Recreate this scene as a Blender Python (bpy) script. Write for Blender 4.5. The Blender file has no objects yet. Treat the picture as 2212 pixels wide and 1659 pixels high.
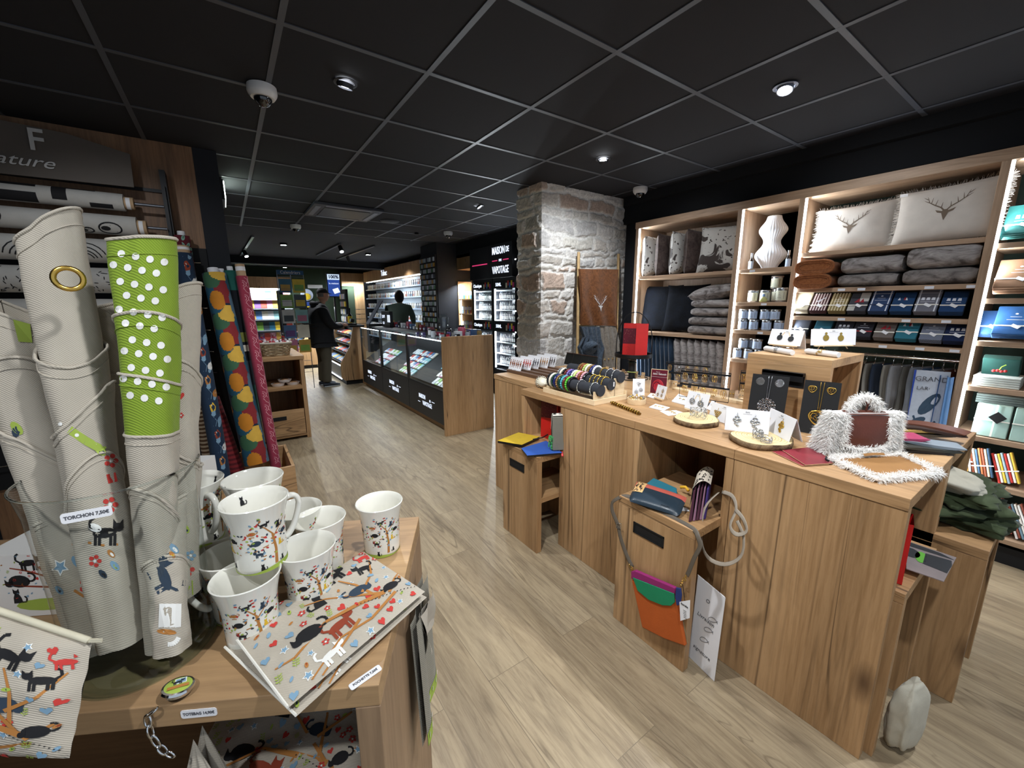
import bpy, bmesh, math, random
import numpy as np
from mathutils import Vector, Matrix, noise as mnoise
S = bpy.context.scene
COL = S.collection
PI = math.pi
def nth(n): return f"{n}{'th' if 10 < n % 100 < 14 else {1: 'st', 2: 'nd', 3: 'rd'}.get(n % 10, 'th')}"
# ---------------------------------------------------------------- camera
F, YAW, PITCH, ROLL = 873.2, .6075, -.1957, -.0041
CAM = Vector((-.2936, -1.9564, 1.45))
_f = Vector((math.sin(YAW)*math.cos(PITCH), math.cos(YAW)*math.cos(PITCH), math.sin(PITCH)))
_r = Vector((math.cos(YAW), -math.sin(YAW), 0)); _u = _r.cross(_f)
_c, _s = math.cos(ROLL), math.sin(ROLL)
R_, U_ = _c*_r+_s*_u, -_s*_r+_c*_u
cd = bpy.data.cameras.new('camera'); cam = bpy.data.objects.new('camera', cd); COL.objects.link(cam)
cd.sensor_fit = 'HORIZONTAL'; cd.sensor_width = 36; cd.lens = F/2212*36; cd.clip_start = .02; cd.clip_end = 100
mm = Matrix((R_, U_, -_f)).transposed().to_4x4(); mm.translation = CAM; cam.matrix_world = mm
S.camera = cam
S.view_settings.view_transform = 'Standard'; S.view_settings.look = 'None'
S.view_settings.gamma = 1; S.view_settings.exposure = 0.55; S.view_settings.use_curve_mapping = False
try:
    S.cycles.use_denoising = True; S.cycles.max_bounces = 7; S.cycles.diffuse_bounces = 4; S.cycles.glossy_bounces = 3
    S.cycles.transmission_bounces = 6; S.cycles.transparent_max_bounces = 10; S.cycles.caustics_reflective = False; S.cycles.caustics_refractive = False
    S.cycles.sample_clamp_indirect = 4
except Exception: pass
# bluish ambient fill added to lift shadows; the room stays open behind the camera
W = bpy.data.worlds.new('world'); S.world = W; W.use_nodes = True
W.node_tree.nodes['Background'].inputs[0].default_value = (.75, .86, 1, 1)
W.node_tree.nodes['Background'].inputs[1].default_value = .42

def ray(px, py): return R_*((px-1106)/F) - U_*((py-829.5)/F) + _f
def Zp(px, py, z): d = ray(px, py); return CAM + d*((z-CAM.z)/d.z)
def Xp(px, py, x): d = ray(px, py); return CAM + d*((x-CAM.x)/d.x)
def Yp(px, py, y): d = ray(px, py); return CAM + d*((y-CAM.y)/d.y)
def Dp(px, py, d): return CAM + ray(px, py)*d
CEIL = 2.503
# ---------------------------------------------------------------- lights (the shop's ceiling spots)
def spot(x, y, z, tx, ty, tz, power, ang=75, blend=.6, col=(.94, .97, 1), size=.035):
    l = bpy.data.lights.new('spot', 'SPOT'); l.energy = power; l.spot_size = math.radians(ang); l.spot_blend = blend
    l.color = col; l.shadow_soft_size = size
    o = bpy.data.objects.new('spot', l); COL.objects.link(o); o.location = (x, y, z)
    o.rotation_euler = (Vector((tx, ty, tz))-Vector((x, y, z))).to_track_quat('-Z', 'Y').to_euler(); return o
def area(loc, tgt, sx, sy, power, col=(1, 1, 1)):
    l = bpy.data.lights.new('strip', 'AREA'); l.shape = 'RECTANGLE'; l.size = sx; l.size_y = sy; l.energy = power; l.color = col
    o = bpy.data.objects.new('strip', l); COL.objects.link(o); o.location = loc
    o.rotation_euler = (Vector(tgt)-Vector(loc)).to_track_quat('-Z', 'Y').to_euler(); return o
SP = [ (.304, .298, .2, .5, 0, 70, 120), (2.1, -.889, 1.75, -1.0, .9, 60, 100), (2.124, .328, 2.5, 1.25, .3, 60, 120, 1), (2.088, 2.089, 2.3, 1.6, .8, 45, 90),
       (.3, -.9, 1.3, -.8, .5, 75, 100), (.3, -2.1, .6, -1.7, .3, 60, 120), (2.1, -2.1, 1.7, -1.7, .8, 60, 100), (-.9, -2.1, -.35, -1.2, .95, 38, 85),
       (.3, 2.1, .5, 2.3, 0, 50, 110), (.3, 3.9, .6, 4, 0, 45, 110), (2.1, -.889, 3.2, -1.1, 1.5, 30, 95, 1), (2.124, .328, 3.2, .2, 1.5, 26, 80, 1), (-.9, .3, -.7, 1.4, 1.2, 14, 90)]
for a in SP: spot(a[0], a[1], CEIL-.03, a[2], a[3], a[4], a[5], a[6], a[7] if len(a) > 7 else .6)

# ---------------------------------------------------------------- mesh helper
TM = {}
class MB:
    def __init__(s): s.v = []; s.f = []; s.m = []
    def add(s, vs, fs, m=0):
        n = len(s.v); s.v += [Vector(p) for p in vs]; s.f += [tuple(n+i for i in f) for f in fs]; s.m += [m]*len(fs); return s
    def box(s, x0, x1, y0, y1, z0, z1, m=0):
        return s.add([(x0,y0,z0),(x1,y0,z0),(x1,y1,z0),(x0,y1,z0),(x0,y0,z1),(x1,y0,z1),(x1,y1,z1),(x0,y1,z1)],
            [(0,3,2,1),(4,5,6,7),(0,1,5,4),(1,2,6,5),(2,3,7,6),(3,0,4,7)], m)
    def obox(s, c, ax, ay, az, m=0):
        c, ax, ay, az = map(Vector, (c, ax, ay, az)); q = []
        for k in (-1, 1):
            for i, j in ((-1,-1),(1,-1),(1,1),(-1,1)): q.append(c+ax*i+ay*j+az*k)
        return s.add(q, [(0,3,2,1),(4,5,6,7),(0,1,5,4),(1,2,6,5),(2,3,7,6),(3,0,4,7)], m)
    def quad(s, a, b, c, d, m=0): return s.add([a,b,c,d], [(0,1,2,3)], m)
    def prism(s, pts, d, m=0, m2=None):      # outline of 3D points, extruded by vector d
        n = len(pts); p = [Vector(a) for a in pts]; q = [a+Vector(d) for a in p]
        s.add(p+q, [tuple(range(n))[::-1]], m); k = len(s.v)-2*n
        s.f.append(tuple(k+n+i for i in range(n))); s.m.append(m if m2 is None else m2)
        for i in range(n):
            j = (i+1) % n; s.f.append((k+i, k+j, k+n+j, k+n+i)); s.m.append(m)
        return s
    def lathe(s, prof, c=(0,0,0), n=28, m=0, sx=1, sy=1, close=False, ax=None, flute=0, nf=30):
        c = Vector(c); M = Matrix.Identity(3)
        if ax is not None: M = Vector((0,0,1)).rotation_difference(Vector(ax).normalized()).to_matrix()
        vs = []
        for r, z in prof:
            for i in range(n):
                a = 2*PI*i/n; rr = r*(1+flute*math.cos(nf*a)); vs.append(c+M @ Vector((rr*math.cos(a)*sx, rr*math.sin(a)*sy, z)))
        fs = []
        for k in range(len(prof)-1):
            for i in range(n):
                j = (i+1) % n; fs.append((k*n+i, k*n+j, (k+1)*n+j, (k+1)*n+i))
        s.add(vs, fs, m)
        b = len(s.v)-len(vs)
        if close:
            s.f.append(tuple(b+i for i in range(n))[::-1]); s.m.append(m)
            s.f.append(tuple(b+(len(prof)-1)*n+i for i in range(n))); s.m.append(m)
        return s
    def cyl(s, a, b, r, n=12, m=0, r2=None):
        a, b = Vector(a), Vector(b); d = b-a
        return s.lathe([(r, 0), (r if r2 is None else r2, d.length)], a, n, m, close=True, ax=d)
    def tube(s, pts, r, n=8, m=0, closed=False, flat=None):   # r number or list; flat=(normal, width) gives a ribbon
        p = [Vector(a) for a in pts]; N = len(p); rs = r if isinstance(r, (list, tuple)) else [r]*N
        vs = []; t0 = None; u = None
        for i in range(N):
            if closed: t = p[(i+1) % N]-p[i-1]
            else: t = p[min(i+1, N-1)]-p[max(i-1, 0)]
            t = t.normalized() if t.length > 1e-9 else Vector((0,0,1))
            if u is None:
                u = t.orthogonal().normalized() if flat is None else Vector(flat)
            if flat is not None: u = Vector(flat)
            u = (u-t*u.dot(t)); u = u.normalized() if u.length > 1e-6 else t.orthogonal().normalized()
            w = t.cross(u)
            for k in range(n):
                a = 2*PI*k/n
                if flat is None: vs.append(p[i]+(u*math.cos(a)+w*math.sin(a))*rs[i])
                else: vs.append(p[i]+u*math.cos(a)*.0012+w*math.sin(a)*rs[i])
        fs = []
        for i in range(N if closed else N-1):
            for k in range(n):
                l = (k+1) % n; j = (i+1) % N; fs.append((i*n+k, i*n+l, j*n+l, j*n+k))
        s.add(vs, fs, m)
        if not closed:
            b = len(s.v)-len(vs); s.f.append(tuple(b+i for i in range(n))[::-1]); s.m.append(m)
            s.f.append(tuple(b+(N-1)*n+i for i in range(n))); s.m.append(m)
        return s
    def sphere(s, c, r, n=14, k=8, m=0, sc=(1,1,1)):
        c = Vector(c); vs = [c+Vector((0,0,-r*sc[2]))]
        for i in range(1, k):
            a = -PI/2+PI*i/k
            for j in range(n): b = 2*PI*j/n; vs.append(c+Vector((r*math.cos(a)*math.cos(b)*sc[0], r*math.cos(a)*math.sin(b)*sc[1], r*math.sin(a)*sc[2])))
        vs.append(c+Vector((0,0,r*sc[2]))); fs = [(0, 1+(j+1) % n, 1+j) for j in range(n)]
        for i in range(k-2):
            for j in range(n): l = (j+1) % n; a = 1+i*n; fs.append((a+j, a+l, a+n+l, a+n+j))
        a = 1+(k-2)*n; fs += [(a+j, a+(j+1) % n, len(vs)-1) for j in range(n)]
        return s.add(vs, fs, m)
    def grid(s, fn, nu, nv, m=0, closed=False):
        vs = [fn(i/nu, j/nv) for j in range(nv+1) for i in range(nu+1)]
        w = nu+1; fs = [(j*w+i, j*w+i+1, (j+1)*w+i+1, (j+1)*w+i) for j in range(nv) for i in range(nu)]
        return s.add(vs, fs, m)
    def decals(s, fn, items, h=.0004):       # fn(u,v)->(point, normal); items (poly, mat)
        for pl, m in items:
            q = []
            for u, v in pl: p, nn = fn(u, v); q.append(Vector(p)+Vector(nn)*(h if m != 6 else h*.6))
            if len(q) > 4:
                cu = sum(p[0] for p in pl)/len(pl); cv = sum(p[1] for p in pl)/len(pl)
                p, nn = fn(cu, cv); q.append(Vector(p)+Vector(nn)*h); n = len(q)-1
                s.add(q, [(n, i, (i+1) % n) for i in range(n)], m)
            else: s.add(q, [tuple(range(len(q)))], m)
        return s
    def build(s, name, mats, parent=None, smooth=False, bevel=0, sub=0, weld=False):
        me = bpy.data.meshes.new(name)
        M = TM.get(parent.name) if parent is not None else None
        vs = s.v if M is None else [M @ p for p in s.v]
        me.from_pydata([tuple(p) for p in vs], [], s.f)
        mats = mats if isinstance(mats, (list, tuple)) else [mats]
        for m in mats: me.materials.append(m)
        me.polygons.foreach_set('material_index', s.m)
        if weld:
            bm = bmesh.new(); bm.from_mesh(me); bmesh.ops.remove_doubles(bm, verts=bm.verts, dist=1e-5); bm.to_mesh(me); bm.free()
        if smooth:
            me.polygons.foreach_set('use_smooth', [True]*len(me.polygons))
            if smooth is not True:
                try: me.set_sharp_from_angle(angle=math.radians(smooth))
                except Exception: pass
        me.update()
        o = bpy.data.objects.new(name, me); COL.objects.link(o)
        if parent is not None: o.parent = parent
        if bevel:
            b = o.modifiers.new('bevel', 'BEVEL'); b.width = bevel; b.segments = 2; b.limit_method = 'ANGLE'
        if sub:
            b = o.modifiers.new('subdivision', 'SUBSURF'); b.levels = sub; b.render_levels = sub
        return o
def tag(o, label=None, cat=None, group=None, kind=None):
    if label: o['label'] = label
    if cat: o['category'] = cat
    if group: o['group'] = group
    if kind: o['kind'] = kind
    return o
def thing(name, label, cat, loc=(0,0,0), rz=0, group=None, local=False):
    # parts given in world coordinates unless local=True
    o = bpy.data.objects.new(name, None); COL.objects.link(o); o.location = loc; o.rotation_euler = (0, 0, rz); o.empty_display_size = .05
    tag(o, label, cat, group)
    if not local: TM[o.name] = (Matrix.Translation(Vector(loc)) @ Matrix.Rotation(rz, 4, 'Z')).inverted()
    return o
def kids(o, pool=None): return [c for c in bpy.data.objects if c.parent == o]
KID = {}
def dup(root, loc=None, rz=None, label=None, swap=None, scale=None):
    # copy a thing with its parts and sub-parts; swap maps material names to other materials
    if root.name not in KID:
        KID[root.name] = [(c, kids(c)) for c in kids(root)]
    def one(o, par):
        c = o.copy(); COL.objects.link(c); c.parent = par
        if swap and c.type in ('MESH', 'FONT'):
            if any(sl.material and sl.material.name in swap for sl in c.material_slots):
                for sl in c.material_slots:
                    if sl.material and sl.material.name in swap: sl.link = 'OBJECT'; sl.material = swap[sl.material.name]
        return c
    r = one(root, None)
    for c, gs in KID[root.name]:
        d = one(c, r)
        for g in gs: one(g, d)
    if loc is not None: r.location = loc
    if rz is not None: r.rotation_euler = (r.rotation_euler[0], r.rotation_euler[1], rz)
    if scale is not None: r.scale = scale if hasattr(scale, '__len__') else (scale,)*3
    if label: r['label'] = label
    return r
def struct(name, mb, m, bevel=0, smooth=False):
    o = mb.build(name, m, None, smooth, bevel); o['kind'] = 'structure'; return o
def text(body, name, m, parent, loc, xdir, up, size, depth=.0006, align='CENTER', shear=0, sx=1, bold=0, space=1):
    c = bpy.data.curves.new(name, 'FONT'); c.body = body; c.size = size; c.extrude = depth; c.align_x = align; c.align_y = 'CENTER'
    c.shear = shear; c.offset = bold; c.space_character = space; c.resolution_u = 3
    tmp = bpy.data.objects.new('tmp', c); me = bpy.data.meshes.new_from_object(tmp); bpy.data.objects.remove(tmp); bpy.data.curves.remove(c)
    me.materials.clear(); me.materials.append(m); o = bpy.data.objects.new(name, me); COL.objects.link(o)
    x = Vector(xdir).normalized(); u = Vector(up).normalized(); z = x.cross(u).normalized(); u = z.cross(x)
    mw = Matrix((x*sx, u, z)).transposed().to_4x4(); mw.translation = Vector(loc)
    if parent is not None:
        o.parent = parent; M = TM.get(parent.name)
        if M is None and parent.parent is not None: M = TM.get(parent.parent.name)
        if M is not None: mw = M @ mw
    o.matrix_local = mw
    return o
def sub(parent_part):   # lets a sub-part be given in the same coordinates as its part
    p = parent_part.parent
    if p is not None and p.name in TM: TM[parent_part.name] = TM[p.name]
    return parent_part

# ---------------------------------------------------------------- materials
MC = {}
def nt(name):
    m = bpy.data.materials.new(name); m.use_nodes = True; t = m.node_tree; return m, t, t.nodes, t.links, t.nodes['Principled BSDF']
def srgb(h):
    if isinstance(h, str): h = h.lstrip('#'); c = [int(h[i:i+2], 16)/255 for i in (0, 2, 4)]
    else: c = h
    return tuple((v/12.92 if v <= .04045 else ((v+.055)/1.055)**2.4) for v in c)+(1,)
def mix(nd, lk, fac, a, b, mode='MIX'):
    n = nd.new('ShaderNodeMix'); n.data_type = 'RGBA'; n.blend_type = mode
    for sck, val in ((n.inputs[0], fac), (n.inputs[6], a), (n.inputs[7], b)):
        if hasattr(val, 'is_linked'): lk.new(val, sck)
        else: sck.default_value = val
    return n.outputs[2]
def ramp(nd, lk, src, stops, interp='LINEAR'):
    r = nd.new('ShaderNodeValToRGB'); lk.new(src, r.inputs[0]); e = r.color_ramp.elements; r.color_ramp.interpolation = interp
    while len(e) < len(stops): e.new(.5)
    for i, (p, c) in enumerate(stops): e[i].position = p; e[i].color = c if len(c) == 4 else (*c, 1)
    return r.outputs[0]
def coords(nd, lk, scale=(1,1,1), rot=(0,0,0), src='Object'):
    t = nd.new('ShaderNodeTexCoord'); mp = nd.new('ShaderNodeMapping'); lk.new(t.outputs[src], mp.inputs[0]); mp.inputs['Scale'].default_value = scale; mp.inputs['Rotation'].default_value = rot
    return mp.outputs[0]
def nz(nd, lk, co, sc, det=4, dis=0, rough=.5):
    n = nd.new('ShaderNodeTexNoise'); lk.new(co, n.inputs['Vector']); n.inputs['Scale'].default_value = sc; n.inputs['Detail'].default_value = det
    n.inputs['Distortion'].default_value = dis; n.inputs['Roughness'].default_value = rough; return n.outputs[0]
def bump(nd, lk, h, b, st=.3, dist=.002):
    n = nd.new('ShaderNodeBump'); n.inputs['Strength'].default_value = st; n.inputs['Distance'].default_value = dist; lk.new(h, n.inputs['Height']); lk.new(n.outputs[0], b.inputs['Normal'])
def mat(name, col, rough=.6, metal=0, var=.12, vs=25, bmp=0, emis=0, trans=0, coat=0, sheen=0, ior=1.45):
    if name in MC: return MC[name]
    m, t, nd, lk, b = nt(name); c = srgb(col)
    co = coords(nd, lk)
    n = nz(nd, lk, co, vs, 3)
    if var and not emis:
        lk.new(mix(nd, lk, n, tuple(v*(1-var) for v in c[:3])+(1,), tuple(min(1, v*(1+var)) for v in c[:3])+(1,)), b.inputs['Base Color'])
    else: b.inputs['Base Color'].default_value = c
    b.inputs['Roughness'].default_value = rough; b.inputs['Metallic'].default_value = metal; b.inputs['IOR'].default_value = ior
    b.inputs['Transmission Weight'].default_value = trans; b.inputs['Coat Weight'].default_value = coat; b.inputs['Sheen Weight'].default_value = sheen
    if emis: b.inputs['Emission Color'].default_value = c; b.inputs['Emission Strength'].default_value = emis
    if bmp: bump(nd, lk, nz(nd, lk, co, vs*6, 4), b, bmp, .003)
    MC[name] = m; return m
def wood(name, axis='z', base=('#83623f', '#a9835a', '#bf9a70'), rough=.5, crack=.85, sc=1.0):
    if name in MC: return MC[name]
    m, t, nd, lk, b = nt(name)
    st = {'z': (9, 9, .55), 'y': (9, .55, 9), 'x': (.55, 9, 9)}[axis]
    st = tuple(v*sc for v in st)
    co = coords(nd, lk, st)
    n1 = nz(nd, lk, co, .55, 5, .5, .55); n2 = nz(nd, lk, co, 9, 5, .3, .65)
    c = ramp(nd, lk, n1, [(.3, srgb(base[0])), (.46, srgb(base[1])), (.68, srgb(base[2]))])
    c = mix(nd, lk, .3, c, ramp(nd, lk, n2, [(.35, srgb(base[0])), (.6, srgb(base[2]))]))
    def lines(src, k, wd, lo, hi, st_, c):     # thin contour lines of a stretched noise read as cathedral grain and cracks
        mu = nd.new('ShaderNodeMath'); mu.operation = 'MULTIPLY'; lk.new(src, mu.inputs[0]); mu.inputs[1].default_value = k
        pp = nd.new('ShaderNodeMath'); pp.operation = 'PINGPONG'; lk.new(mu.outputs[0], pp.inputs[0]); pp.inputs[1].default_value = .5
        d = ramp(nd, lk, pp.outputs[0], [(0, (st_,)*3), (wd, (0, 0, 0))]); g = nd.new('ShaderNodeMath'); g.operation = 'MULTIPLY'; lk.new(d, g.inputs[0])
        lk.new(ramp(nd, lk, nz(nd, lk, co, .8, 3), [(lo, (0, 0, 0)), (hi, (1, 1, 1))]), g.inputs[1]); return mix(nd, lk, g.outputs[0], c, srgb('#3f2a19'))
    n3 = nz(nd, lk, co, .38, 3, .9, .5)
    if crack: c = lines(n3, 16, .16, .38, .6, .32*min(1, crack*1.5), c); c = lines(n3, 5, .035, .5, .56, crack, c)
    # knots
    kc = coords(nd, lk, {'z': (3.4, 3.4, 1.5), 'y': (3.4, 1.5, 3.4), 'x': (1.5, 3.4, 3.4)}[axis])
    v = nd.new('ShaderNodeTexVoronoi'); lk.new(kc, v.inputs[0]); v.inputs['Scale'].default_value = 1.0
    k = ramp(nd, lk, v.outputs['Distance'], [(.02, (.85, .85, .85, 1)), (.13, (0, 0, 0, 1))])
    c = mix(nd, lk, k, c, srgb('#4a311d'))
    lk.new(c, b.inputs['Base Color']); b.inputs['Roughness'].default_value = rough; bump(nd, lk, n2, b, .12, .001)
    MC[name] = m; return m
WZ = wood('oak_upright', 'z'); WY = wood('oak_lengthwise', 'y'); WX = wood('oak_crosswise', 'x')
WPALE = wood('pale_wood', 'x', ('#c9ab82', '#ddc39b', '#e8d3b0'), .55, 0)
SHZ = wood('shelf_oak', 'y', ('#826851', '#a78b71', '#bd9f84'), .5, .3)
SHV = wood('shelf_oak_upright', 'z', ('#826851', '#a78b71', '#bd9f84'), .5, .3)
BLACK = mat('black_metal', '#17181b', .45, .3); BLK = mat('matte_black', '#0c0d10', .7); NAVY = mat('navy_wall', '#15181f', .75, var=.1)
WHITE = mat('white_plastic', '#dcdcdc', .35, var=.03); PAPER = mat('white_card', '#e9e9ec', .6, var=.03); GOLD = mat('gold', '#d9b25a', .28, 1); SILVER = mat('silver', '#c8c9cc', .25, 1)
CHROME = mat('chrome', '#dfe0e2', .12, 1); GREYM = mat('grey_metal', '#6c6f76', .4, .8); INK = mat('grey_print', '#55565c', .7); INKB = mat('black_print', '#141416', .6)
CERAM = mat('white_ceramic', '#e6e4da', .12, var=.02, coat=.6); RED = mat('red_paper', '#c01d1c', .4); CORK = mat('kraft_card', '#c8a981', .7)
RIB = mat('white_ribbon', '#e9e6dc', .6); TAGM = mat('price_strip', '#dfe3ec', .4)
def glassm(name, col='#f4fbfa', rough=.02):
    m, t, nd, lk, b = nt(name); b.inputs['Base Color'].default_value = srgb(col); b.inputs['Transmission Weight'].default_value = 1; b.inputs['Roughness'].default_value = rough
    b.inputs['IOR'].default_value = 1.45
    return m
GLASS = glassm('clear_glass')
def thin_glass(name, tint=(.95, .98, .98), fr=.12):   # thin pane: see-through with a mirror part
    m, t, nd, lk, b = nt(name); nd.remove(b); tr = nd.new('ShaderNodeBsdfTransparent'); tr.inputs[0].default_value = (*tint, 1)
    gl = nd.new('ShaderNodeBsdfGlossy'); gl.inputs['Roughness'].default_value = .03; ms = nd.new('ShaderNodeMixShader'); fz = nd.new('ShaderNodeLayerWeight'); fz.inputs[0].default_value = .5
    pw = nd.new('ShaderNodeMath'); pw.operation = 'POWER'; lk.new(fz.outputs['Facing'], pw.inputs[0]); pw.inputs[1].default_value = 5
    ad = nd.new('ShaderNodeMath'); ad.operation = 'MULTIPLY_ADD'; lk.new(pw.outputs[0], ad.inputs[0]); ad.inputs[1].default_value = .7; ad.inputs[2].default_value = fr
    lk.new(ad.outputs[0], ms.inputs[0]); lk.new(tr.outputs[0], ms.inputs[1]); lk.new(gl.outputs[0], ms.inputs[2]); lk.new(ms.outputs[0], nd['Material Output'].inputs[0]); return m
PANE = thin_glass('glass_pane'); FILM = thin_glass('clear_film', (.96, .96, .97), .1)
def emit(name, col, st):
    m, t, nd, lk, b = nt(name); b.inputs['Base Color'].default_value = (0, 0, 0, 1); b.inputs['Emission Color'].default_value = srgb(col); b.inputs['Emission Strength'].default_value = st; return m
LED = emit('led_strip', '#e8f4ff', 9); BULB = emit('lamp_lens', '#f4f9ff', 25)
def fur(name, a, b_, rough=.9, sc=14, stretch=(1,1,1), sheen=.12, bs=.9):
    if name in MC: return MC[name]
    m, t, nd, lk, b = nt(name); co = coords(nd, lk, stretch)
    n = nz(nd, lk, co, sc, 5, 1.2, .6); n2 = nz(nd, lk, co, sc*14, 3)
    lk.new(mix(nd, lk, ramp(nd, lk, n, [(.35, (0,0,0,1)), (.65, (1,1,1,1))]), srgb(a), srgb(b_)), b.inputs['Base Color'])
    b.inputs['Roughness'].default_value = rough; b.inputs['Specular IOR Level'].default_value = .15; b.inputs['Sheen Weight'].default_value = sheen; b.inputs['Sheen Roughness'].default_value = .4
    bump(nd, lk, n2, b, bs, .004); MC[name] = m; return m
def cloth(name, col, weave=0, rough=.85, col2=None, wrot=0, vs=20, band=0, bandax='X', col3=None, bsc=20):
    if name in MC: return MC[name]
    m, t, nd, lk, b = nt(name); c = srgb(col); co = coords(nd, lk)
    n = nz(nd, lk, co, vs, 4)
    out = mix(nd, lk, n, tuple(v*.86 for v in c[:3])+(1,), tuple(min(1, v*1.12) for v in c[:3])+(1,))
    if weave:
        w = nd.new('ShaderNodeTexWave'); w.bands_direction = 'DIAGONAL'; lk.new(coords(nd, lk, (1,1,1), (0, 0, wrot)), w.inputs[0]); w.inputs['Scale'].default_value = weave; w.inputs['Distortion'].default_value = .4
        out = mix(nd, lk, ramp(nd, lk, w.outputs[1], [(.2, (.35,.35,.35,1)), (.6, (0,0,0,1))]), out, srgb(col2 or '#8b8478'))
        bump(nd, lk, w.outputs[1], b, .4, .001)
    else: bump(nd, lk, nz(nd, lk, co, vs*12, 2), b, .3, .002)
    if band:
        w = nd.new('ShaderNodeTexWave'); w.bands_direction = bandax; lk.new(coords(nd, lk), w.inputs[0]); w.inputs['Scale'].default_value = band
        out = mix(nd, lk, ramp(nd, lk, w.outputs[1], [(.5, (0,0,0,1)), (.55, (1,1,1,1))]), out, srgb(col3))
    lk.new(out, b.inputs['Base Color']); b.inputs['Roughness'].default_value = rough; b.inputs['Specular IOR Level'].default_value = .2; b.inputs['Sheen Weight'].default_value = .08
    MC[name] = m; return m
LINEN = cloth('natural_linen', '#bdb4a5', 200, col2='#958c7e')
PR = [LINEN, mat('print_black', '#17171a', .8), mat('print_red', '#c23a33', .8), mat('print_blue', '#7a9cb4', .8), mat('print_green', '#9db24a', .8),
      mat('print_ochre', '#b0763a', .8), mat('print_white', '#ecebe6', .8), mat('print_yellow', '#dcb32f', .8), mat('print_rust', '#8c3a22', .8), mat('print_navy', '#2b3a4a', .8)]
BK, RD, BL, GR, OC, WH, YE, RU, NV = range(1, 10)
# ---------------------------------------------------------------- little printed motifs (2D, unit size)
def ell(cx, cy, rx, ry, n=12, rot=0):
    return [(cx+rx*math.cos(a)*math.cos(rot)-ry*math.sin(a)*math.sin(rot), cy+rx*math.cos(a)*math.sin(rot)+ry*math.sin(a)*math.cos(rot)) for a in [2*PI*i/n for i in range(n)]]
def rib(pts, w):
    out = []
    for i in range(len(pts)-1):
        (x0, y0), (x1, y1) = pts[i], pts[i+1]; d = math.hypot(x1-x0, y1-y0) or 1; nx, ny = -(y1-y0)/d, (x1-x0)/d
        w0 = w[i] if isinstance(w, list) else w; w1 = w[i+1] if isinstance(w, list) else w
        out.append([(x0-nx*w0, y0-ny*w0), (x1-nx*w1, y1-ny*w1), (x1+nx*w1, y1+ny*w1), (x0+nx*w0, y0+ny*w0)])
    return out
def arc(cx, cy, r, a0, a1, n=7): return [(cx+r*math.cos(a0+(a1-a0)*i/n), cy+r*math.sin(a0+(a1-a0)*i/n)) for i in range(n+1)]
def cat_head(x, y, s, m):
    return [(ell(x, y, .17*s, .14*s, 10), m), ([(x-.16*s, y+.03*s), (x-.03*s, y+.1*s), (x-.15*s, y+.26*s)], m), ([(x+.16*s, y+.03*s), (x+.03*s, y+.1*s), (x+.15*s, y+.26*s)], m)]
def cat_curled(m=BK):
    r = [(ell(.05, 0, .42, .3, 14), m)] + cat_head(-.36, -.12, 1, m) + [(q, m) for q in rib(arc(.5, .18, .2, -2.2, 1.9), .045)]
    return r
def cat_walk(m=BK):
    r = [(ell(0, .05, .36, .15, 12, .1), m)] + cat_head(.4, .22, .95, m) + [(q, m) for q in rib([(-.3, .08), (-.45, .2), (-.42, .42), (-.3, .5)], .04)]
    for x in (-.27, -.15, .18, .3): r.append(([(x-.04, .02), (x+.05, .02), (x+.04, -.32), (x-.05, -.32)], m))
    return r
def cat_sit(m=BK):
    return [([(-.24, -.42), (.24, -.42), (.2, -.05), (.1, .2), (-.1, .2), (-.2, -.05)], m)] + cat_head(0, .28, 1, m) + [(q, m) for q in rib([(.2, -.36), (.42, -.36), (.48, -.12), (.38, .02)], .045)]
def spots(items, pts, m=WH, r=.05): return items+[(ell(x, y, r, r, 8), m) for x, y in pts]
def eyes(x, y): return [(ell(x-.06, y, .025, .03, 6), WH), (ell(x+.06, y, .025, .03, 6), WH), (ell(x, y-.06, .03, .015, 6), RD)]
def heart(m=RD): return [([(0, -.4), (.36, .02), (.34, .28), (.16, .36), (0, .2), (-.16, .36), (-.34, .28), (-.36, .02)], m)]
def flower(m=RD): return [(ell(.26*math.cos(a), .26*math.sin(a), .15, .13, 7), m) for a in [k*PI/2.5 for k in range(5)]]+[(ell(0, 0, .1, .1, 7), WH)]
def star(m=BL):
    f = lambda r, q: [(r*(1 if i % 2 == 0 else .5)*math.cos(i*PI/5+q), r*(1 if i % 2 == 0 else .5)*math.sin(i*PI/5+q)) for i in range(10)]
    return [(f(.46, .3), WH), (f(.34, .3), m)]
def leaf(m=GR, m2=NV): return [(ell(0, 0, .3, .16, 10, .8), m), (ell(.05, .05, .16, .08, 8, .8), m2)]
def twig(m=GR):
    r = [(q, m) for q in rib([(0, -.45), (.02, 0), (0, .45)], .02)]
    for y in (-.25, 0, .25):
        r += [(ell(-.16, y+.06, .14, .06, 7, 2.5), m), (ell(.16, y+.06, .14, .06, 7, .6), m)]
    return r
def place(items, x, y, s, rot=0, flip=False):
    c, q = math.cos(rot), math.sin(rot); out = []
    for pl, m in items:
        pp = [((-a if flip else a)*s, b*s) for a, b in pl]; out.append(([(x+a*c-b*q, y+a*q+b*c) for a, b in pp], m))
    return out
def branch(pts, w0, w1, m=OC):
    n = len(pts); ws = [w0+(w1-w0)*i/(n-1) for i in range(n)]; return [(q, m) for q in rib(pts, ws)]
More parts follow.
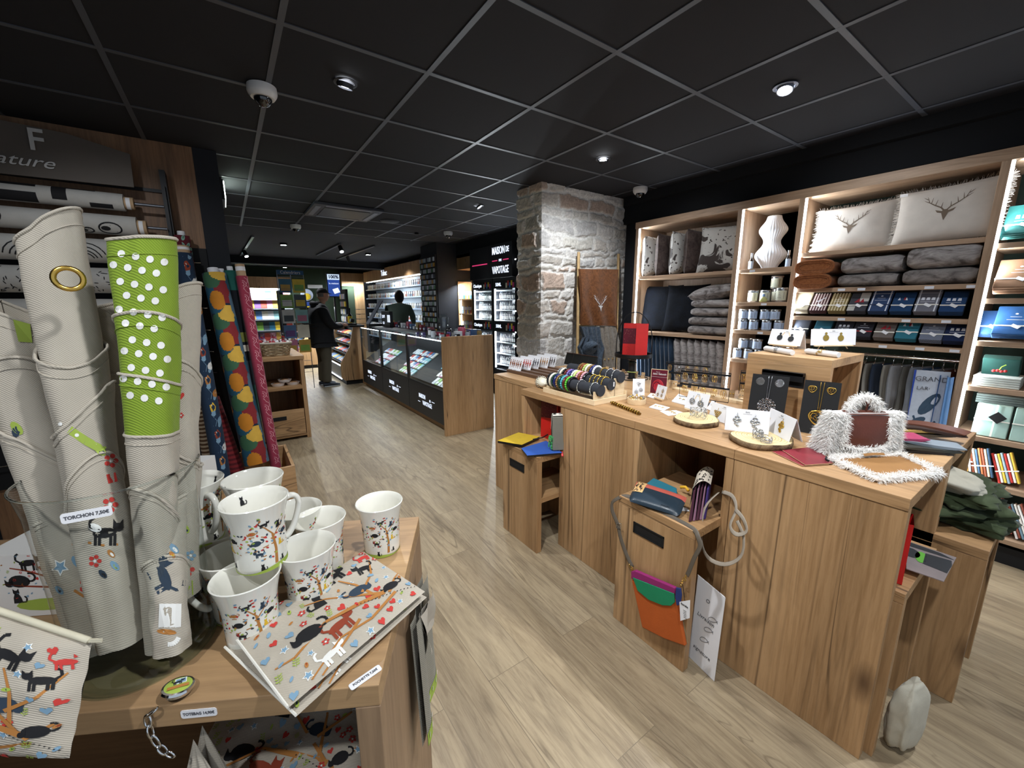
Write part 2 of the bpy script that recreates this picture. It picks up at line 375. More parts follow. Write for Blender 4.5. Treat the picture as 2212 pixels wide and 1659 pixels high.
def litter(rng, w, h, step, s, skip=()):     # hearts, flowers, stars and leaves in a jittered lattice
    out = []; k = 0; y = step*.5
    while y < h:
        x = step*.5 + (step*.5 if k % 2 else 0)
        while x < w:
            u, v = x+rng.uniform(-.25, .25)*step, y+rng.uniform(-.25, .25)*step
            if not any(math.hypot(u-a, v-b) < r for a, b, r in skip):
                t = rng.choice([heart(RD), heart(BL), flower(), star(), leaf(), leaf(BL, WH), twig(), heart(RD), leaf(OC, RU), star()])
                out += place(t, u, v, s*rng.uniform(.8, 1.15), rng.uniform(-.6, .6))
            x += step
        y += step*.8; k += 1
    return out
# ================================================================ ROOM
def floor_mat():
    m, t, nd, lk, b = nt('laminate_floor')
    co = coords(nd, lk, (1, 1, 1), (0, 0, PI/2))
    br = nd.new('ShaderNodeTexBrick'); lk.new(co, br.inputs[0]); br.offset = .37; br.inputs['Scale'].default_value = 1
    br.inputs['Brick Width'].default_value = 1.29; br.inputs['Row Height'].default_value = .193; br.inputs['Mortar Size'].default_value = .0012
    br.inputs['Color1'].default_value = (0, 0, 0, 1); br.inputs['Color2'].default_value = (1, 1, 1, 1); br.inputs['Mortar'].default_value = (.5, .5, .5, 1)
    base = nd.new('ShaderNodeTexCoord'); off = nd.new('ShaderNodeVectorMath'); off.operation = 'MULTIPLY_ADD'
    cmb = nd.new('ShaderNodeCombineXYZ'); lk.new(br.outputs[0], cmb.inputs[0]); lk.new(br.outputs[0], cmb.inputs[1])
    lk.new(cmb.outputs[0], off.inputs[0]); off.inputs[1].default_value = (37, 19, 0); lk.new(base.outputs['Object'], off.inputs[2])
    mp = nd.new('ShaderNodeMapping'); lk.new(off.outputs[0], mp.inputs[0]); mp.inputs['Scale'].default_value = (8, .8, 1)
    n1 = nz(nd, lk, mp.outputs[0], 1.5, 7, 1.0, .62); n2 = nz(nd, lk, mp.outputs[0], 9, 5, .5, .7)
    c = ramp(nd, lk, n1, [(.3, srgb('#63523c')), (.45, srgb('#86745a')), (.6, srgb('#a08d6f')), (.8, srgb('#b3a081'))])
    c = mix(nd, lk, .3, c, ramp(nd, lk, n2, [(.38, srgb('#6f5e47')), (.55, srgb('#ad9c7e'))]))
    c = mix(nd, lk, .14, c, ramp(nd, lk, br.outputs[0], [(0, srgb('#887b6b')), (1, srgb('#cabfa9'))]))
    mu = nd.new('ShaderNodeMath'); mu.operation = 'MULTIPLY'; lk.new(nz(nd, lk, mp.outputs[0], .45, 3, 1.0, .5), mu.inputs[0]); mu.inputs[1].default_value = 18
    pp = nd.new('ShaderNodeMath'); pp.operation = 'PINGPONG'; lk.new(mu.outputs[0], pp.inputs[0]); pp.inputs[1].default_value = .5
    gm = nd.new('ShaderNodeMath'); gm.operation = 'MULTIPLY'; lk.new(ramp(nd, lk, pp.outputs[0], [(0, (.6, .6, .6)), (.12, (0, 0, 0))]), gm.inputs[0]); lk.new(ramp(nd, lk, nz(nd, lk, mp.outputs[0], .9, 3), [(.42, (0, 0, 0)), (.62, (1, 1, 1))]), gm.inputs[1])
    c = mix(nd, lk, gm.outputs[0], c, srgb('#5a4c3b'))
    kc = nd.new('ShaderNodeMapping'); lk.new(off.outputs[0], kc.inputs[0]); kc.inputs['Scale'].default_value = (4, 1.6, 1)
    v = nd.new('ShaderNodeTexVoronoi'); lk.new(kc.outputs[0], v.inputs[0]); v.inputs['Scale'].default_value = 1.1
    c = mix(nd, lk, ramp(nd, lk, v.outputs['Distance'], [(.03, (.75, .75, .75, 1)), (.16, (0, 0, 0, 1))]), c, srgb('#4d3e30'))
    c = mix(nd, lk, ramp(nd, lk, br.outputs['Fac'], [(0, (0, 0, 0, 1)), (1, (.55, .55, .55, 1))]), c, srgb('#54493c'))
    lk.new(c, b.inputs['Base Color']); b.inputs['Roughness'].default_value = .42; bump(nd, lk, n2, b, .1, .001)
    return m
struct('floor', MB().box(-3.2, 4.2, -3.4, 12.2, -.05, 0), floor_mat())
TILE = mat('ceiling_tile', '#1b1b20', .9, var=.06, vs=180); TBAR = mat('ceiling_bar', '#474a52', .45, var=.03)
PLAST = mat('dark_plaster', '#2b2e37', .85, var=.05); DARK = mat('black_wall', '#0c0e13', .85); GREEN = mat('green_wall', '#2f3d2c', .85, var=.05)
struct('ceiling', MB().box(-3.2, 3.7, -3.4, 4.9, CEIL, CEIL+.05), TILE)
g = MB()
for i in range(-5, 6): g.box(.6*i-.012, .6*i+.012, -3.4, 4.9, CEIL-.004, CEIL-.0005)
for j in range(-5, 9): g.box(-3.2, 3.13, .6*j-.012, .6*j+.012, CEIL-.0038, CEIL-.0003)
struct('ceiling_grid', g, TBAR)
struct('ceiling_back_room', MB().box(-3.2, 4.2, 4.9, 12.2, CEIL+.002, CEIL+.05), PLAST)
struct('trim_1', MB().box(-3.2, 4.2, 8.85, 9.25, 2.34, 2.5), DARK)
struct('trim_2', MB().box(-3.2, 4.2, 8.83, 8.849, 2.335, 2.345), mat('trim_grey', '#6b6f76', .5))
struct('wall_back', MB().box(-3.2, 4.2, 11.6, 11.7, 0, 2.5), GREEN)
struct('wall_right', MB().box(3.6, 3.7, -3.4, 11.6, 0, 2.5), DARK)
struct('wall_bulkhead', MB().box(3.2, 3.599, -3.4, 4.9, 2.25, 2.502).box(3.142, 3.2, -3.4, .99, 2.42, 2.502), DARK)
struct('wall_left', MB().box(-3.2, -.36, 1.755, 1.9, 0, 2.5), NAVY)
struct('wall_passage', MB().box(-.36, -.225, 1.741, 11.6, 0, 2.5), NAVY)
struct('wall_recess', MB().box(3.24, 3.3, .79, 1.02, 0, 2.25).box(3.3, 3.6, .85, 1.02, 0, 2.25), NAVY)
struct('wall_pillar', MB().box(2.82, 3.6, 4.8, 5.5, 0, 2.5), NAVY)
struct('wall_panel', MB().box(-1.6, -.357, 1.742, 1.7549, 0, 2.5), wood('wall_oak', 'z', ('#4f3826', '#7a583c', '#94704f'), .55, .6))
struct('wall_outer', MB().box(-3.3, -3.2, -3.4, 12.2, 0, 2.5), NAVY)
# ---- stone column
def stone_column():
    rng = random.Random(5); nr = np.random.RandomState(3)
    rows = [0]; 
    while rows[-1] < 2.5: rows.append(rows[-1]+rng.choice([.06, .09, .12, .14, .16, .18]))
    cells = []
    for r in rows:
        e = [-.6+rng.uniform(0, .2)]
        while e[-1] < 3.5: e.append(e[-1]+rng.uniform(.12, .42))
        cells.append(e)
    def field(u, z):
        uu = u+.05*mnoise.noise(Vector((u*5, z*6, 3)))+.014*mnoise.noise(Vector((u*22, z*22, 9)))
        zz = z+.05*mnoise.noise(Vector((u*3.2, z*3, 0)))+.02*mnoise.noise(Vector((u*14, z*14, 5)))
        k = 0
        while k < len(rows)-2 and rows[k+1] < zz: k += 1
        dz = min(zz-rows[k], rows[k+1]-zz); e = cells[k]; j = 0
        while j < len(e)-2 and e[j+1] < uu: j += 1
        du = min(uu-e[j], e[j+1]-uu); d = max(0, min(dz, du)-.006); h = hash((k*131+j*17) % 9973)
        hr = random.Random(k*997+j)
        q = min(1, d/.016); q = q*q*(3-2*q)
        out = q*(.010+.014*hr.random())+.006*mnoise.noise(Vector((u*30, z*30, 1)))+.004*mnoise.noise(Vector((u*60, z*70, 2)))
        base = hr.choice([(.56, .54, .50), (.50, .48, .44), (.64, .62, .59), (.46, .43, .39), (.60, .56, .51), (.54, .53, .52), (.50, .39, .32), (.62, .60, .55), (.58, .56, .54)])
        v = 1+.25*mnoise.noise(Vector((u*12, z*26, 7)))+.12*mnoise.noise(Vector((u*50, z*50, 4)))
        mo = (.74, .73, .70); c = [mo[i]*(1-q)+base[i]*v*q for i in range(3)]
        return out, c
    x0, x1, y0, y1 = 2.12, 3.3, 1.04, 1.40
    st = .0125; segs = []
    def line(a, b, nrm):
        L = (Vector(b)-Vector(a)).length; n = int(L/st); return [(Vector(a).lerp(Vector(b), i/n), nrm) for i in range(n)]
    path = line((x0, y1), (x0, y0), (-1, 0))+line((x0, y0), (x1, y0), (0, -1))+[(Vector((x1, y0)), (0, -1))]
    nzv = int(2.5/st); vs = []; cs = []; d = 0; prev = path[0][0]
    for i, (p, nm) in enumerate(path):
        d += (p-prev).length; prev = p
        n = Vector((nm[0], nm[1], 0))
        if abs(p.x-x0) < 1e-6 and abs(p.y-y0) < st*.6: n = Vector((-.7, -.7, 0))
        for k in range(nzv+1):
            z = 2.5*k/nzv; h, c = field(d, z); q = Vector((p.x, p.y, z))+n*h; vs.append(q); cs.append((*c, 1))
    w = nzv+1; fs = [(i*w+k, (i+1)*w+k, (i+1)*w+k+1, i*w+k+1) for i in range(len(path)-1) for k in range(nzv)]
    m, t, nd, lk, b = nt('rough_stone'); at = nd.new('ShaderNodeVertexColor'); at.layer_name = 'col'
    co = coords(nd, lk); n = nz(nd, lk, co, 60, 5, 0, .7); c = mix(nd, lk, 1, at.outputs[0], ramp(nd, lk, n, [(.3, (.72, .72, .72, 1)), (.7, (1.25, 1.25, 1.25, 1))]), 'MULTIPLY')
    lk.new(c, b.inputs['Base Color']); b.inputs['Roughness'].default_value = .95; bump(nd, lk, n, b, .5, .004)
    mb = MB(); mb.v = vs; mb.f = fs; mb.m = [0]*len(fs)
    mb.box(x0+.03, 3.3, y0+.03, y1, 0, 2.5)
    o = mb.build('wall_stone_column', m, None, False); o['kind'] = 'structure'
    me = o.data; ca = me.color_attributes.new('col', 'FLOAT_COLOR', 'POINT')
    arr = np.ones((len(me.vertices), 4), dtype=np.float32)*.4; arr[:len(cs)] = np.array(cs, dtype=np.float32); ca.data.foreach_set('color', arr.ravel())
stone_column()

# ================================================================ ISLAND of hollow display units
def frame(mb, x0, x1, y0, y1, z0, z1, t=.038, back=None):
    mb.box(x0, x1, y0, y1, z1-t, z1)
def panel(name, par, x0, x1, y0, y1, z0, z1, m=None, bev=.0015): return MB().box(x0, x1, y0, y1, z0, z1).build(name, m or WZ, par, bevel=bev)
T = .91
# left end, one step higher
u = thing('display_unit', 'tall oak end unit of the island, holding the rack of beaded earring cards', 'display unit', (1.6, .38, 0))
panel('top_panel', u, 1.345, 2.26, .115, .645, .884, .922, WY)
panel('front_panel', u, 1.348, 1.368, .13, .64, 0, .884); panel('side_panel', u, 1.368, 2.25, .62, .64, 0, .884, WZ); panel('side_panel', u, 1.368, 2.25, .116, .136, 0, .884); panel('rear_panel', u, 2.23, 2.25, .136, .62, 0, .884)
# front row: one continuous worktop on box units
w = MB(); w.box(1.215, 1.768, -.79, .112, .872, T).box(1.215, 1.768, -1.25, -.791, .872, T).box(1.215, 1.768, -1.735, -1.251, .872, T)
tag(w.build('worktop', WY, None, bevel=.0015), 'long oak worktop along the front of the island, covered in jewellery', 'worktop')
def hollow(label, y0, y1, x0=1.218, x1=1.765, closed=False, st=.038, endopen=False):
    u = thing('base_unit', label, 'display unit', ((x0+x1)/2, (y0+y1)/2, 0))
    if closed: panel('front_panel', u, x0, x0+.02, y0, y1, 0, .872)
    if endopen:
        panel('front_panel', u, x0, x0+.035, y0, y1, 0, .872); panel('rear_panel', u, x1-.03, x1, y0, y1, 0, .872); panel('side_panel', u, x0+.036, x1-.031, y1-.03, y1, 0, .872)
    else:
        panel('side_panel', u, x0+(.021 if closed else 0), x1, y1-st, y1, 0, .872); panel('side_panel', u, x0+(.021 if closed else 0), x1, y0, y0+st, 0, .872)
        panel('rear_panel', u, x1-.02, x1, y0+st, y1-st, 0, .872)
    return u
hollow('open oak niche at the left of the island, yellow and blue pouches in front', -.30, .11, st=.03)
hollow('closed oak base unit left of the niche with the folded black purse', -.79, -.302, closed=True)
hollow('open oak niche in the middle of the island behind the box with the orange bag', -1.25, -.79, st=.03)
hollow('closed oak base unit at the near end of the island, its end side open', -1.735, -1.252, closed=False, endopen=True)
# rear row
w = MB().box(1.772, 2.25, -1.735, .11, .872, T)
tag(w.build('worktop', WY, None, bevel=.0015), 'rear oak worktop of the island, carrying the raised box and the folded wallets', 'worktop')
u = thing('base_unit', 'rear oak base unit of the island, open at its near end above the green cloth', 'display unit', (2.0, -.8, 0))
panel('side_panel', u, 1.772, 1.80, -1.733, .1, 0, .872); panel('side_panel', u, 2.22, 2.25, -1.733, .1, 0, .872); panel('rear_panel', u, 1.8, 2.22, -1.2, -1.18, 0, .872)
# pulled-out nesting boxes
def nest(label, x0, x1, y0, y1, h, shelf=None, handle='x', solid=None):
    u = thing('nesting_box', label, 'display box', ((x0+x1)/2, (y0+y1)/2, 0)); t = .034
    panel('top_panel', u, x0, x1, y0, y1, h-.036, h, WY)
    if handle == 'x':
        panel('front_panel', u, x0, x0+.036, y0, y1, 0, h-.036); panel('rear_panel', u, x1-.036, x1, y0, y1, 0, h-.036)
        if solid: panel('side_panel', u, x0+.037, x1-.037, y1-.02, y1, 0, h-.036)
        if shelf: panel('shelf', u, x0+.037, x1-.037, y0+.004, y1-.022, shelf-.03, shelf, WX)
        yc = (y0+y1)/2+.02; H = MB(); a, c = yc+.075, yc-.075; z0, z1 = h-.135, h-.085; xf = x0-.003
        H.box(xf, x0+.002, c, a, z1-.006, z1).box(xf, x0+.002, c, a, z0, z0+.006).box(xf, x0+.002, c, c+.007, z0, z1).box(xf, x0+.002, a-.007, a, z0, z1).box(x0-.0006, x0+.001, c, a, z0, z1, 1)
        H.build('recessed_handle', [BLACK, BLK], u, bevel=.001)
    else:
        panel('side_panel', u, x0, x0+.036, y0, y1, 0, h-.036); panel('side_panel', u, x1-.036, x1, y0, y1, 0, h-.036); panel('rear_panel', u, x0+.037, x1-.037, y1-.02, y1, 0, h-.036)
    return u
nest('low oak box with black handle carrying the yellow and blue pouches', 1.048, 1.48, -.272, .08, .60, .34)
nest('low oak box with black handle, crossbody bag hung on its front', 1.040, 1.49, -1.225, -.865, .618, None)
nest('low oak box under the near end of the island with red gift bag', 1.262, 1.66, -1.757, -1.4, .60, handle='y')
nest('low oak box at the island end under the crumpled green cushions', 1.735, 2.10, -1.868, -1.25, .62, handle='y')
# raised box standing on the worktop
u = thing('raised_box', 'oak box raised on the island, holding the round silver and gold earring cards', 'display box', (2.0, -1.15, T))
panel('top_panel', u, 1.80, 2.21, -1.335, -.99, 1.172, 1.208, WY); panel('front_panel', u, 1.80, 1.83, -1.335, -.99, T, 1.172, WY)
panel('rear_panel', u, 2.18, 2.21, -1.335, -.99, T, 1.172); panel('side_panel', u, 1.831, 2.179, -1.01, -.99, T, 1.172)
MB().box(1.772, 1.80, -1.245, -1.075, 1.125, 1.14).box(1.772, 1.776, -1.245, -1.075, 1.1, 1.14).box(1.796, 1.799, -1.245, -1.075, 1.07, 1.125).build('recessed_handle', BLACK, u, bevel=.001)
# ================================================================ MUG TABLE (near left, turned 29 degrees)
TR = math.radians(-29); TO = Vector((-.174, -1.444, 0))
TX = Vector((math.cos(TR), math.sin(TR), 0)); TY = Vector((-math.sin(TR), math.cos(TR), 0))
def tb(x, y, z=0): return TO+TX*x+TY*y+Vector((0, 0, z))
u = thing('display_table', 'oak display table at lower left carrying cat mugs and the glass vase', 'table', TO, TR, local=True)
H = .91
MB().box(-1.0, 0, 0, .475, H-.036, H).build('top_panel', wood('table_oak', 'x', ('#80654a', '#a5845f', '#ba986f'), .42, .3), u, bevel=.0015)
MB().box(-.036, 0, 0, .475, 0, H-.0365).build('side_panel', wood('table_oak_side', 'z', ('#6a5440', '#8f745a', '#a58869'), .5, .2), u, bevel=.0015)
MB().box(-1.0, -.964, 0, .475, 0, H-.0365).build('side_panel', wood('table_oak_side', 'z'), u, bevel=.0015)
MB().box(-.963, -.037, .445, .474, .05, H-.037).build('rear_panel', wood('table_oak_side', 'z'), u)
MB().box(-.963, -.037, .01, .445, .42, .45).build('shelf', wood('table_oak', 'x'), u)
# ================================================================ SHELVING on the right wall
u = thing('wall_shelving', 'long oak wall shelving with lit uprights, cushions and folded towels on it', 'shelving', (3.1, 0, 0))
X0, X1 = 3.10, 3.56
DIV = [.765, -.215, -.64, -1.555, -2.45]
panel('header', u, X0, X1, -2.5, .79, 2.165, 2.225, SHZ)
for i, y in enumerate(DIV):
    panel('upright', u, X0, X1, y-.017, y+.017, .10, 2.165, SHV)
MB().box(X0+.04, X1, -2.5, .79, 0, .1).build('plinth', BLK, u)
MB().box(X1-.012, X1, -.215, -2.45, .1, 2.165).box(X1-.012, X1, -.215, -.64, .1, 2.165).build('back_panel', mat('shelf_back_green', '#1f2b22', .85), u)
MB().box(X1-.012, X1, -.2, .765, .1, 2.165).build('back_panel', SHV, u)
def shelves(bay, zs):
    a, b_ = DIV[bay]-.018, DIV[bay+1]+.018
    for z in zs: panel('shelf', u, X0+.012, X1-.013, b_, a, z-.028, z, SHZ)
ZL = [1.71, 1.17, .62, .12]; ZM = [1.71, 1.455, 1.235, 1.0, .7, .4, .12]; ZR = [1.795, 1.55, 1.355, 1.19, .12]; ZQ = [1.755, 1.468, 1.238, .985, .705, .445, .155]
shelves(0, ZL); shelves(1, ZM); shelves(2, ZR); shelves(3, ZQ)
for i, y in enumerate(DIV[:4]):
    MB().box(X0+.002, X0+.012, y-.030, y-.0175, .14, 2.16).build('light_strip', LED, u)
    area((X0+.03, y-.04, 1.15), (X0+.25, y-.5, 1.15), .02, 2.0, 8.5, (.86, .94, 1))
# clothes rail between the wide bay's uprights
MB().cyl((3.22, -.66, 1.105), (3.22, -1.535, 1.105), .011).build('clothes_rail', CHROME, u, smooth=40)
# ================================================================ SMALL SHELF UNIT (left of passage)
u = thing('open_shelf_unit', 'narrow oak shelf unit at the passage corner with wicker basket on top', 'shelving', (0, 3.2, 0))
panel('top_panel', u, -.22, .338, 2.87, 3.8, .875, .915, WX)
panel('side_panel', u, .292, .332, 2.875, 3.8, 0, .875); panel('side_panel', u, -.22, -.18, 2.875, 3.8, 0, .875); panel('rear_panel', u, -.18, .292, 3.5, 3.52, 0, .875)
panel('shelf', u, -.18, .292, 2.88, 3.5, .555, .59, WX)
panel('bottom_panel', u, -.18, .292, 2.88, 3.5, .03, .05, WX)
b = panel('drawer_front', u, -.17, .285, 2.872, 2.9, .055, .335, WX); sub(b)
MB().box(-.1, .11, 2.866, 2.873, .235, .275).build('handle', BLK, b)
# ================================================================ GLASS COUNTER
u = thing('display_counter', 'black counter with three lit glass cases and oak end panel', 'counter', (1.9, 3.9, 0))
panel('end_panel', u, 1.56, 2.19, 2.0, 2.04, 0, 1.105, WZ)
MB().box(1.66, 2.18, 2.041, 5.74, 0, .085).build('plinth', WY, u)
DARKP = mat('counter_black', '#1a1b1f', .45)
ys = [2.045, 3.19, 4.33, 5.45]
for i in range(3):
    a, b_ = ys[i], ys[i+1]
    p = MB().box(1.60, 1.62, a+.004, b_-.004, .09, .47).build('lower_panel', DARKP, u, bevel=.001)
    sub(p)
    yc = (a+b_)/2
    sg = emit('logo_white', '#dfeaff', .9) if i == 0 else bpy.data.materials['logo_white']
    for body, dz, dy, sz in (('MAISON', .05, .12, .075), ('DE', .03, -.12, .04), ('VAPOTAGE', -.03, -.03, .075)):
        text(body, 'logo_lettering', sg, p, (1.597, yc+dy, .27+dz), (0, -1, 0), (0, 0, 1), sz, .001, sx=.72, bold=.0006)
    MB().box(1.597, 1.599, yc+.19, yc+.26, .236, .242).build('logo_line', sg, p); MB().box(1.597, 1.599, yc-.25, yc-.17, .3, .306).build('logo_line', sg, p)
    MB().box(1.601, 1.607, a+.03, b_-.03, .48, 1.055).build('glass_pane', PANE, u)
    MB().box(1.6, 1.625, a, a+.03, .472, 1.06).box(1.6, 1.625, b_-.03, b_, .472, 1.06).box(1.6, 1.62, a+.03, b_-.03, .472, .49).build('case_frame', BLACK, u)
    MB().box(1.61, 1.62, a+.04, b_-.04, 1.045, 1.055).build('light_strip', LED, u)
    area((1.63, yc, 1.04), (1.85, yc, .5), .9, .02, 4, (.85, .93, 1))
    MB().box(1.6, 1.75, a, b_, 1.057, 1.063).build('glass_top', PANE, u)
MB().box(1.75, 2.18, 2.041, 5.45, 1.05, 1.075).box(1.62, 2.18, 2.045, 5.45, .465, .4699).box(2.16, 2.18, 2.05, 5.45, .1, 1.05).build('rear_worktop', DARKP, u)
MB().quad((1.66, 2.06, .5), (1.66, 5.42, .5), (2.12, 5.42, .80), (2.12, 2.06, .80)).build('sloping_deck', mat('deck_black', '#101114', .7), u)
# ================================================================ MUGS
def mug_r(z): 
    t = z/.115; return .0375+.0035*t+.0125*max(0, t-.55)**1.6*2.6
PRM = [CERAM]+PR[1:]
def mug_print(rng):
    out = []
    for q, base in enumerate((0, 2.1, 4.2)):
        cx = base*.04; it = []
        it += branch([(cx+.006, .012), (cx+.007, .035), (cx+.004, .06)], .0022, .0014)
        for pts in ([(.004,.052),(-.008,.06),(-.02,.063),(-.032,.06)], [(.005,.045),(-.006,.044),(-.018,.04),(-.03,.041)], [(.005,.055),(.014,.066),(.022,.078)], [(.005,.05),(.018,.053),(.03,.05)], [(.004,.06),(-.004,.072),(-.012,.082)], [(.006,.03),(-.008,.03),(-.022,.027)], [(.006,.034),(.02,.038),(.032,.036)]):
            it += branch([(cx+a, b) for a, b in pts], .0009, .0005)
        for f, x, y, s, fl in ((cat_curled, -.017, .052, .014, 0), (cat_walk, -.014, .034, .013, 1), (cat_sit, .012, .071, .013, 0), (cat_walk, -.006, .078, .012, 0), (cat_curled, .022, .056, .012, 1), (cat_sit, -.012, .013, .011, 0), (cat_sit, .016, .016, .009, 1)):
            it += place(f(BK if rng.random() < .75 else NV), cx+x, y, s, 0, fl)
        it += place(cat_sit(YE), cx+.014, .042, .011); it += place(cat_curled(OC), cx-.02, .068, .01)
        for k in range(72):
            a = rng.uniform(-.036, .036); b = rng.uniform(.024, .09)
            if abs(a)/.038+abs(b-.057)/.036 > 1.25: continue
            t = rng.choice([RD, BL, GR, BL, GR, RD, OC, NV]); it.append((ell(cx+a, b, .0021, .0013, 6, rng.uniform(0, 3)), t))
        out += [([(cx+(a-cx)*1.22, .010+(b-.012)*1.14) for a, b in pl], m) for pl, m in it]
    return out
def make_mug(label, group):
    u = thing('cat_mug', label, 'mug', (0, 0, 0), 0, group, local=True)
    N = 40; zs = [0.0015, .004, .01]+[.115*k/12 for k in range(2, 13)]
    prof = [(.0, 0.0015), (.033, 0.0), (.0355, .001)]+[(mug_r(z), z) for z in zs[1:]]+[(mug_r(.115)-.0012, .1165), (mug_r(.115)-.003, .115)]+[(mug_r(z)-.0035, z) for z in zs[::-1][1:-2]]+[(.03, .006), (0, .005)]
    mb = MB().lathe(prof, n=N)
    fn = lambda a, b: (Vector((mug_r(b)*math.sin(a/.04), -mug_r(b)*math.cos(a/.04), b)), Vector((math.sin(a/.04), -math.cos(a/.04), 0)))
    for k in range(40):       # grass around the foot
        a0, a1 = k*.04*2*PI/40, (k+1)*.04*2*PI/40; h = lambda a: .006+.0035*math.sin(a/.04*2+.7)
        mb.decals(fn, [([(a0, .001), (a1, .001), (a1, h(a1)), (a0, h(a0))], GR)])
    mb.decals(fn, mug_print(random.Random(2)))
    fi = lambda a, b: (Vector(((mug_r(b)-.0035)*math.sin(a/.045), (mug_r(b)-.0035)*math.cos(a/.045), b)), Vector((-math.sin(a/.045), -math.cos(a/.045), 0)))
    mb.decals(fi, place(cat_sit(), -.004, .1, .016), .0008)
    mb.build('body', PRM, u, smooth=50)
    pts = [(mug_r(.095)-.002, .096), (mug_r(.095)+.012, .101), (mug_r(.095)+.022, .095), (mug_r(.095)+.027, .082), (mug_r(.06)+.026, .062), (mug_r(.06)+.018, .042), (mug_r(.03)+.008, .028), (mug_r(.03)-.002, .026)]
    MB().tube([(x, 0, z) for x, z in pts], [.0065, .006, .0055, .0055, .0055, .0055, .006, .007], 10).build('handle', CERAM, u, smooth=True, sub=1)
    return u
MG = 'cat-print mugs on the oak table'
mug0 = make_mug('white cat-print mug standing alone at the right corner of the table', MG)
def setmug(o, px, py, z, rz):   # px, py: centre of the rim
    p = Zp(px, py, z+.115); o.location = (p.x, p.y, z); o.rotation_euler = (0, 0, rz); return o
setmug(mug0, 819, 1083, .91, math.radians(112))
ML = [('white cat-print mug at the front of the group, partly behind the folded pouches', 531, 1242, .911, 122), ('white cat-print mug to the right of the stacked mug, touching the pouches', 661, 1178, .911, 125),
      ('white cat-print mug between the front right mug and the lone mug', 690, 1118, .911, 95), ('upright stacked cat mug with its handle to the right, a small cat inside the rim', 549, 1078, 1.022, 20),
      ('white mug stacked behind, right of the mug next to the vase', 546, 1032, 1.022, 80), ('white stacked mug touching the vase, its handle facing the viewer', 412, 1040, 1.022, -60),
      ('white mug half hidden behind the stacked mug with handle', 640, 1098, .911, 60), ('lower grey-shaded mug beside the vase with its handle to the left', 500, 1195, .911, 185), ('lower mug behind the one with the left handle, only its rim visible', 472, 1142, .911, 120)]
for lb, px, py, z, a in ML: setmug(dup(mug0, label=lb), px, py, z, math.radians(a))

# ================================================================ FABRIC POUCHES, BAG, MIRROR, LABELS
def cat_fabric(rng, w, h, s=1.0):
    cats = [(cat_curled, .28, .42, .10, BK, 0), (cat_sit, .46, .68, .085, BK, 1), (cat_walk, .66, .86, .1, BK, 0), (cat_walk, .86, .72, .08, BK, 1), (cat_walk, .44, .28, .11, RU, 0), (cat_curled, .7, .5, .085, NV, 1), (cat_walk, .93, .88, .07, RD, 0), (cat_walk, .3, .1, .09, WH, 0), (cat_curled, .86, .3, .07, BK, 0)]
    it = []
    B = [[(1.0, .1), (.8, .28), (.6, .36), (.4, .42), (.15, .3), (.05, .34)], [(.78, .3), (.62, .5), (.5, .66), (.38, .74)], [(.74, .33), (.72, .6), (.66, .78)], [(.7, .45), (.86, .6), (.95, .8)], [(.85, .2), (.6, .12), (.4, .18), (.15, .04)], [(.55, .2), (.4, .12), (.2, -.0)], [(.82, .24), (.94, .36), (1, .4)]]
    for k, b in enumerate(B): it += branch([(x*w, max(.002, y*h)) for x, y in b], .006*s if k == 0 else .003*s, .0012*s)
    for k in range(26): t = k/26; it.append((ell((1-.6*t)*w, (.1+.3*min(1, t*1.3))*h, .0015*s, .001*s, 6), BK))
    skip = []
    for f, x, y, q, m, fl in cats: it += place(f(m), x*w, y*h, q*.5*s, rng.uniform(-.25, .25), fl); skip.append((x*w, y*h, q*.27*s))
    return litter(rng, w, h, .0245*s, .0165*s, skip)+it
def soft_pouch(mb, c, e, thick, items, nu=24, nv=18, droop=None, puff=1):
    # c origin corner, e=(ux,uy,uz) axes scaled: u along ex, v along ey, n normal
    ex, ey, n = e
    prof = lambda u, v: (max(0, 16*u*(1-u)*v*(1-v)))**.35
    dr = droop or (lambda u, v: 0)
    nn = lambda u, v: .35*thick*mnoise.noise(Vector((u*5, v*5, thick*300)))
    top = lambda u, v: c+ex*u+ey*v+n*(thick*.5*(puff*prof(u, v)+nn(u, v)*8*0)+nn(u, v)*prof(u, v)+dr(u, v))
    bot = lambda u, v: c+ex*u+ey*v-n*(thick*.5*(prof(u, v))-dr(u, v))
    mb.grid(top, nu, nv); mb.grid(lambda u, v: bot(1-u, v), nu, nv)
    lx, ly = ex.length, ey.length
    def fn(a, b):
        u = min(.999, max(.001, a/lx)); v = min(.999, max(.001, b/ly)); return top(u, v), n
    mb.decals(fn, [it for it in items if all(-.001 < a < lx+.001 and -.001 < b < ly+.001 for a, b in it[0])], .0012)
    return mb
def pouch_at(corners, z, thick, label, seed, up=(0,0,1)):
    P = [Zp(a, b, z) for a, b in corners]; c = P[0]; ex = P[1]-P[0]; ey = P[3]-P[0]; n = Vector((0,0,1))
    if ex.cross(ey).z < 0: pass
    u = thing('zip_pouch', label, 'pouch', P[0], 0, 'flat cat pouches lying on the table')
    mb = MB(); rng = random.Random(seed)
    soft_pouch(mb, c, (ex, ey, n), thick, cat_fabric(rng, ex.length, ey.length, 1.0), droop=None)
    mb.build('body', PR, u, smooth=60)
    z0 = P[0]+n*.001; MB().tube([P[0]+n*.002, P[3]+n*.002], .002, 6).build('seam', RIB, u)
    return u
# bottom-left is the origin so the cats stand upright towards the far edge
pouch_at([(640, 1548), (922, 1290), (800, 1212), (486, 1400)], .921, .012, 'lower of two stacked cat-print pouches, its corner showing below the upper one', 4)
pouch_at([(622, 1530), (918, 1278), (790, 1204), (500, 1368)], .938, .014, 'upper of two stacked cat-print pouches lying in front of the mugs', 7)
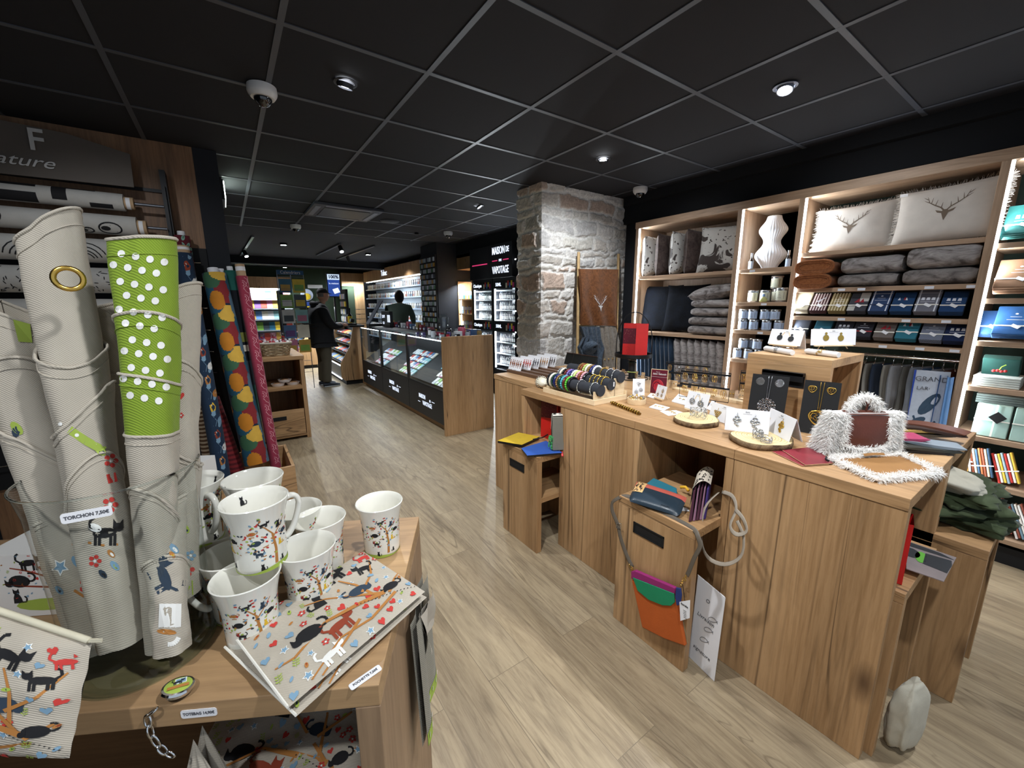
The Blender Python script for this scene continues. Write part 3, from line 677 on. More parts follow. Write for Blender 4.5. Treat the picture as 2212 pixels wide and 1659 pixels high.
# plump zip pouch at the table's left front corner
u = thing('zip_pouch', 'plump zipped cat-print pouch at the bottom left corner against the vase', 'pouch', Dp(60, 1480, .49))
c0, c1, c3 = Dp(-190, 1600, .47), Dp(150, 1638, .47), Dp(-160, 1265, .50); ct = Dp(200, 1385, .50)
mb = MB(); ex = c1-c0; ey = c3-c0; n = ex.cross(ey).normalized(); n = n if n.dot(CAM-c0) > 0 else -n
shear = (ct-(c1+ey))
rng = random.Random(9)
prof = lambda a, b: (max(0, 16*a*(1-a)*b*(1-b)))**.4
P_ = lambda a, b: c0+ex*a+ey*b+shear*(a*b)
mb.grid(lambda a, b: P_(a, b)+n*(.03*prof(a, b)+.004*mnoise.noise(Vector((a*6, b*6, 1)))), 28, 24); mb.grid(lambda a, b: P_(1-a, b)-n*.02*prof(a, b), 20, 16)
lx, ly = ex.length, ey.length
mb.decals(lambda a, b: (P_(a/lx, b/ly)+n*(.03*prof(a/lx, b/ly)+.004*mnoise.noise(Vector((a/lx*6, b/ly*6, 1)))), n), [it for it in cat_fabric(rng, lx, ly*.93, .8) if all(.002 < a < lx-.002 and .002 < b < ly*.95 for a, b in it[0])], .0012)
mb.build('body', PR, u, smooth=60)
zp = [P_(t/12, 1)+n*.004+Vector((0,0,.003)) for t in range(13)]
MB().tube(zp, .0038, 8).build('zip', mat('cream_zip', '#cfc8b0', .7), u, smooth=True)
MB().obox(zp[-1]+R_*.006, R_*.010, U_*.002, _f*.001).build('zip_puller', mat('cream_zip', '#cfc8b0', .7), u)
# rolled tea towels in the glass vase
VC = Vector((-.455, -1.17, .91))
u = thing('glass_vase', 'tall round clear glass vase holding the rolled linen towels', 'vase', VC)
VG = thin_glass('vase_glass', (.95, .975, .97), .03)
MB().lathe([(.085, .006), (.0865, .03), (.088, .15), (.093, .27), (.099, .304)], VC, 56).build('bowl', VG, u, smooth=60)
MB().tube([VC+Vector((.099*math.cos(k*PI/24), .099*math.sin(k*PI/24), .304)) for k in range(48)], .0016, 8, closed=True).build('rim', GLASS, u, smooth=True)
MB().lathe([(0, .0), (.082, .0), (.088, .004), (.087, .012), (.08, .014), (0, .012)], VC, 48).build('base', thin_glass('vase_base_glass', (.82, .90, .88), .10), u, smooth=60)
TG = 'rolled linen tea towels in the glass vase'
GRN = cloth('green_twill', '#87a033', 160, col2='#5f7a26')
TW = [LINEN]+PR[1:]+[GRN]
def towel(label, base, top, r0, r1, sleeves, items=(), rz=0, green=False):
    u = thing('tea_towel', label, 'towel', base, 0, TG); ax = (top-base); L = ax.length; ax.normalize()
    tc = (CAM-(base+top)/2); tc = (tc-ax*tc.dot(ax)).normalized(); sd = ax.cross(tc)
    def pt(th, t, q=1): 
        r = (r0+(r1-r0)*t)*q*(1+.06*math.sin(2*th+t*5)+.035*math.sin(5*th+9*t)+.14*mnoise.noise(Vector((math.cos(th)*1.3, math.sin(th)*1.3, t*5+base.x*90)))+.05*mnoise.noise(Vector((math.cos(th)*3, math.sin(th)*3, t*14+base.x*50)))); return base+ax*(L*t)+(tc*math.cos(th)*.9+sd*math.sin(th))*r
    mb = MB()
    for k, (tf, slope, q, m) in enumerate(sleeves):       # each wrap ends in a slanting hem
        ph = k*1.3+.4
        def g(a, b, tf=tf, slope=slope, q=q, ph=ph):
            th = -PI+2*PI*a; te = tf+slope*math.sin(th+ph)-.03*(1-math.cos(th*.5))*(tf < .99); return pt(th, te*b, q+.05*a)
        mb.grid(g, 40, 22, m)
        mb.tube([g(i/40, 1) for i in range(41)], .0022, 6, 0)
        mb.tube([g(i/40, .965)+(-_f)*.0005 for i in range(41)], .0008, 5, m)
    mb.decals(lambda a, t: (pt(a, t, sleeves[0][2]*1.05 if False else 1)+ (tc*math.cos(a)+sd*math.sin(a))*.0045, tc*math.cos(a)+sd*math.sin(a)), items, .001)
    mb.build('towel_roll', TW, u, smooth=60); return u
towel('plain linen towel with brass eyelet, leftmost tall roll', Dp(262, 1385, .60), Dp(108, 492, .53), .020, .030, [(1.0, .045, 1, 0), (.74, -.05, 1.13, 0), (.60, -.06, 1.26, 0), (.40, -.09, 1.36, 0)])
towel('towel with green white-dotted hem, right-hand tall roll', Dp(352, 1395, .62), Dp(312, 520, .53), .017, .033, [(1.0, .012, 1, 10), (.83, .018, 1.05, 10), (.70, .015, 1.11, 10), (.575, .008, 1.12, 0), (.38, -.07, 1.2, 0)])
towel('short linen towel leaning left out of the vase, green print at its side', Dp(190, 1340, .64), Dp(5, 665, .54), .022, .034, [(1.0, -.05, 1, 0), (.78, .09, 1.12, 0), (.58, .1, 1.22, 0)])
towel('pale linen towel at the back right of the vase', Dp(385, 1280, .66), Dp(372, 640, .60), .024, .030, [(1.0, .05, 1, 0), (.75, .06, 1.12, 0), (.5, .05, 1.2, 0)])
towel('linen towel hidden between the two tall rolls', Dp(300, 1330, .68), Dp(228, 670, .62), .026, .036, [(1.0, .03, 1, 0), (.78, .03, 1.1, 0)])
towel('linen towel folded low in the vase front, white patch and orange leaf print', Dp(372, 1405, .60), Dp(350, 1100, .60), .020, .026, [(1.0, .08, 1, 0), (.6, .1, 1.1, 0)])
towel('linen towel low at the left of the vase with red and blue flowers', Dp(215, 1400, .62), Dp(120, 1000, .60), .024, .032, [(1.0, .05, 1, 0), (.7, .05, 1.1, 0)])
# brass eyelet
E_ = Dp(148, 602, .488)
tow1 = bpy.data.objects['tea_towel']; 
mb = MB(); n = (CAM-E_).normalized(); a_ = n.orthogonal().normalized(); b_ = n.cross(a_)
mb.tube([E_+(a_*math.cos(k*PI/12)+b_*math.sin(k*PI/12))*.0125 for k in range(24)], .003, 8, closed=True).build('eyelet', GOLD, tow1, smooth=True)['label'] = 'brass eyelet'
def wrap_print(par, items, name='print', off=.0007):   # items in pixel units, projected on the cloth where the light of the photo shows them
    from mathutils.bvhtree import BVHTree
    c = [c for c in bpy.data.objects if c.parent == par and c.name.startswith('towel_roll')][0]
    bt = BVHTree.FromPolygons([par.location+v.co for v in c.data.vertices], [tuple(p.vertices) for p in c.data.polygons])
    mb = MB()
    for pl, m in items:
        q = []
        for x, y in pl:
            r = ray(x, y).normalized(); h = bt.ray_cast(CAM, r)
            if h[0] is None: q = None; break
            q.append(h[0]-r*off)
        if q and max((p-q[0]).length for p in q) < .09:
            cx = sum(p[0] for p in pl)/len(pl); cy = sum(p[1] for p in pl)/len(pl); r = ray(cx, cy).normalized(); h = bt.ray_cast(CAM, r)
            if h[0] is not None and len(q) > 4: q.append(h[0]-r*off); n = len(q)-1; mb.add(q, [(n, i, (i+1) % n) for i in range(n)], m)
            elif len(q) <= 4: mb.add(q, [tuple(range(len(q)))], m)
    if mb.v: mb.build(name, PR, par)
tw = {k: bpy.data.objects[n] for k, n in dict(L='tea_towel', G='tea_towel.001', S='tea_towel.002', B='tea_towel.003', M='tea_towel.004', F='tea_towel.005', W='tea_towel.006').items()}
it = []
for i in range(12):
    for k in range(-1, 5):
        x = 262+k*31+(15 if i % 2 else 0)-i*1.2; y = 548+i*30+k*6
        if 236 < x < 364 and y < 880: it.append((ell(x, y, 8.5, 8, 10), WH))
wrap_print(tw['G'], it)
wrap_print(tw['L'], [(q, GR) for q in rib([(112, 905), (150, 928), (185, 952), (226, 974)], 9)]+[(ell(x, y, 5, 4, 8), WH) for x, y in ((130, 916), (166, 940), (205, 962))], 'folded_hem')
wrap_print(tw['L'], place(flower(RD), 240, 995, 40)+place(flower(RD), 238, 1090, 44)+[(rib([(232, 1035), (252, 1030)], 10)[0], RD)]+place(leaf(GR), 215, 970, 60)+
  place(cat_walk(), 226, 1155, -74, 0, True)+[(ell(205, 1140, 15, 9, 10, .3), WH)]+place(flower(), 205, 1212, 36)+place(leaf(BL, GR), 248, 1222, 44)+place(leaf(NV, BK), 222, 1240, 40)+[(q, OC) for q in rib([(190, 1172), (222, 1178), (255, 1176)], 2.5)]+place(leaf(OC, WH), 240, 1196, 36), 'print')
wrap_print(tw['F'], [([(344+12*i, 1304), (356+12*i, 1304), (355+12*i, 1354), (342+12*i, 1356)], WH) for i in range(4)]+[(ell(360, 1365, 22, 6, 10, .1), OC)]+[(q, WH) for q in rib(arc(365, 1370, 22, .3, 1.7), 5)]+place(cat_walk(NV), 352, 1250, -80, 1.1)+place(leaf(BL, WH), 376, 1185, 46)+place(leaf(OC, YE), 372, 1198, 30))
wrap_print(tw['W'], place(leaf(BL, NV), 168, 1215, 60)+place(flower(), 190, 1265, 50)+place(heart(RD), 180, 1232, -36)+place(star(), 130, 1225, 44)+place(star(), 148, 1350, 50)+place(leaf(OC, RU), 165, 1180, 44)+place(leaf(BL), 128, 1275, 40)+[(q, OC) for q in rib([(160, 1275), (180, 1288), (205, 1290)], 3)])
wrap_print(tw['B'], place(heart(RD), 391, 855, -20)+place(flower(RD), 391, 897, 16)+place(twig(), 354, 960, 50)+place(flower(RD), 405, 1230, 40)+place(twig(), 415, 1285, 70)+place(leaf(GR), 398, 1140, 50)+place(star(), 402, 1310, 44)+place(flower(BL), 412, 1200, 30))
wrap_print(tw['S'], place(leaf(GR), 36, 925, 60)+[(ell(34, 933, 9, 12, 8), NV)]+[([(28, 690), (65, 700), (70, 740), (40, 738)], GR)])
# price label on the vase
def label_card(body, c, xd, up, w, h, txt, parent=None, txts=.0):
    n = Vector(xd).normalized().cross(Vector(up).normalized()).normalized(); x = Vector(xd).normalized(); y = n.cross(x)
    u = thing('price_label', txt, 'price label', c)
    r = h*.25; pts = []
    for sx_, sy_, a0 in ((1, 1, 0), (-1, 1, PI/2), (-1, -1, PI), (1, -1, 1.5*PI)):
        for k in range(4): a = a0+k*PI/6; pts.append(c+x*(sx_*(w/2-r)+r*math.cos(a))+y*(sy_*(h/2-r)+r*math.sin(a)))
    MB().prism(pts, -n*.0006).build('card', PAPER, u)
    text(body, 'lettering', INK, u, c+n*.0003, x, y, txts or h*.45, .0001, sx=.88, bold=.0002); return u
vf = Vector((CAM.x, CAM.y, 0)); c = Zp(205, 1067, 1.188)
dv = (vf-Vector((VC.x, VC.y, 0))); dv.z = 0; dv.normalize(); th = -.30
from mathutils import Matrix as _M
dvr = _M.Rotation(th, 3, 'Z') @ dv
pc = VC+dvr*.1035+Vector((0, 0, .284)); label_card('TORCHON 7,50€', pc, Vector((0,0,1)).cross(dvr), Vector((0, 0, 1)), .047, .0135, 'small white TORCHON price label stuck on the rim of the vase')
a, b_, c_ = Zp(757, 1478, T+.0012), Zp(812, 1440, T+.0012), Zp(765, 1488, T+.0012)
cc = (b_+Zp(766, 1486, T+.0012))/2; label_card('POCHETTE 7,50€', cc, b_-a, (a-c_) if (b_-a).cross(a-c_).z > 0 else (c_-a), .048, .0125, 'white POCHETTE price label lying on the table top near its corner')
xe = -.395; label_card('TOTEBAG 14,90€', tb(-.245, -.0008, .8925), TX, (0, 0, 1), .047, .0135, 'white TOTEBAG price label on the front edge of the mug table')
# handbag hook with a domed picture disc and link chain
u = thing('bag_hook', 'silver bag hook disc with a cat picture, its chain over the table edge', 'bag hook', Zp(382, 1487, T))
hc = Zp(385, 1485, T+.012); tilt = Vector((.18, .1, 1)).normalized(); 
MB().lathe([(0, -.005), (.017, -.005), (.0195, 0), (.0185, .003), (.016, .0035)], hc, 30, ax=tilt).build('metal_case', CHROME, u, smooth=40)
ax1 = tilt.cross(Vector((0, 1, 0))).normalized(); ax2 = tilt.cross(ax1)
if ax2.dot(_f) < 0: ax2 = -ax2
if ax1.dot(R_) < 0: ax1 = -ax1
md = MB(); md.lathe([(.016, .0035), (.012, .0046), (.006, .0053), (0, .0055)], hc, 24, 4, ax=tilt)
fd = lambda a, b: (hc+ax1*a+ax2*b+tilt*.0056, tilt)
md.decals(fd, [(rib([(-.004, .005), (.009, .005)], .0055)[0], 6), (rib([(-.003, .005), (.008, .005)], .0042)[0], 3), (rib([(-.012, -.006), (.012, -.006)], .003)[0], 5)]+place(cat_walk(BK), -.001, .003, .014)+place(leaf(4), -.008, .009, .008), .0002)
md.build('picture', PR, u)
ch = [Zp(337, 1532, T+.003), tb(-.308, -.004, .900), tb(-.307, -.006, .885), tb(-.305, -.006, .868), tb(-.300, -.006, .85), tb(-.292, -.006, .838), tb(-.283, -.007, .832)]
mb = MB(); n = 0
for k in range(len(ch)-1):
    p, q = ch[k], ch[k+1]
    c = (p+q)/2; d = (q-p); dn = d.normalized(); sdn = dn.cross(TY).normalized() if k % 2 else TY.copy()
    if abs(dn.dot(sdn)) > .9: sdn = TX.copy()
    mb.tube([c+dn*(d.length*.62*math.cos(t*PI/6))+sdn*(.0042*math.sin(t*PI/6)) for t in range(12)], .0016, 6, closed=True)
mb.build('chain', CHROME, u, smooth=True)
# gift boxes behind the vase
BXW = mat('gift_box_white', '#e2e0dc', .5, var=.02); BXG = mat('gift_box_grey', '#8d8a92', .5)
def gift_box(label, x, y, z, w, d, h, m, seed):
    u = thing('gift_box', label, 'box', tb(x, y, z), TR, 'cat-print cartons stacked behind the vase', local=True)
    mb = MB().box(0, w, 0, d, 0, h); rng = random.Random(seed)
    fn = lambda a, b: (Vector((a, 0, b)), Vector((0, -1, 0)))
    it = [(ell(w*.6, .022, .05, .012, 14), GR)]+branch([(w*.75, .02), (w*.74, h*.5), (w*.6, h*.8)], .004, .002, RU)+branch([(w*.74, h*.45), (w*.4, h*.5), (w*.2, h*.55)], .002, .001, RU)+branch([(w*.72, h*.6), (w*.45, h*.75), (w*.3, h*.8)], .002, .001, RU)
    it += place(cat_curled(), w*.35, h*.58, .04)+place(cat_walk(), w*.5, h*.85, .04)+place(cat_sit(), w*.3, .04, .03)+place(cat_walk(), w*.85, h*.4, .035)
    it += [i for i in litter(rng, w, h, .017, .007) if all(.0 < a < w and h*.3 < b < h for a, b in i[0])]
    mb.decals(fn, it, .0004); mb.build('carton', [m]+PR[1:], u); return u
gift_box('grey carton with a printed tree of cats, lowest of the cartons behind the vase', -.53, .22, .911, .15, .13, .105, BXG, 3)
gift_box('white carton with cats and a green meadow, on top of the grey carton', -.545, .225, 1.017, .15, .13, .125, BXW, 5)
gift_box('white carton resting further left on the mug table, cut by the frame', -.70, .2, .911, .15, .13, .12, BXW, 8)
# tote bags hung on the right side panel of the table
GREYC = cloth('grey_olive_cotton', '#8f8a7c', 120, col2='#6a665b')
u = thing('tote_bag', 'grey cotton tote bag with a green dotted hem hung beyond the mug table', 'bag', tb(.03, .43, .5))
fx = lambda a, b: tb(.012+.006*math.sin(a*9)+.01*b, .20+.17*a, .83-.30*b)
mb = MB().grid(lambda a, b: fx(a, b), 12, 16, 0).grid(lambda a, b: fx(1-a, b)+TX*.012, 12, 16, 0)
mb.grid(lambda a, b: fx(a, .9+.1*b)+TX*.013, 12, 3, 4)
for k in range(8): p = fx(k/8+.05, .93)+TX*.0145; mb.add([p+TY*(.005*math.cos(t))+Vector((0, 0, .005*math.sin(t))) for t in [i*PI/4 for i in range(8)]], [tuple(range(8))], 6)
mb.build('bag_body', [GREYC]+PR[1:], u, smooth=True)
u = thing('tote_bag', 'natural linen tote bag folded over the grey one beside the mug table', 'bag', tb(.05, .4, .8))
MB().grid(lambda a, b: tb(.03+.01*math.sin(a*5+b*3), .22+.12*a+.02*b, .83-.115*b-.02*a), 8, 8).grid(lambda a, b: tb(.036+.01*math.sin(a*5+b*3), .34-.12*a+.02*b, .83-.115*b-.02*(1-a)), 8, 8).build('bag_body', LINEN, u, smooth=True)
# linen bag hanging from the chain under the table front, cushions of cat fabric inside
u = thing('tote_bag', 'linen tote bag hanging under the table front from the bag hook chain', 'bag', tb(-.27, 0, .7))
cone = lambda a, b: tb(-.275-.10*b*math.cos(PI*a)*(1+.1*math.sin(9*a)), .02-.03*b*math.sin(PI*a)-.012*b*math.sin(7*PI*a), .825-.35*b)
MB().grid(cone, 26, 12).grid(lambda a, b: cone(1-a, b)+TY*.02, 26, 6).build('bag_body', LINEN, u, smooth=True)
for k, (x, z) in enumerate([(-.17, .60), (-.20, .53), (-.16, .47)]):
    u = thing('folded_cat_bag', ['top', 'middle', 'bottom'][k]+' folded cat-print cotton bag on the dark shelf inside the table', 'bag', tb(x, .2, z), 0, 'cat bags inside the table')
    c = tb(x-.22, .04, z); mb = MB(); soft_pouch(mb, c, (TX*.32, TY*.26+Vector((0,0,.03)), Vector((0, 0, 1))), .05, cat_fabric(random.Random(30+k), .32, .26, 1.0)); mb.build('cloth', PR, u, smooth=60)
# ================================================================ FABRIC CORNER
u = thing('fabric_bin', 'low oak floor bin that holds the leaning fabric rolls', 'bin', (-.3, 1.4, 0))
panel('front_panel', u, -.62, -.02, 1.12, 1.14, 0, .34, WX); panel('side_panel', u, -.04, -.02, 1.141, 1.66, 0, .34, WY); panel('side_panel', u, -.62, -.60, 1.141, 1.66, 0, .34, WY); panel('rear_panel', u, -.6, -.041, 1.64, 1.66, 0, .34, WX); panel('bottom_panel', u, -.6, -.041, 1.141, 1.639, .0, .02, WX)
FG = 'fabric rolls leaning in the floor bin'
CARD = mat('cardboard', '#b79a78', .8)
def fabric_roll(label, top, base, r, mats, items=(), bandf=None, tube_end=None, patch=True, r2=None, group=FG):
    u = thing('fabric_roll', label, 'fabric roll', base, 0, group); ax = top-base; L = ax.length; ax.normalize()
    tc = (CAM-(base+top)/2); tc = (tc-ax*tc.dot(ax)).normalized(); sd = ax.cross(tc); sd = sd if sd.dot(R_) > 0 else -sd
    rr = lambda t: r+((r2 or r)-r)*t
    P = lambda th, t: base+ax*(L*t)+(tc*math.cos(th)+sd*math.sin(th))*(rr(t)*(1+.03*math.sin(3*th+4*t))+.0006*th)
    mb = MB()
    nb = 60; n = 26; vs = [P(2*PI*i/n, k/nb) for k in range(nb+1) for i in range(n)]
    base_i = len(mb.v); mb.v += vs
    for k in range(nb):
        m = bandf((k+.5)/nb) if bandf else 0
        for i in range(n): mb.f.append((k*n+i, k*n+(i+1) % n, (k+1)*n+(i+1) % n, (k+1)*n+i)); mb.m.append(m)
    mb.f.append(tuple(range(n))); mb.m.append(0); mb.f.append(tuple(nb*n+i for i in range(n))); mb.m.append(0)
    mb.decals(lambda a, b: (P(a/r, b/L), (tc*math.cos(a/r)+sd*math.sin(a/r))), [i for i in items if all(0 < b < L for a, b in i[0])], .0012)
    mb.build('rolled_cloth', mats, u, smooth=60)
    if tube_end: MB().lathe([(r*.86, 0), (r*.86, tube_end), (r*.7, tube_end), (r*.7, 0)], top-ax*.002, 24, ax=ax).build('cardboard_tube', CARD, u, smooth=40); MB().lathe([(r*.875, tube_end*.45), (r*.875, tube_end*.8)], top-ax*.002, 24, ax=ax).build('paper_label', PAPER, u)
    else: MB().lathe([(r*.5, 0), (r*.5, .03), (r*.42, .03), (r*.42, 0)], top, 20, ax=ax).build('cardboard_tube', PAPER, u, smooth=40)
    return u
NVY = cloth('navy_fish_cloth', '#22344a'); MULT = cloth('multicolour_cloth', '#18263a')
def fish(x, y, s, m, rot):
    it = [([(0, .5), (.22, .28), (.28, 0), (.18, -.22), (0, -.36), (-.18, -.22), (-.28, 0), (-.22, .28)], m), ([(0, -.25), (.16, -.22), (.1, -.48), (0, -.56), (-.1, -.48), (-.16, -.22)], 3), ([(-.12, .62), (0, .45), (.12, .62), (.02, .52)], 3)]
    it += [(ell(.1*math.cos(k*2), .12+.13*math.sin(k*3), .025, .025, 6), 6) for k in range(5)]
    return place(it, x, y, s, rot)
A0, A1 = Yp(482, 1030, 1.42), Yp(395, 548, 1.60)
it = []
for k in range(9):
    y = .12+k*.19; it += fish(.0, y, .11, [5, 8, 7][k % 3], .2)+fish(.045, y+.09, .08, [6, 3, 5][k % 3], -.4)+fish(-.05, y+.1, .08, [7, 5, 8][k % 3], .5)+[(q, 3) for q in rib([(.01, y+.06), (.02, y+.1), (.0, y+.14)], .001)]
fabric_roll('navy fabric roll with orange fish print, left in the floor bin', A1, A0, .047, [NVY]+PR[1:], it, tube_end=.05)
B0, B1 = Yp(556, 1000, 1.36), Yp(462, 592, 1.60)
cols = [mat('teal_dye', '#184a60', .85), mat('mustard_dye', '#b5731b', .85), mat('red_dye', '#7a2025', .85), mat('green_dye', '#335a40', .85), mat('yellow_dye', '#c9a240', .85), mat('slate_dye', '#4a6577', .85)]
rng = random.Random(4); it = []
for k in range(6):
    y = .0+k*.285
    for (x, dy, rx, ry, c) in [tuple(v*1.65 for v in q[:4])+(q[4],) for q in ((-.1, .05, .04, .06, 2), (-.03, .02, .05, .06, 1), (.03, .05, .045, .05, 3), (.07, 0, .03, .06, 6), (-.02, .1, .04, .035, 4), (.03, .13, .05, .035, 5), (-.01, .015, .03, .04, 2), (.075, .09, .03, .05, 1))]:
        it.append((ell(x, y+dy, rx, ry, 18, rng.uniform(-.3, .3)), c))
its = [(p, c) for i, (p, c) in enumerate(it)]
u = thing('fabric_roll', 'multicoloured fabric roll with big round shapes, widest in the floor bin', 'fabric roll', B0, 0, FG)
def blobs():
    ax = B1-B0; L = ax.length; ax.normalize(); r = .078
    tc = (CAM-(B0+B1)/2); tc = (tc-ax*tc.dot(ax)).normalized(); sd = ax.cross(tc); sd = sd if sd.dot(R_) > 0 else -sd
    def col(a, b):
        m = 0
        for j, (pl, c) in enumerate(its):
            cx = sum(p[0] for p in pl)/len(pl); cy = sum(p[1] for p in pl)/len(pl); rx = max(p[0] for p in pl)-cx; ry = max(p[1] for p in pl)-cy
            if ((a-cx)/rx)**2+((b-cy)/ry)**2 < 1: m = c
        return m
    nu, nv = 64, 190; mb = MB()
    P = lambda i, j: B0+ax*(L*j/nv)+(tc*math.cos(2*PI*i/nu)+sd*math.sin(2*PI*i/nu))*(r*(1+.03*math.sin(3*2*PI*i/nu+4*j/nv))*(1-.12*j/nv))
    mb.v = [P(i, j) for j in range(nv+1) for i in range(nu)]
    for j in range(nv):
        for i in range(nu):
            a = (i+.5)/nu*2*PI; a = a-2*PI if a > PI else a
            mb.f.append((j*nu+i, j*nu+(i+1) % nu, (j+1)*nu+(i+1) % nu, (j+1)*nu+i)); mb.m.append(col(a*r, (j+.5)/nv*L))
    mb.f.append(tuple(nv*nu+i for i in range(nu))); mb.m.append(0)
    mb.build('rolled_cloth', [MULT]+cols, u, smooth=60)
    MB().lathe([(.032, 0), (.032, .04), (.027, .04), (.027, 0)], B1, 20, ax=ax).build('cardboard_tube', PAPER, u, smooth=40)
blobs()
D0, D1 = Yp(597, 1010, 1.44), Yp(522, 597, 1.60)
ROSE = cloth('rose_cloth', '#8f3347'); PINK = mat('rose_line', '#dba9b0', .8); it = []
for k in range(16):
    y = .04+k*.1
    for sx in (-1, 1):
        for q in ([(0, 0), (.016, .012), (.02, .03), (.01, .045), (0, .05)], [(0, .01), (.006, .02), (.004, .034), (0, .04)], [(.028, 0), (.016, .02), (.03, .04), (.03, .06), (.012, .07), (0, .095)], [(.04, .03), (.034, .05), (.04, .075)]):
            it += [(p, 1) for p in rib([(sx*a, y+b) for a, b in q], .0011)]
fabric_roll('rose fabric roll with fine white scroll print, rightmost in the floor bin', D1, D0, .034, [ROSE, PINK], it, tube_end=.085)
TEAL = cloth('teal_cloth', '#1f5a52'); DKC = cloth('dark_stripe_cloth', '#12161d'); CRM = mat('cream_stripe', '#c9c3b2', .8); OLV = mat('olive_stripe', '#6c7130', .8); SLT = mat('slate_stripe', '#2b3542', .8)
def bands(t):
    t = 1-t
    if t < .10: return 0
    for a in (.1, .18, .21, .245, .275, .30, .46, .73): 
        if a < t < a+.008: return 2
    if .31 < t < .37: return 3
    if .38 < t < .44 and int(t*200) % 3 == 0: return 2
    return 4 if .47 < t < .6 else (0 if .6 < t < .8 else 1)
fabric_roll('teal and black striped fabric roll behind the rose one', Yp(497, 585, 1.645), Yp(566, 985, 1.56), .036, [TEAL, DKC, CRM, OLV, SLT], (), bands)
PLR = cloth('red_stripe_cloth', '#b9474a', band=9, bandax='Z', col3='#d9c4be')
fabric_roll('red and cream striped fabric roll behind the multicoloured one', Yp(478, 590, 1.645), Yp(545, 960, 1.58), .036, [PLR])
fabric_roll('brown checked fabric roll behind the fish roll', Yp(378, 560, 1.64), Yp(452, 990, 1.56), .036, [cloth('brown_check', '#5d4430', band=11, bandax='Z', col3='#b8a58c')])
fabric_roll('dark red plaid fabric roll low between the fish and multicoloured rolls', Yp(455, 860, 1.62), Yp(520, 1040, 1.42), .05, [cloth('red_plaid', '#6e1e22', band=10, bandax='Z', col3='#4a1217')])
FLR = cloth('flower_cloth', '#5c1f2a'); it = []
rng = random.Random(12)
for k in range(60): it += place(leaf(rng.choice([4, 3, 2])), rng.uniform(-.08, .08), rng.uniform(.8, 1.9), .06, rng.uniform(0, 6))
fabric_roll('dark red floral fabric roll standing tallest at the back of the bin', Yp(392, 510, 1.64), Yp(470, 980, 1.58), .042, [FLR]+[mat('flower_dye', '#7d2430', .8)]+[mat('rose_dye', '#9d3c46', .8), mat('mint_dye', '#7ba396', .8), mat('leaf_dye', '#3e6a58', .8)], it)
# wall rack with horizontal rolls
u = thing('roll_rack', 'black wall rack that carries the horizontal black and white fabric rolls', 'rack', (-.6, 1.7, 1.4))
mb = MB().box(-.545, -.515, 1.62, 1.74, .35, 2.30).box(-.535, -.525, 1.60, 1.62, .4, 2.2); mb.build('upright', BLACK, u)
MB().box(-1.6, -.515, 1.725, 1.74, 2.18, 2.20).build('crossbar', BLACK, u)
MB().box(-1.6, -.36, 1.728, 1.7395, .34, 1.84).build('back_panel', BLK, u)
for k in range(9): MB().cyl((-1.6, 1.69, .5+k*.155), (-.40, 1.69, .5+k*.155), .004, 8).build('rod', CHROME, u)
WC = cloth('white_print_cloth', '#b9b7b2'); 
for k, (z, y, r, lab) in enumerate([(2.075, 1.62, .05, 'white fabric roll with large black brush shapes, topmost on the rack'), (1.935, 1.60, .058, 'white fabric roll with black outlined leaf shapes, second on the rack'), (1.775, 1.58, .07, 'white fabric roll with black fan pattern, third on the rack'), (1.60, 1.57, .075, 'grey white fabric roll with black scribbled foliage, fourth on the rack'), (1.42, 1.57, .07, 'plain grey fabric roll, lowest visible on the rack')]):
    xr = -.735 if k == 0 else (-.69 if k == 1 else -.64)
    v = thing('wall_fabric_roll', lab, 'fabric roll', (xr, y, z), 0, 'horizontal fabric rolls on the wall rack'); rng = random.Random(40+k)
    fn = lambda a, b, z=z, y=y, r=r, xr=xr: (Vector((xr-a, y-r*math.cos(b/r), z+r*math.sin(b/r))), Vector((0, -math.cos(b/r), math.sin(b/r))))
    it = []
    if k == 0:
        for a, w_, b0_, h_ in ((.05, .1, -.04, .03), (.24, .06, .02, .09), (.36, .22, -.03, .06), (.36, .22, .05, .03), (.65, .2, 0, .08), (.12, .14, .06, .02)):
            for q in range(6*8): b = b0_+h_*(q//6-3.5)/8; h = h_/8; q %= 6; it.append(([(a+w_*q/6, b-h/2), (a+w_*(q+1)/6, b-h/2), (a+w_*(q+1)/6, b+h/2), (a+w_*q/6, b+h/2)], 1))
    elif k == 1:
        for a, b, s in ((.12, -.03, .1), (.32, .05, .08), (.62, 0, .14), (.22, -.05, .05)):
            it += [(q, 1) for q in rib([(a+s*.5*math.cos(t), b+s*.35*math.sin(t)) for t in [i*PI/8 for i in range(17)]], .004)]+[(ell(a+s*.2, b, s*.22, s*.14, 10), 1)]+[(q, 1) for q in rib([(a-s*.3+j*s*.06, b-s*.2) for j in range(1)]+[(a, b+s*.2)], .001)]
    elif k == 2:
        for a in (.08, .3, .52, .75):
            for rr in (.04, .055, .075, .1): it += [(q, 1) for q in rib(arc(a, -.06, rr, .2, PI-.2, 9), .003)]
    elif k == 3:
        for j in range(150): it += place([(ell(0, 0, .5, .12, 6), 1)], rng.uniform(.02, .9), rng.uniform(-.09, .08), .022, rng.uniform(0, 3))
    mb = MB(); n = 28; mb.cyl((xr-.9, y, z), (xr, y, z), r, n); mb.decals(fn, it, .0012); mb.build('rolled_cloth', [WC]+PR[1:], v, smooth=50)
    MB().cyl((xr+.0005, y, z), (xr+.045, y, z), r*.72, 20).build('cardboard_tube', CARD, v, smooth=40)
    MB().cyl((xr+.01, y, z-.001), (xr+.03, y, z-.001), r*.735, 20).build('paper_label', PAPER, v, smooth=40)
    MB().cyl((xr+.046, y, z), (-.546, y, z), .009, 10).build('support_rod', GREYM, v, smooth=40)
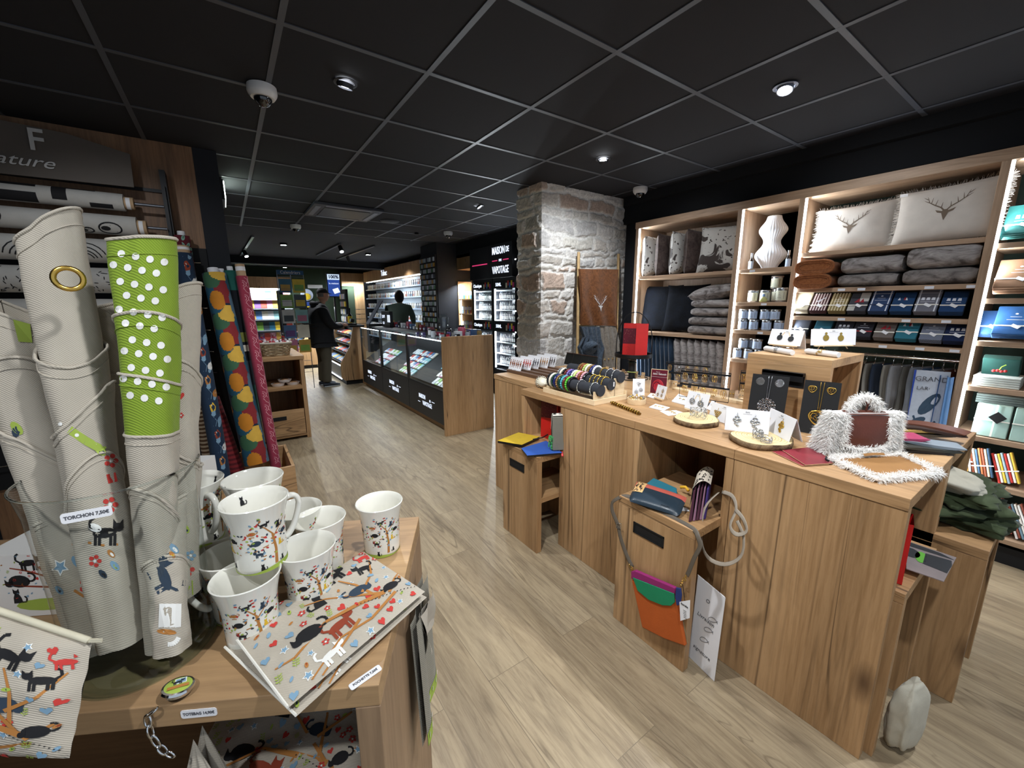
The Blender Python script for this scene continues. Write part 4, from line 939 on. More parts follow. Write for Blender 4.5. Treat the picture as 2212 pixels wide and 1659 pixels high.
u = thing('brand_sign', 'taupe sign board with white letter F above the wall fabric rolls', 'sign', (-.95, 1.6, 2.3))
TP = mat('taupe_board', '#5d5650', .7, var=.04)
MB().prism([(-1.6, 1.575, 2.15), (-.672, 1.575, 2.165), (-.668, 1.60, 2.36), (-.93, 1.60, 2.42), (-1.6, 1.60, 2.46)], (0, .012, 0)).build('board', TP, u)
LW = mat('letter_white', '#c9c9c8', .6)
fp = Yp(76, 303, 1.57); text('F', 'lettering', LW, u, (fp.x, 1.578, fp.z), (1, 0, 0), (0, .1, 1), .165, .001, sx=.9, bold=.002)
fp = Yp(30, 346, 1.57); text('Nature', 'lettering', LW, u, (fp.x-.005, 1.574, fp.z+.005), (1, 0, 0), (0, .1, 1), .085, .001, shear=.35, sx=1.25)
# lit panel sign on the passage wall
u = thing('light_sign', 'bright lit wall sign seen edge-on beside the fabric corner', 'light sign', (-.2, 2.6, 2.5))
MB().box(-.224, -.19, 2.45, 2.85, 2.33, 2.49).build('housing', BLACK, u); MB().box(-.1899, -.183, 2.46, 2.84, 2.34, 2.48).build('light_face', emit('sign_light', '#eafff0', 12), u)
# ================================================================ JEWELLERY AND BAGS ON THE ISLAND
def UP(a=1): return Vector((0, 0, a))
def stand_frame(bl, br, z, h, lean=.25):
    A = Zp(*bl, z); B = Zp(*br, z); x = (B-A); w = x.length; x.normalize(); n = x.cross(UP()); 
    if n.dot(CAM-A) < 0: n = -n
    up = (UP()*math.cos(lean)-n*math.sin(lean)).normalized(); nn = n*math.cos(lean)+UP()*math.sin(lean)
    return A, B, x, w, up, nn, h
def ring_items(fr, cx, cy, r, t=.0009, n=14):     # a thin metal ring drawn on a card, as a real tube
    A, B, x, w, up, nn, h = fr
    return [A+x*(cx+r*math.cos(2*PI*k/n))+up*(cy+r*math.sin(2*PI*k/n))+nn*.0025 for k in range(n)], t
def earring(mb, fr, cx, cy, s, kind, m=0):
    A, B, x, w, up, nn, h = fr
    P = lambda a, b, d=.0025: A+x*(cx+a*s)+up*(cy+b*s)+nn*d
    def ring(a, b, r, t=.06): mb.tube([P(a+r*math.cos(2*PI*k/12), b+r*math.sin(2*PI*k/12)) for k in range(12)], t*s*1.5, 5, m, closed=True)
    if kind == 'hook' or kind in ('circles', 'flower', 'leafdrop', 'grape'): mb.tube([P(0, .95), P(.03, .8), P(-.03, .7), P(0, .55)], .03*s, 4, m)
    if kind == 'circles':
        for a, b, r in ((0, .3, .22), (-.3, -.05, .17), (.3, -.05, .17), (0, -.15, .2), (-.12, -.55, .14), (.1, -.8, .1)): ring(a, b, r)
    if kind == 'flower':
        for k in range(9): q = 2*PI*k/9; ring(.38*math.cos(q), -.1+.38*math.sin(q), .17, .035); 
        ring(0, -.1, .2, .04)
    if kind == 'grape':
        for j in range(4):
            for k in range(4-j): ring((k-(3-j)/2)*.34, .3-j*.3, .15, .035)
    if kind == 'leafdrop':
        mb.tube([P(.5*math.sin(t)*(1-.3*math.cos(t)), -.15-.55*math.cos(t)) for t in [2*PI*k/18 for k in range(18)]], .05*s, 5, m, closed=True)
        for k in range(-3, 4): mb.tube([P(k*.11, -.55+.05*abs(k)), P(-k*.05, -.1), P(k*.09, .28-.06*abs(k))], .025*s, 4, m)
    if kind == 'disc':
        mb.add([P(.22*math.cos(q), .62+.22*math.sin(q)) for q in [k*PI/8 for k in range(16)]], [tuple(range(16))], m)
        mb.add([P((.5+.05*(k % 2))*math.cos(q), -.12+(.5+.05*(k % 2))*math.sin(q)) for k, q in enumerate([k*PI/16 for k in range(32)])], [tuple(range(32))], m)
    if kind == 'squares':
        for rr, nn_ in ((.16, 5), (.36, 10), (.55, 14)):
            for k in range(nn_):
                q = 2*PI*k/nn_+rr*3; c = (rr*math.cos(q), rr*math.sin(q)); e = .09
                pts = [P(c[0]+e*math.cos(q+PI/4+i*PI/2), c[1]+e*math.sin(q+PI/4+i*PI/2)) for i in range(4)]; mb.tube(pts, .03*s, 4, m, closed=True)
    if kind == 'drop':
        f = lambda q, sc: P(sc*(.5*math.sin(q)*(1-.35*math.cos(q))), sc*(-.5*math.cos(q))-.1)
        mb.tube([f(2*PI*k/22, 1) for k in range(22)], .06*s, 5, m, closed=True)
        rg = random.Random(3)
        for k in range(26):
            q = rg.uniform(0, 2*PI); r0 = rg.uniform(.1, .85); a, b = f(q, r0), f(q+.5, r0*.9+.1); mb.tube([a, b], .036*s, 4, m)
def card_thing(label, bl, br, z, h, lean=.25, m=None, name='earring_card', cat='earring card', group=None, tent=0, thick=.0012, logo=True, pats=(), mm=None, easel=False, dz=0):
    fr = stand_frame(bl, br, z+dz, h, lean); A, B, x, w, up, nn, h = fr
    u = thing(name, label, cat, A, 0, group)
    MB().prism([A, B, B+up*h, A+up*h], -nn*thick).build('card', m or PAPER, u)
    if tent:
        n0 = Vector((nn.x, nn.y, 0)).normalized(); t0, t1 = A+up*h-nn*thick, B+up*h-nn*thick; d = -n0*tent*2
        g0, g1 = Vector((t0.x, t0.y, z+.0005))-n0*tent, Vector((t1.x, t1.y, z+.0005))-n0*tent
        MB().prism([t0, t1, g1, g0], -n0*.001).build('card_back', m or PAPER, u)
    dark = m is not None and m is BLK
    if logo:
        text('RAS', 'logo', WHITE if dark else INK, u, A+x*(w*.5)+up*(h*(.09 if dark else .87))+nn*.0004, x, up, h*(.07 if dark else .1), .0002)
        MB().obox(A+x*(w*.5)+up*(h*(.045 if dark else .79))+nn*.0004, x*w*.1, up*.0004, nn*.0002).build('fine_print', WHITE if dark else INK, u)
    for kind, cx, cy, s, mt in pats:
        mb = MB(); earring(mb, fr, cx*w, cy*h, s*1.3, kind); mb.build('earring' if kind != 'pendant' else 'pendant', mt, u, smooth=True)
    if easel: easel_thing(label, fr, z)
    return u, fr
def easel_thing(lb, fr, z):
    A, B, x, w, up, nn, h = fr
    n0 = Vector((nn.x, nn.y, 0)).normalized(); M_ = (A+B)/2; 
    u = thing('mini_easel', 'small wooden easel under the '+lb.split(' on ')[0].replace('white ', '').replace('on easel', ''), 'easel', Vector((M_.x, M_.y, z)))
    zb = A.z; f = lambda a, d, hh: Vector((M_.x, M_.y, 0))+x*a-n0*d+UP(hh)
    MB().obox(f(0, -.004, zb-.003), x*w*.42, n0*.007, UP(.0025)).build('ledge', WPALE, u)
    for s_ in (-1, 1): MB().tube([f(s_*w*.33, -.001, z+.0005), f(s_*w*.06, .02, zb+h*.8)], .0025, 4).build('leg', WPALE, u)
    MB().tube([f(0, .06, z+.0005), f(0, .02, zb+h*.78)], .0025, 4).build('leg', WPALE, u)
# --- white tent cards and their earrings
card_thing('white tent card with two silver spiral earrings, on the nearer wood slice', (1565, 928), (1660, 939), T+.0235, .092, .2, tent=.03, pats=[('circles', .27, .52, .022, SILVER), ('circles', .68, .5, .024, SILVER)])
card_thing('white tent card with a gold spiral earring, right of the spiral silver ones', (1650, 925), (1704, 955), T+.0235, .09, .2, tent=.03, pats=[('circles', .6, .5, .023, GOLD), ('circles', .05, .55, .02, GOLD)])
card_thing('white tent card with gold grape-cluster earrings between the two wood slices', (1530, 903), (1588, 922), T+.001, .08, .2, tent=.03, pats=[('grape', .3, .42, .022, GOLD), ('grape', .75, .3, .02, GOLD)])
card_thing('white card with two silver flower earrings on easel behind the far wood slice', (1478, 880), (1524, 892), T, .09, .28, easel=True, dz=.018, pats=[('flower', .3, .48, .022, SILVER), ('flower', .7, .44, .023, SILVER)])
card_thing('small white card with four gold studs on easel right of the round bowl', (1414, 856), (1434, 863), T, .072, .25, easel=True, dz=.014, logo=False, pats=[('hook', .3, .62, .02, GOLD), ('leafdrop', .7, .62, .014, GOLD), ('leafdrop', .3, .25, .012, GOLD), ('leafdrop', .7, .25, .012, GOLD)])
card_thing('grey-white tent card with silver round disc earrings on the raised box', (1658, 742), (1728, 748), 1.208, .085, .3, tent=.03, easel=True, dz=.018, pats=[('disc', .33, .5, .022, SILVER), ('disc', .68, .45, .022, SILVER)])
card_thing('white card with gold round disc earrings on the raised box, right of the silver', (1751, 746), (1848, 745), 1.208, .085, .12, easel=True, dz=.02, pats=[('disc', .33, .5, .024, GOLD), ('disc', .66, .48, .024, GOLD)])
# --- black necklace cards leaning on the raised box
def necklace_card(label, bl, br, h, kind, mt, lean=.16, px=.5):
    u, fr = card_thing(label, bl, br, T+.002, h*1.17, lean, BLK, 'necklace_card', 'necklace card', thick=.003, pats=[(kind, .24, .85, .021, mt), (kind, .76, .85, .021, mt)])
    A, B, x, w, up, nn, h = fr
    mb = MB(); earring(mb, fr, w*px, h*.34, .058, kind); mb.build('pendant', mt, u, smooth=True)
    ch = MB(); 
    for s_ in (-1, 1): ch.tube([A+x*(w*px+s_*.003*(1+i/8))+up*(h*(.46+.065*i))+nn*(.004+.001*(i % 2)) for i in range(9)], .0011, 5)
    ch.build('necklace', mt, u, smooth=True)
necklace_card('black display card with silver square-mosaic necklace set, behind the tent cards', (1612, 905), (1690, 918), .185, 'squares', SILVER)
necklace_card('black display card with gold openwork drop necklace set, beside the fur handbag', (1722, 932), (1800, 945), .19, 'drop', GOLD)
# --- wood slices
BARK = fur('bark', '#4b3a2c', '#8a7458', .95, 20, (1, 1, 1), 0, .8)
def slice_mat():
    m, t, nd, lk, b = nt('log_end'); co = coords(nd, lk, (1, 1, .01)); w = nd.new('ShaderNodeTexWave'); w.wave_type = 'RINGS'; w.rings_direction = 'Z'; lk.new(co, w.inputs[0]); w.inputs['Scale'].default_value = 16; w.inputs['Distortion'].default_value = 2.5; w.inputs['Detail Scale'].default_value = .6
    lk.new(ramp(nd, lk, w.outputs[1], [(0, srgb('#c9b183')), (.8, srgb('#dccb9f')), (1, srgb('#b3965f'))]), b.inputs['Base Color']); b.inputs['Roughness'].default_value = .7; return m
SLM = slice_mat()
def slice_(label, c, r, hh, seed):
    u = thing('wood_slice', label, 'wood slice', c); rg = random.Random(seed); n = 48
    rr = [r*(1+.06*math.sin(2*PI*i/n*2+seed)+.03*math.sin(2*PI*i/n*5+seed*2)+rg.uniform(-.008, .008)) for i in range(n)]
    ring = lambda k, z: [Vector(c)+Vector((rr[i]*k*math.cos(2*PI*i/n), rr[i]*k*math.sin(2*PI*i/n), z)) for i in range(n)]
    mb = MB(); v = ring(1, 0)+ring(1.02, hh*.5)+ring(1, hh)+ring(.97, hh+.0005); mb.add(v, [(k*n+i, k*n+(i+1) % n, (k+1)*n+(i+1) % n, (k+1)*n+i) for k in range(3) for i in range(n)]+[tuple(range(n))[::-1]], 0)
    mb.build('bark', BARK, u, smooth=True)
    m2 = MB(); m2.add([p-Vector(c) for p in ring(.97, hh+.0006)], [tuple(range(n))]); TM['_'] = Matrix.Identity(4)
    o = m2.build('cut_face', SLM, None); o.parent = u; return u
c1 = Zp(1504, 905, T+.017); c1.z = T; slice_('round slice of log with bark edge, under the silver cuff', c1, .098, .022, 1)
c2 = Zp(1645, 945, T+.02); c2.z = T; slice_('larger round slice of log carrying the silver spiral tent card and rings', c2, .108, .0225, 2)
# silver cuff and rings lying on the slices
def cuff(label, c, r, hh, m, seed, cat='bracelet', name='openwork_cuff'):
    u = thing(name, label, cat, c); rg = random.Random(seed); mb = MB()
    for k in range(34):
        a = rg.uniform(0, 2*PI); z = rg.uniform(.2, .8)*hh; q = rg.uniform(.18, .32)*hh; o = Vector((math.cos(a), math.sin(a), 0)); t = Vector((-math.sin(a), math.cos(a), 0))
        mb.tube([Vector(c)+o*r+t*(q*math.cos(j*PI/5))+UP(z+q*.8*math.sin(j*PI/5)) for j in range(10)], .0009, 4, closed=True)
    mb.build('metalwork', m, u, smooth=True); return u
cuff('silver openwork cuff on the far wood slice', c1+Vector((.005, -.005, .0235)), .034, .046, SILVER, 2)
cuff('silver ring with spiral discs on the nearer slice, left of its pair', Zp(1636, 947, T+.0235), .016, .036, SILVER, 5, 'ring', 'spiral_ring')
cuff('silver ring with spiral discs at the edge of the nearer slice', Zp(1655, 955, T+.0235), .018, .026, SILVER, 6, 'ring', 'spiral_ring')
def bolster(label, p, q, m, seed):
    A, B = Zp(*p, 1.222), Zp(*q, 1.222); u = thing('bracelet_bolster', label, 'bracelet holder', (A+B)/2); ax = (B-A)
    MB().lathe([(.008, 0), (.0135, .012), (.0135, ax.length-.012), (.012, ax.length)], A, 18, ax=ax, close=True).build('bolster', WHITE, u, smooth=50)
    v = thing('openwork_cuff', label.replace('white paper roll with', '').strip().replace(' in front', ', worn on the white roll in front'), 'bracelet', (A+B)/2); mb = MB(); c = (A+B)/2; a = ax.normalized(); rg = random.Random(seed)
    y1 = a.cross(UP()).normalized(); y2 = a.cross(y1)
    for k in range(40):
        t = rg.uniform(0, 2*PI); d = rg.uniform(-.012, .012); o = y1*math.cos(t)+y2*math.sin(t); tt = a.cross(o); e = .004
        mb.tube([c+a*(d+e*math.cos(j*PI/3))+o*.0155+tt*e*math.sin(j*PI/3) for j in range(6)], .0008, 4, closed=True)
    mb.build('metalwork', m, v, smooth=True)
bolster('white paper roll with silver openwork cuff in front of the silver disc card', (1652, 752), (1712, 762), SILVER, 1)
bolster('white paper roll with gold openwork cuff in front of the gold disc card', (1740, 758), (1812, 767), GOLD, 2)
# --- bracelet display
u = thing('bracelet_display', 'stepped pale wood tray with three charcoal rolls at the island front', 'bracelet display', Zp(1270, 850, T))
ends = [Vector((1.324, -.47, .982)), Vector((1.406, -.47, 1.006)), Vector((1.484, -.47, 1.039))]
yy0 = ends[0].y-.002; xx0 = ends[0].x-.045; xx1 = ends[2].x+.045; LR = .42
e0 = Vector((xx0, yy0, T))
mb = MB().box(xx0, xx1, yy0-.006, yy0, T+.0005, T+.03).box(xx0, xx1, yy0+LR, yy0+LR+.008, T, T+.03).box(xx0-.008, xx0, yy0-.006, yy0+LR+.008, T+.0005, T+.03).box(xx1, xx1+.008, yy0-.006, yy0+LR+.008, T+.0005, T+.05).box(xx0, xx1, yy0, yy0+LR, T+.0005, T+.006)
mb.build('tray', WPALE, u, bevel=.001)
CHAR = mat('charcoal_felt', '#2b2d33', .9); rolls = []
for k, e in enumerate(ends):
    MB().prism([(e.x-.0405, yy0+.008, T+.006), (e.x+.0405, yy0+.008, T+.006), (e.x+.0405, yy0+.008, e.z), (e.x+.033, yy0+.008, e.z), (e.x+.018, yy0+.008, e.z-.026), (e.x-.018, yy0+.008, e.z-.026), (e.x-.033, yy0+.008, e.z), (e.x-.0405, yy0+.008, e.z)], (0, .008, 0)).build('notched_support', WPALE, u)
    MB().prism([(e.x-.0405, yy0+LR-.02, T+.006), (e.x+.0405, yy0+LR-.02, T+.006), (e.x+.0405, yy0+LR-.02, e.z-.03), (e.x-.0405, yy0+LR-.02, e.z-.03)], (0, .008, 0)).build('notched_support', WPALE, u)
    p, q = Vector((e.x, yy0-.004, e.z+.004)), Vector((e.x, yy0+LR-.004, e.z+.004)); rolls.append((p, q))
    MB().cyl(p, q, .032, 24).build('display_roll', CHAR, u, smooth=50)
MB().box(ends[1].x+.012, ends[1].x+.02, yy0-.0055, yy0-.0043, ends[1].z-.008, ends[1].z+.018).build('barcode_label', PAPER, u)
BC = [('black', '#16161a'), ('cream', '#d8d0bd'), ('dark green', '#173a33'), ('navy', '#20265e'), ('turquoise', '#4fa4b5'), ('bright green', '#5fbf3f'), ('red-brown', '#5c221e'), ('lilac', '#8a72b4'), ('white', '#e4e4e4'), ('pink', '#dba3ad'), ('lime', '#bccf7a'), ('amber', '#7b3f1f'), ('grey', '#77797c'), ('tortoise', '#8a6a3e')]
ORD = ['first', 'second', 'third', 'fourth', 'fifth', 'sixth', 'seventh', 'eighth', 'ninth', 'tenth', 'eleventh', 'twelfth', 'thirteenth', 'fourteenth', 'fifteenth']
def bracelet(c, ax, r, m, label, beads=20, tr=.0045, group='bracelets on the charcoal rolls'):
    u = thing('bead_bracelet', label, 'bracelet', c, 0, group); a = Vector(ax).normalized(); y1 = a.cross(UP()).normalized(); y2 = a.cross(y1); mb = MB()
    if beads:
        for k in range(beads): t = 2*PI*k/beads; mb.sphere(Vector(c)+(y1*math.cos(t)+y2*math.sin(t))*(r+tr), tr, 6, 4)
    else: mb.tube([Vector(c)+(y1*math.cos(t)+y2*math.sin(t))*(r+tr) for t in [2*PI*k/24 for k in range(24)]], tr, 6, closed=True)
    mb.build('beads', m, u, smooth=True); return u
seqs = [['black', 'cream', 'dark green', 'navy', 'tortoise', 'dark green', 'turquoise', 'red-brown', 'bright green', 'black'], ['grey', 'cream', 'black', 'red-brown', 'lilac', 'navy', 'white', 'lime', 'pink', 'amber', 'pink', 'black'], ['tortoise', 'amber', 'lime', 'cream', 'tortoise', 'navy', 'white']]
cmap = {n: mat('bead_'+n.replace(' ', '_').replace('-', '_'), c, .2, coat=.4) for n, c in BC}
RN = ['front', 'middle', 'rear']
for k, (p, q) in enumerate(rolls):
    sq = seqs[k]; d = (p-q).normalized()
    for i, n in enumerate(sq): bracelet(q+d*(.014+i*.0205+(0 if k < 2 else .10)), d, .032, cmap[n], f'{n} bracelet, {ORD[i]} from the left on the {RN[k]} charcoal roll', 0 if i % 2 else 20, .0078)
for k, ts, m, nm in ((0, (.27, .37), SILVER, 'silver'), (1, (.285, .315, .345, .375), GOLD, 'gold'), (2, (.29, .335, .38), GOLD, 'gold')):
    p, q = rolls[k]; d = (p-q).normalized()
    for i, t in enumerate(ts): bracelet(q+d*t, d, .0322, SILVER if (k == 2 and i > 0) else m, f'fine {"silver" if (k == 2 and i > 0) else nm} chain bracelet, {ORD[i]} from the right half of the {RN[k]} roll', 26, .0045)
# cream bracelet pillow
c = Zp(1171, 826, T+.034); u = thing('bracelet_pillow', 'small cream pillow wearing black bead bracelets at the left of the island', 'pillow', c)
dirp = Vector((-.35, -.94, 0)).normalized(); sidep = dirp.cross(UP())
f = lambda a, b: c+dirp*((a-.5)*.13)+(sidep*math.cos(2*PI*b)*.037+UP(1)*math.sin(2*PI*b)*.032)*(max(0.02, 1-(2*a-1)**4))
MB().grid(f, 18, 20).build('cushion', mat('cream_satin', '#d9d3bf', .4), u, smooth=True)
for k in range(4):
    t = -.028+k*.011; v = bracelet(c+dirp*t, dirp, .0345, cmap['black'] if k % 2 == 0 else cmap['cream'], ['black bead bracelet outermost on the cream pillow', 'pale bead bracelet second on the cream pillow', 'black bead bracelet third on the cream pillow', 'pale bead bracelet innermost on the cream pillow'][k], 18, .0035, 'bracelets on the cream pillow')
# ring stick, round bowl
A, B = Zp(1320, 869, T+.009), Zp(1383, 894, T+.009); u = thing('ring_stick', 'dark gold ring stick lying along the front edge of the worktop', 'ring stick', A)
ax = B-A; MB().cyl(A, B, .0065, 12).build('rod', mat('bronze', '#7d5f2e', .35, .8), u, smooth=40)
for k in range(13): c = A+ax*(.06+k*.073); bracelet(c, ax, .0065, mat('bronze_ring', '#b08a43', .25, 1) if k % 3 else GOLD, f'bronze ring, {ORD[k]} from the left on the ring stick', 0, .0022, 'rings on the ring stick')
bpy.data.objects
c = Zp(1372, 872, T); c += Vector((.01, .0, 0)); u = thing('round_tray', 'small round pale wood tray filled with rings and a card', 'tray', c)
MB().lathe([(0, .0005), (.049, .0005), (.050, .003), (.050, .030), (.046, .030), (.046, .018), (0, .018)], c, 36).build('tray', WPALE, u, smooth=40)
for k in range(10):
    a = k*2*PI/10; p = c+Vector((.034*math.cos(a), .034*math.sin(a), .0185)); v = thing('ring', ('gold' if k % 2 else 'silver')+f' openwork ring in the round wooden tray, {ORD[k]} clockwise from its right side', 'ring', p, 0, 'rings in the round tray')
    MB().tube([p+Vector((.0105*math.cos(t+a), .002*math.sin(a), .0105+.0105*math.sin(t))) for t in [2*PI*j/14 for j in range(14)]], .0016, 5, closed=True).sphere(p+UP(.022), .006, 8, 5).build('band', GOLD if k % 2 else SILVER, v, smooth=True)
card_thing('tall white card with silver flower necklace standing in the round tray', (1366, 858), (1392, 858), T+.0185, .105, .08, logo=False, pats=[('flower', .3, .3, .014, SILVER), ('flower', .68, .42, .014, SILVER), ('grape', .5, .72, .013, SILVER)])
# flat white cards with rings
def flat_card(label, pts, m=GOLD, z=T, th=.004, items=3):
    P = [Zp(a, b, z+th) for a, b in pts]; u = thing('jewellery_card', label, 'earring card', P[0]); MB().prism(P, (0, 0, -th+.0005)).build('card', PAPER, u, bevel=.0005)
    c = sum(P, Vector())/4; ex = (P[1]-P[0]); ey = P[3]-P[0]
    mb = MB()
    for k in range(items):
        o = c+ex*((k-(items-1)/2)*.25)+UP(.003); mb.tube([o+Vector((.006*math.cos(t), .006*math.sin(t), .002*math.sin(2*t))) for t in [2*PI*j/12 for j in range(12)]], .0013, 5, closed=True)
    mb.build('earring_set', m, u, smooth=True); return u
flat_card('flat white card with gold leaf rings on the worktop front', [(1402, 879), (1433, 887), (1447, 880), (1416, 872)])
flat_card('thin white card with small gold earrings lying left of the far wood slice', [(1425, 888), (1444, 898), (1482, 893), (1460, 886)], z=T, th=.0015)
flat_card('white card with two gold hoops lying behind the flower earring card', [(1451, 866), (1480, 874), (1495, 862), (1466, 850)], th=.006, items=2)
flat_card('white card with a single brooch half hidden behind the flower earring card', [(1527, 882), (1540, 888), (1552, 872), (1538, 864)], th=.006, items=1)
flat_card('white card with gold ring behind the small easel card', [(1398, 856), (1416, 861), (1424, 853), (1406, 849)], items=1)
# --- valentine sign
u, fr = card_thing('dark red Saint Valentin card with a rose, standing behind the rings', (1404, 848), (1438, 852), T, .145, .08, mat('valentine_red', '#5c1226', .4), 'greeting_sign', 'sign', logo=False, thick=.004)
A, B, x, w, up, nn, h = fr
for s_, hh in ((.0, .5), (1, .5)): pass
MB().prism([A-x*.003, A, A+up*h, A-x*.003+up*h], -nn*.006).prism([B, B+x*.003, B+x*.003+up*h, B+up*h], -nn*.006).prism([A-x*.003+up*h, B+x*.003+up*h, B+x*.003+up*(h+.003), A-x*.003+up*(h+.003)], -nn*.006).build('wooden_frame', WPALE, u)
text('Saint Valentin', 'lettering', WHITE, u, A+x*w*.5+up*h*.82+nn*.0006, x, up, .0145, .0002, shear=.3, bold=.0002)
text('Pour la', 'lettering', WHITE, u, A+x*w*.4+up*h*.9+nn*.0006, x, up, .008, .0002, shear=.3)
MB().obox(A+x*w*.5+up*h*.7+nn*.0006, x*w*.5, up*.0005, nn*.0003).build('rule_line', WHITE, u)
mb = MB()
for k in range(7):
    r = .006+k*.0042; mb.tube([A+x*(w*.47+r*1.0*math.cos(t+k*.7))+up*(h*.33+r*1.15*math.sin(t+k*.7))+nn*(.0012+.0002*k) for t in [1.75*PI*j/16 for j in range(17)]], .0016, 5)
mb.build('rose_print', mat('rose_red', '#c52a3a', .5), u, smooth=True)
# --- black hoop earring stands
def hoop_stand(label, bl, br, h, rows, seed, z=T, hoops=True):
    A, B, x, w, up, nn, h = stand_frame(bl, br, z+.025, h, 0); u = thing('earring_stand', label, 'earring stand', Vector(((A.x+B.x)/2, (A.y+B.y)/2, z)))
    MB().tube([A, A+up*h, B+up*h, B], .0022, 6, closed=True).build('frame', BLACK, u, smooth=True)
    for k in (0.25, .75): MB().tube([A+x*w*k, A+x*w*k-UP(.0245)], .0022, 6).build('foot', BLACK, u)
    MB().obox(A+x*w*.5-UP(.0225), x*w*.35, nn*.03, UP(.0018)).build('base_plate', BLACK, u)
    rg = random.Random(seed)
    for j in range(rows):
        b = h*(1-j/rows)-(.006 if j == 0 else 0); MB().obox(A+x*w*.5+up*(b-.006), x*w*.5, nn*.001, up*.005).build('perforated_bar', BLACK, u)
        for k in range(5):
            c = A+x*(w*(.1+k*.2))+up*(b-.012); r = rg.uniform(.018, .024); m = rg.choice([GOLD, SILVER, GOLD])
            v = thing('hoop_earrings', f'{"gold" if m is GOLD else "silver"} hoop pair, {ORD[k]} from the left on the {["top", "second", "third"][j]} bar of the {label.split(" earring stand")[0]} stand', 'earrings', c, 0, 'hoop earrings on the black stands')
            mb = MB()
            for d in (-.004, .004): mb.tube([c+nn*.003+x*(d+r*.55*math.sin(t))-up*(r-r*math.cos(t))+nn*(r*.5*math.sin(t)) for t in [2*PI*i/16 for i in range(16)]], .0014, 5, closed=True)
            mb.build('hoops', m, v, smooth=True)
hoop_stand('front black earring stand with hoops, right of the flower card', (1467, 855), (1573, 870), .155, 2, 3)
hoop_stand('rear black earring stand partly behind the front one', (1436, 822), (1531, 832), .13, 2, 4)
hoop_stand('right-hand black earring stand beside the black necklace card', (1596, 850), (1640, 855), .135, 2, 5)
# pale wood risers with kraft earring cards
def riser(label, px, py, w, d, h, z=T):
    c = Zp(px, py, z); u = thing('display_riser', label, 'display riser', c); MB().box(c.x, c.x+d, c.y-w, c.y, z+.0005, z+h).build('block', WPALE, u, bevel=.001); return c
for k, (px, py, w, h, lb) in enumerate([(1452, 842, .30, .012, 'low pale wood riser behind the hoop stands, left one'), (1540, 862, .20, .016, 'low pale wood riser behind the hoop stands, middle one'), (1592, 868, .10, .02, 'small pale wood block right of the hoop stands'), (1600, 846, .16, .012, 'pale wood riser under the right-hand earring stand')]):
    c = riser(lb, px, py, w, .05, h)
kc = [(1449, 805, .04), (1452, 828, .04), (1455, 845, .035), (1480, 812, .03), (1500, 808, .035), (1520, 815, .035), (1515, 838, .035), (1545, 826, .035), (1560, 843, .035), (1580, 852, .03), (1478, 842, .035), (1500, 850, .03), (1310, 795, .03), (1325, 800, .04), (1345, 800, .03), (1372, 800, .04), (1388, 803, .03), (1585, 795, .035), (1605, 812, .03), (1622, 822, .03)]
kp = None
for k, (px, py, w) in enumerate(kc):
    base = Xp(px, py, 2.02 if px > 1400 else 2.12); z = max(T+.001, base.z-.03); base.z = T+.0008
    u = thing('kraft_card', f'kraft earring card, {["far left", "left", "centre", "right", "far right"][k % 5]} of the {["back row", "upper row", "middle row", "front row"][k//5]} on the rear worktop', 'earring card', base, 0, 'kraft earring cards on the rear worktop')
    hh = .05; MB().prism([base+Vector((0, w/2, 0)), base-Vector((0, w/2, 0)), base+Vector((.01, -w/2, hh)), base+Vector((.01, w/2, hh))], (.0015, 0, 0)).build('card', CORK, u)
    mb = MB()
    for d in (-.008, .008): mb.sphere(base+Vector((.006, d, hh*.6)), .004, 8, 5)
    mb.build('stud_pair', GOLD if k % 2 else SILVER, u, smooth=True)
# --- two-tier black tray stand with red bags
c = Zp(1368, 812, T); c.x = 2.12; c = Vector((2.10, .045, T)); t_ = Xp(1368, 768, 2.10); c.y = t_.y; zt = t_.z-.01
u = thing('tray_stand', 'black round raised tray with tall wire hoop handle at the back of the island', 'tray stand', c)
MB().lathe([(0, 0), (.128, 0), (.132, .004), (.132, .028), (.128, .028), (.127, .006), (0, .006)], c+UP(zt-T), 48).build('tray', BLACK, u, smooth=40)
hd = Vector((-.35, .94, 0)).normalized(); top = Xp(1370, 674, 2.1).z-T
MB().tube([c+hd*.13+UP(.001), c+hd*.13+UP(zt-T+.1)]+[c+hd*.13*math.cos(a)+UP(zt-T+.1+(top-(zt-T)-.1)*math.sin(a)) for a in [PI*k/12 for k in range(1, 12)]]+[c-hd*.13+UP(zt-T+.1), c-hd*.13+UP(.001)], .0035, 8).build('hoop_handle', BLACK, u, smooth=True)
MB().lathe([(.11, .001), (.114, .001), (.114, .006), (.11, .006)], c, 40).build('base_ring', BLACK, u, smooth=40)
ps = c+Vector((-.02, -.01, 0)); u = thing('bracelet_post', 'black bracelet post under the raised black tray', 'bracelet holder', ps)
MB().lathe([(.03, 0), (.03, .008), (.022, .01), (.022, zt-T-.012), (.03, zt-T-.01), (.03, zt-T-.003)], ps, 20, close=True).build('post', BLK, u, smooth=40)
for k, (n, z) in enumerate((('dark green', .12), ('grey', .14), ('lime', .05))): bracelet(ps+UP(z), (.1, .05, 1), .024, cmap[n], f'{n} bracelet on the black post under the raised tray', 26, .004, 'bracelets on the black post')
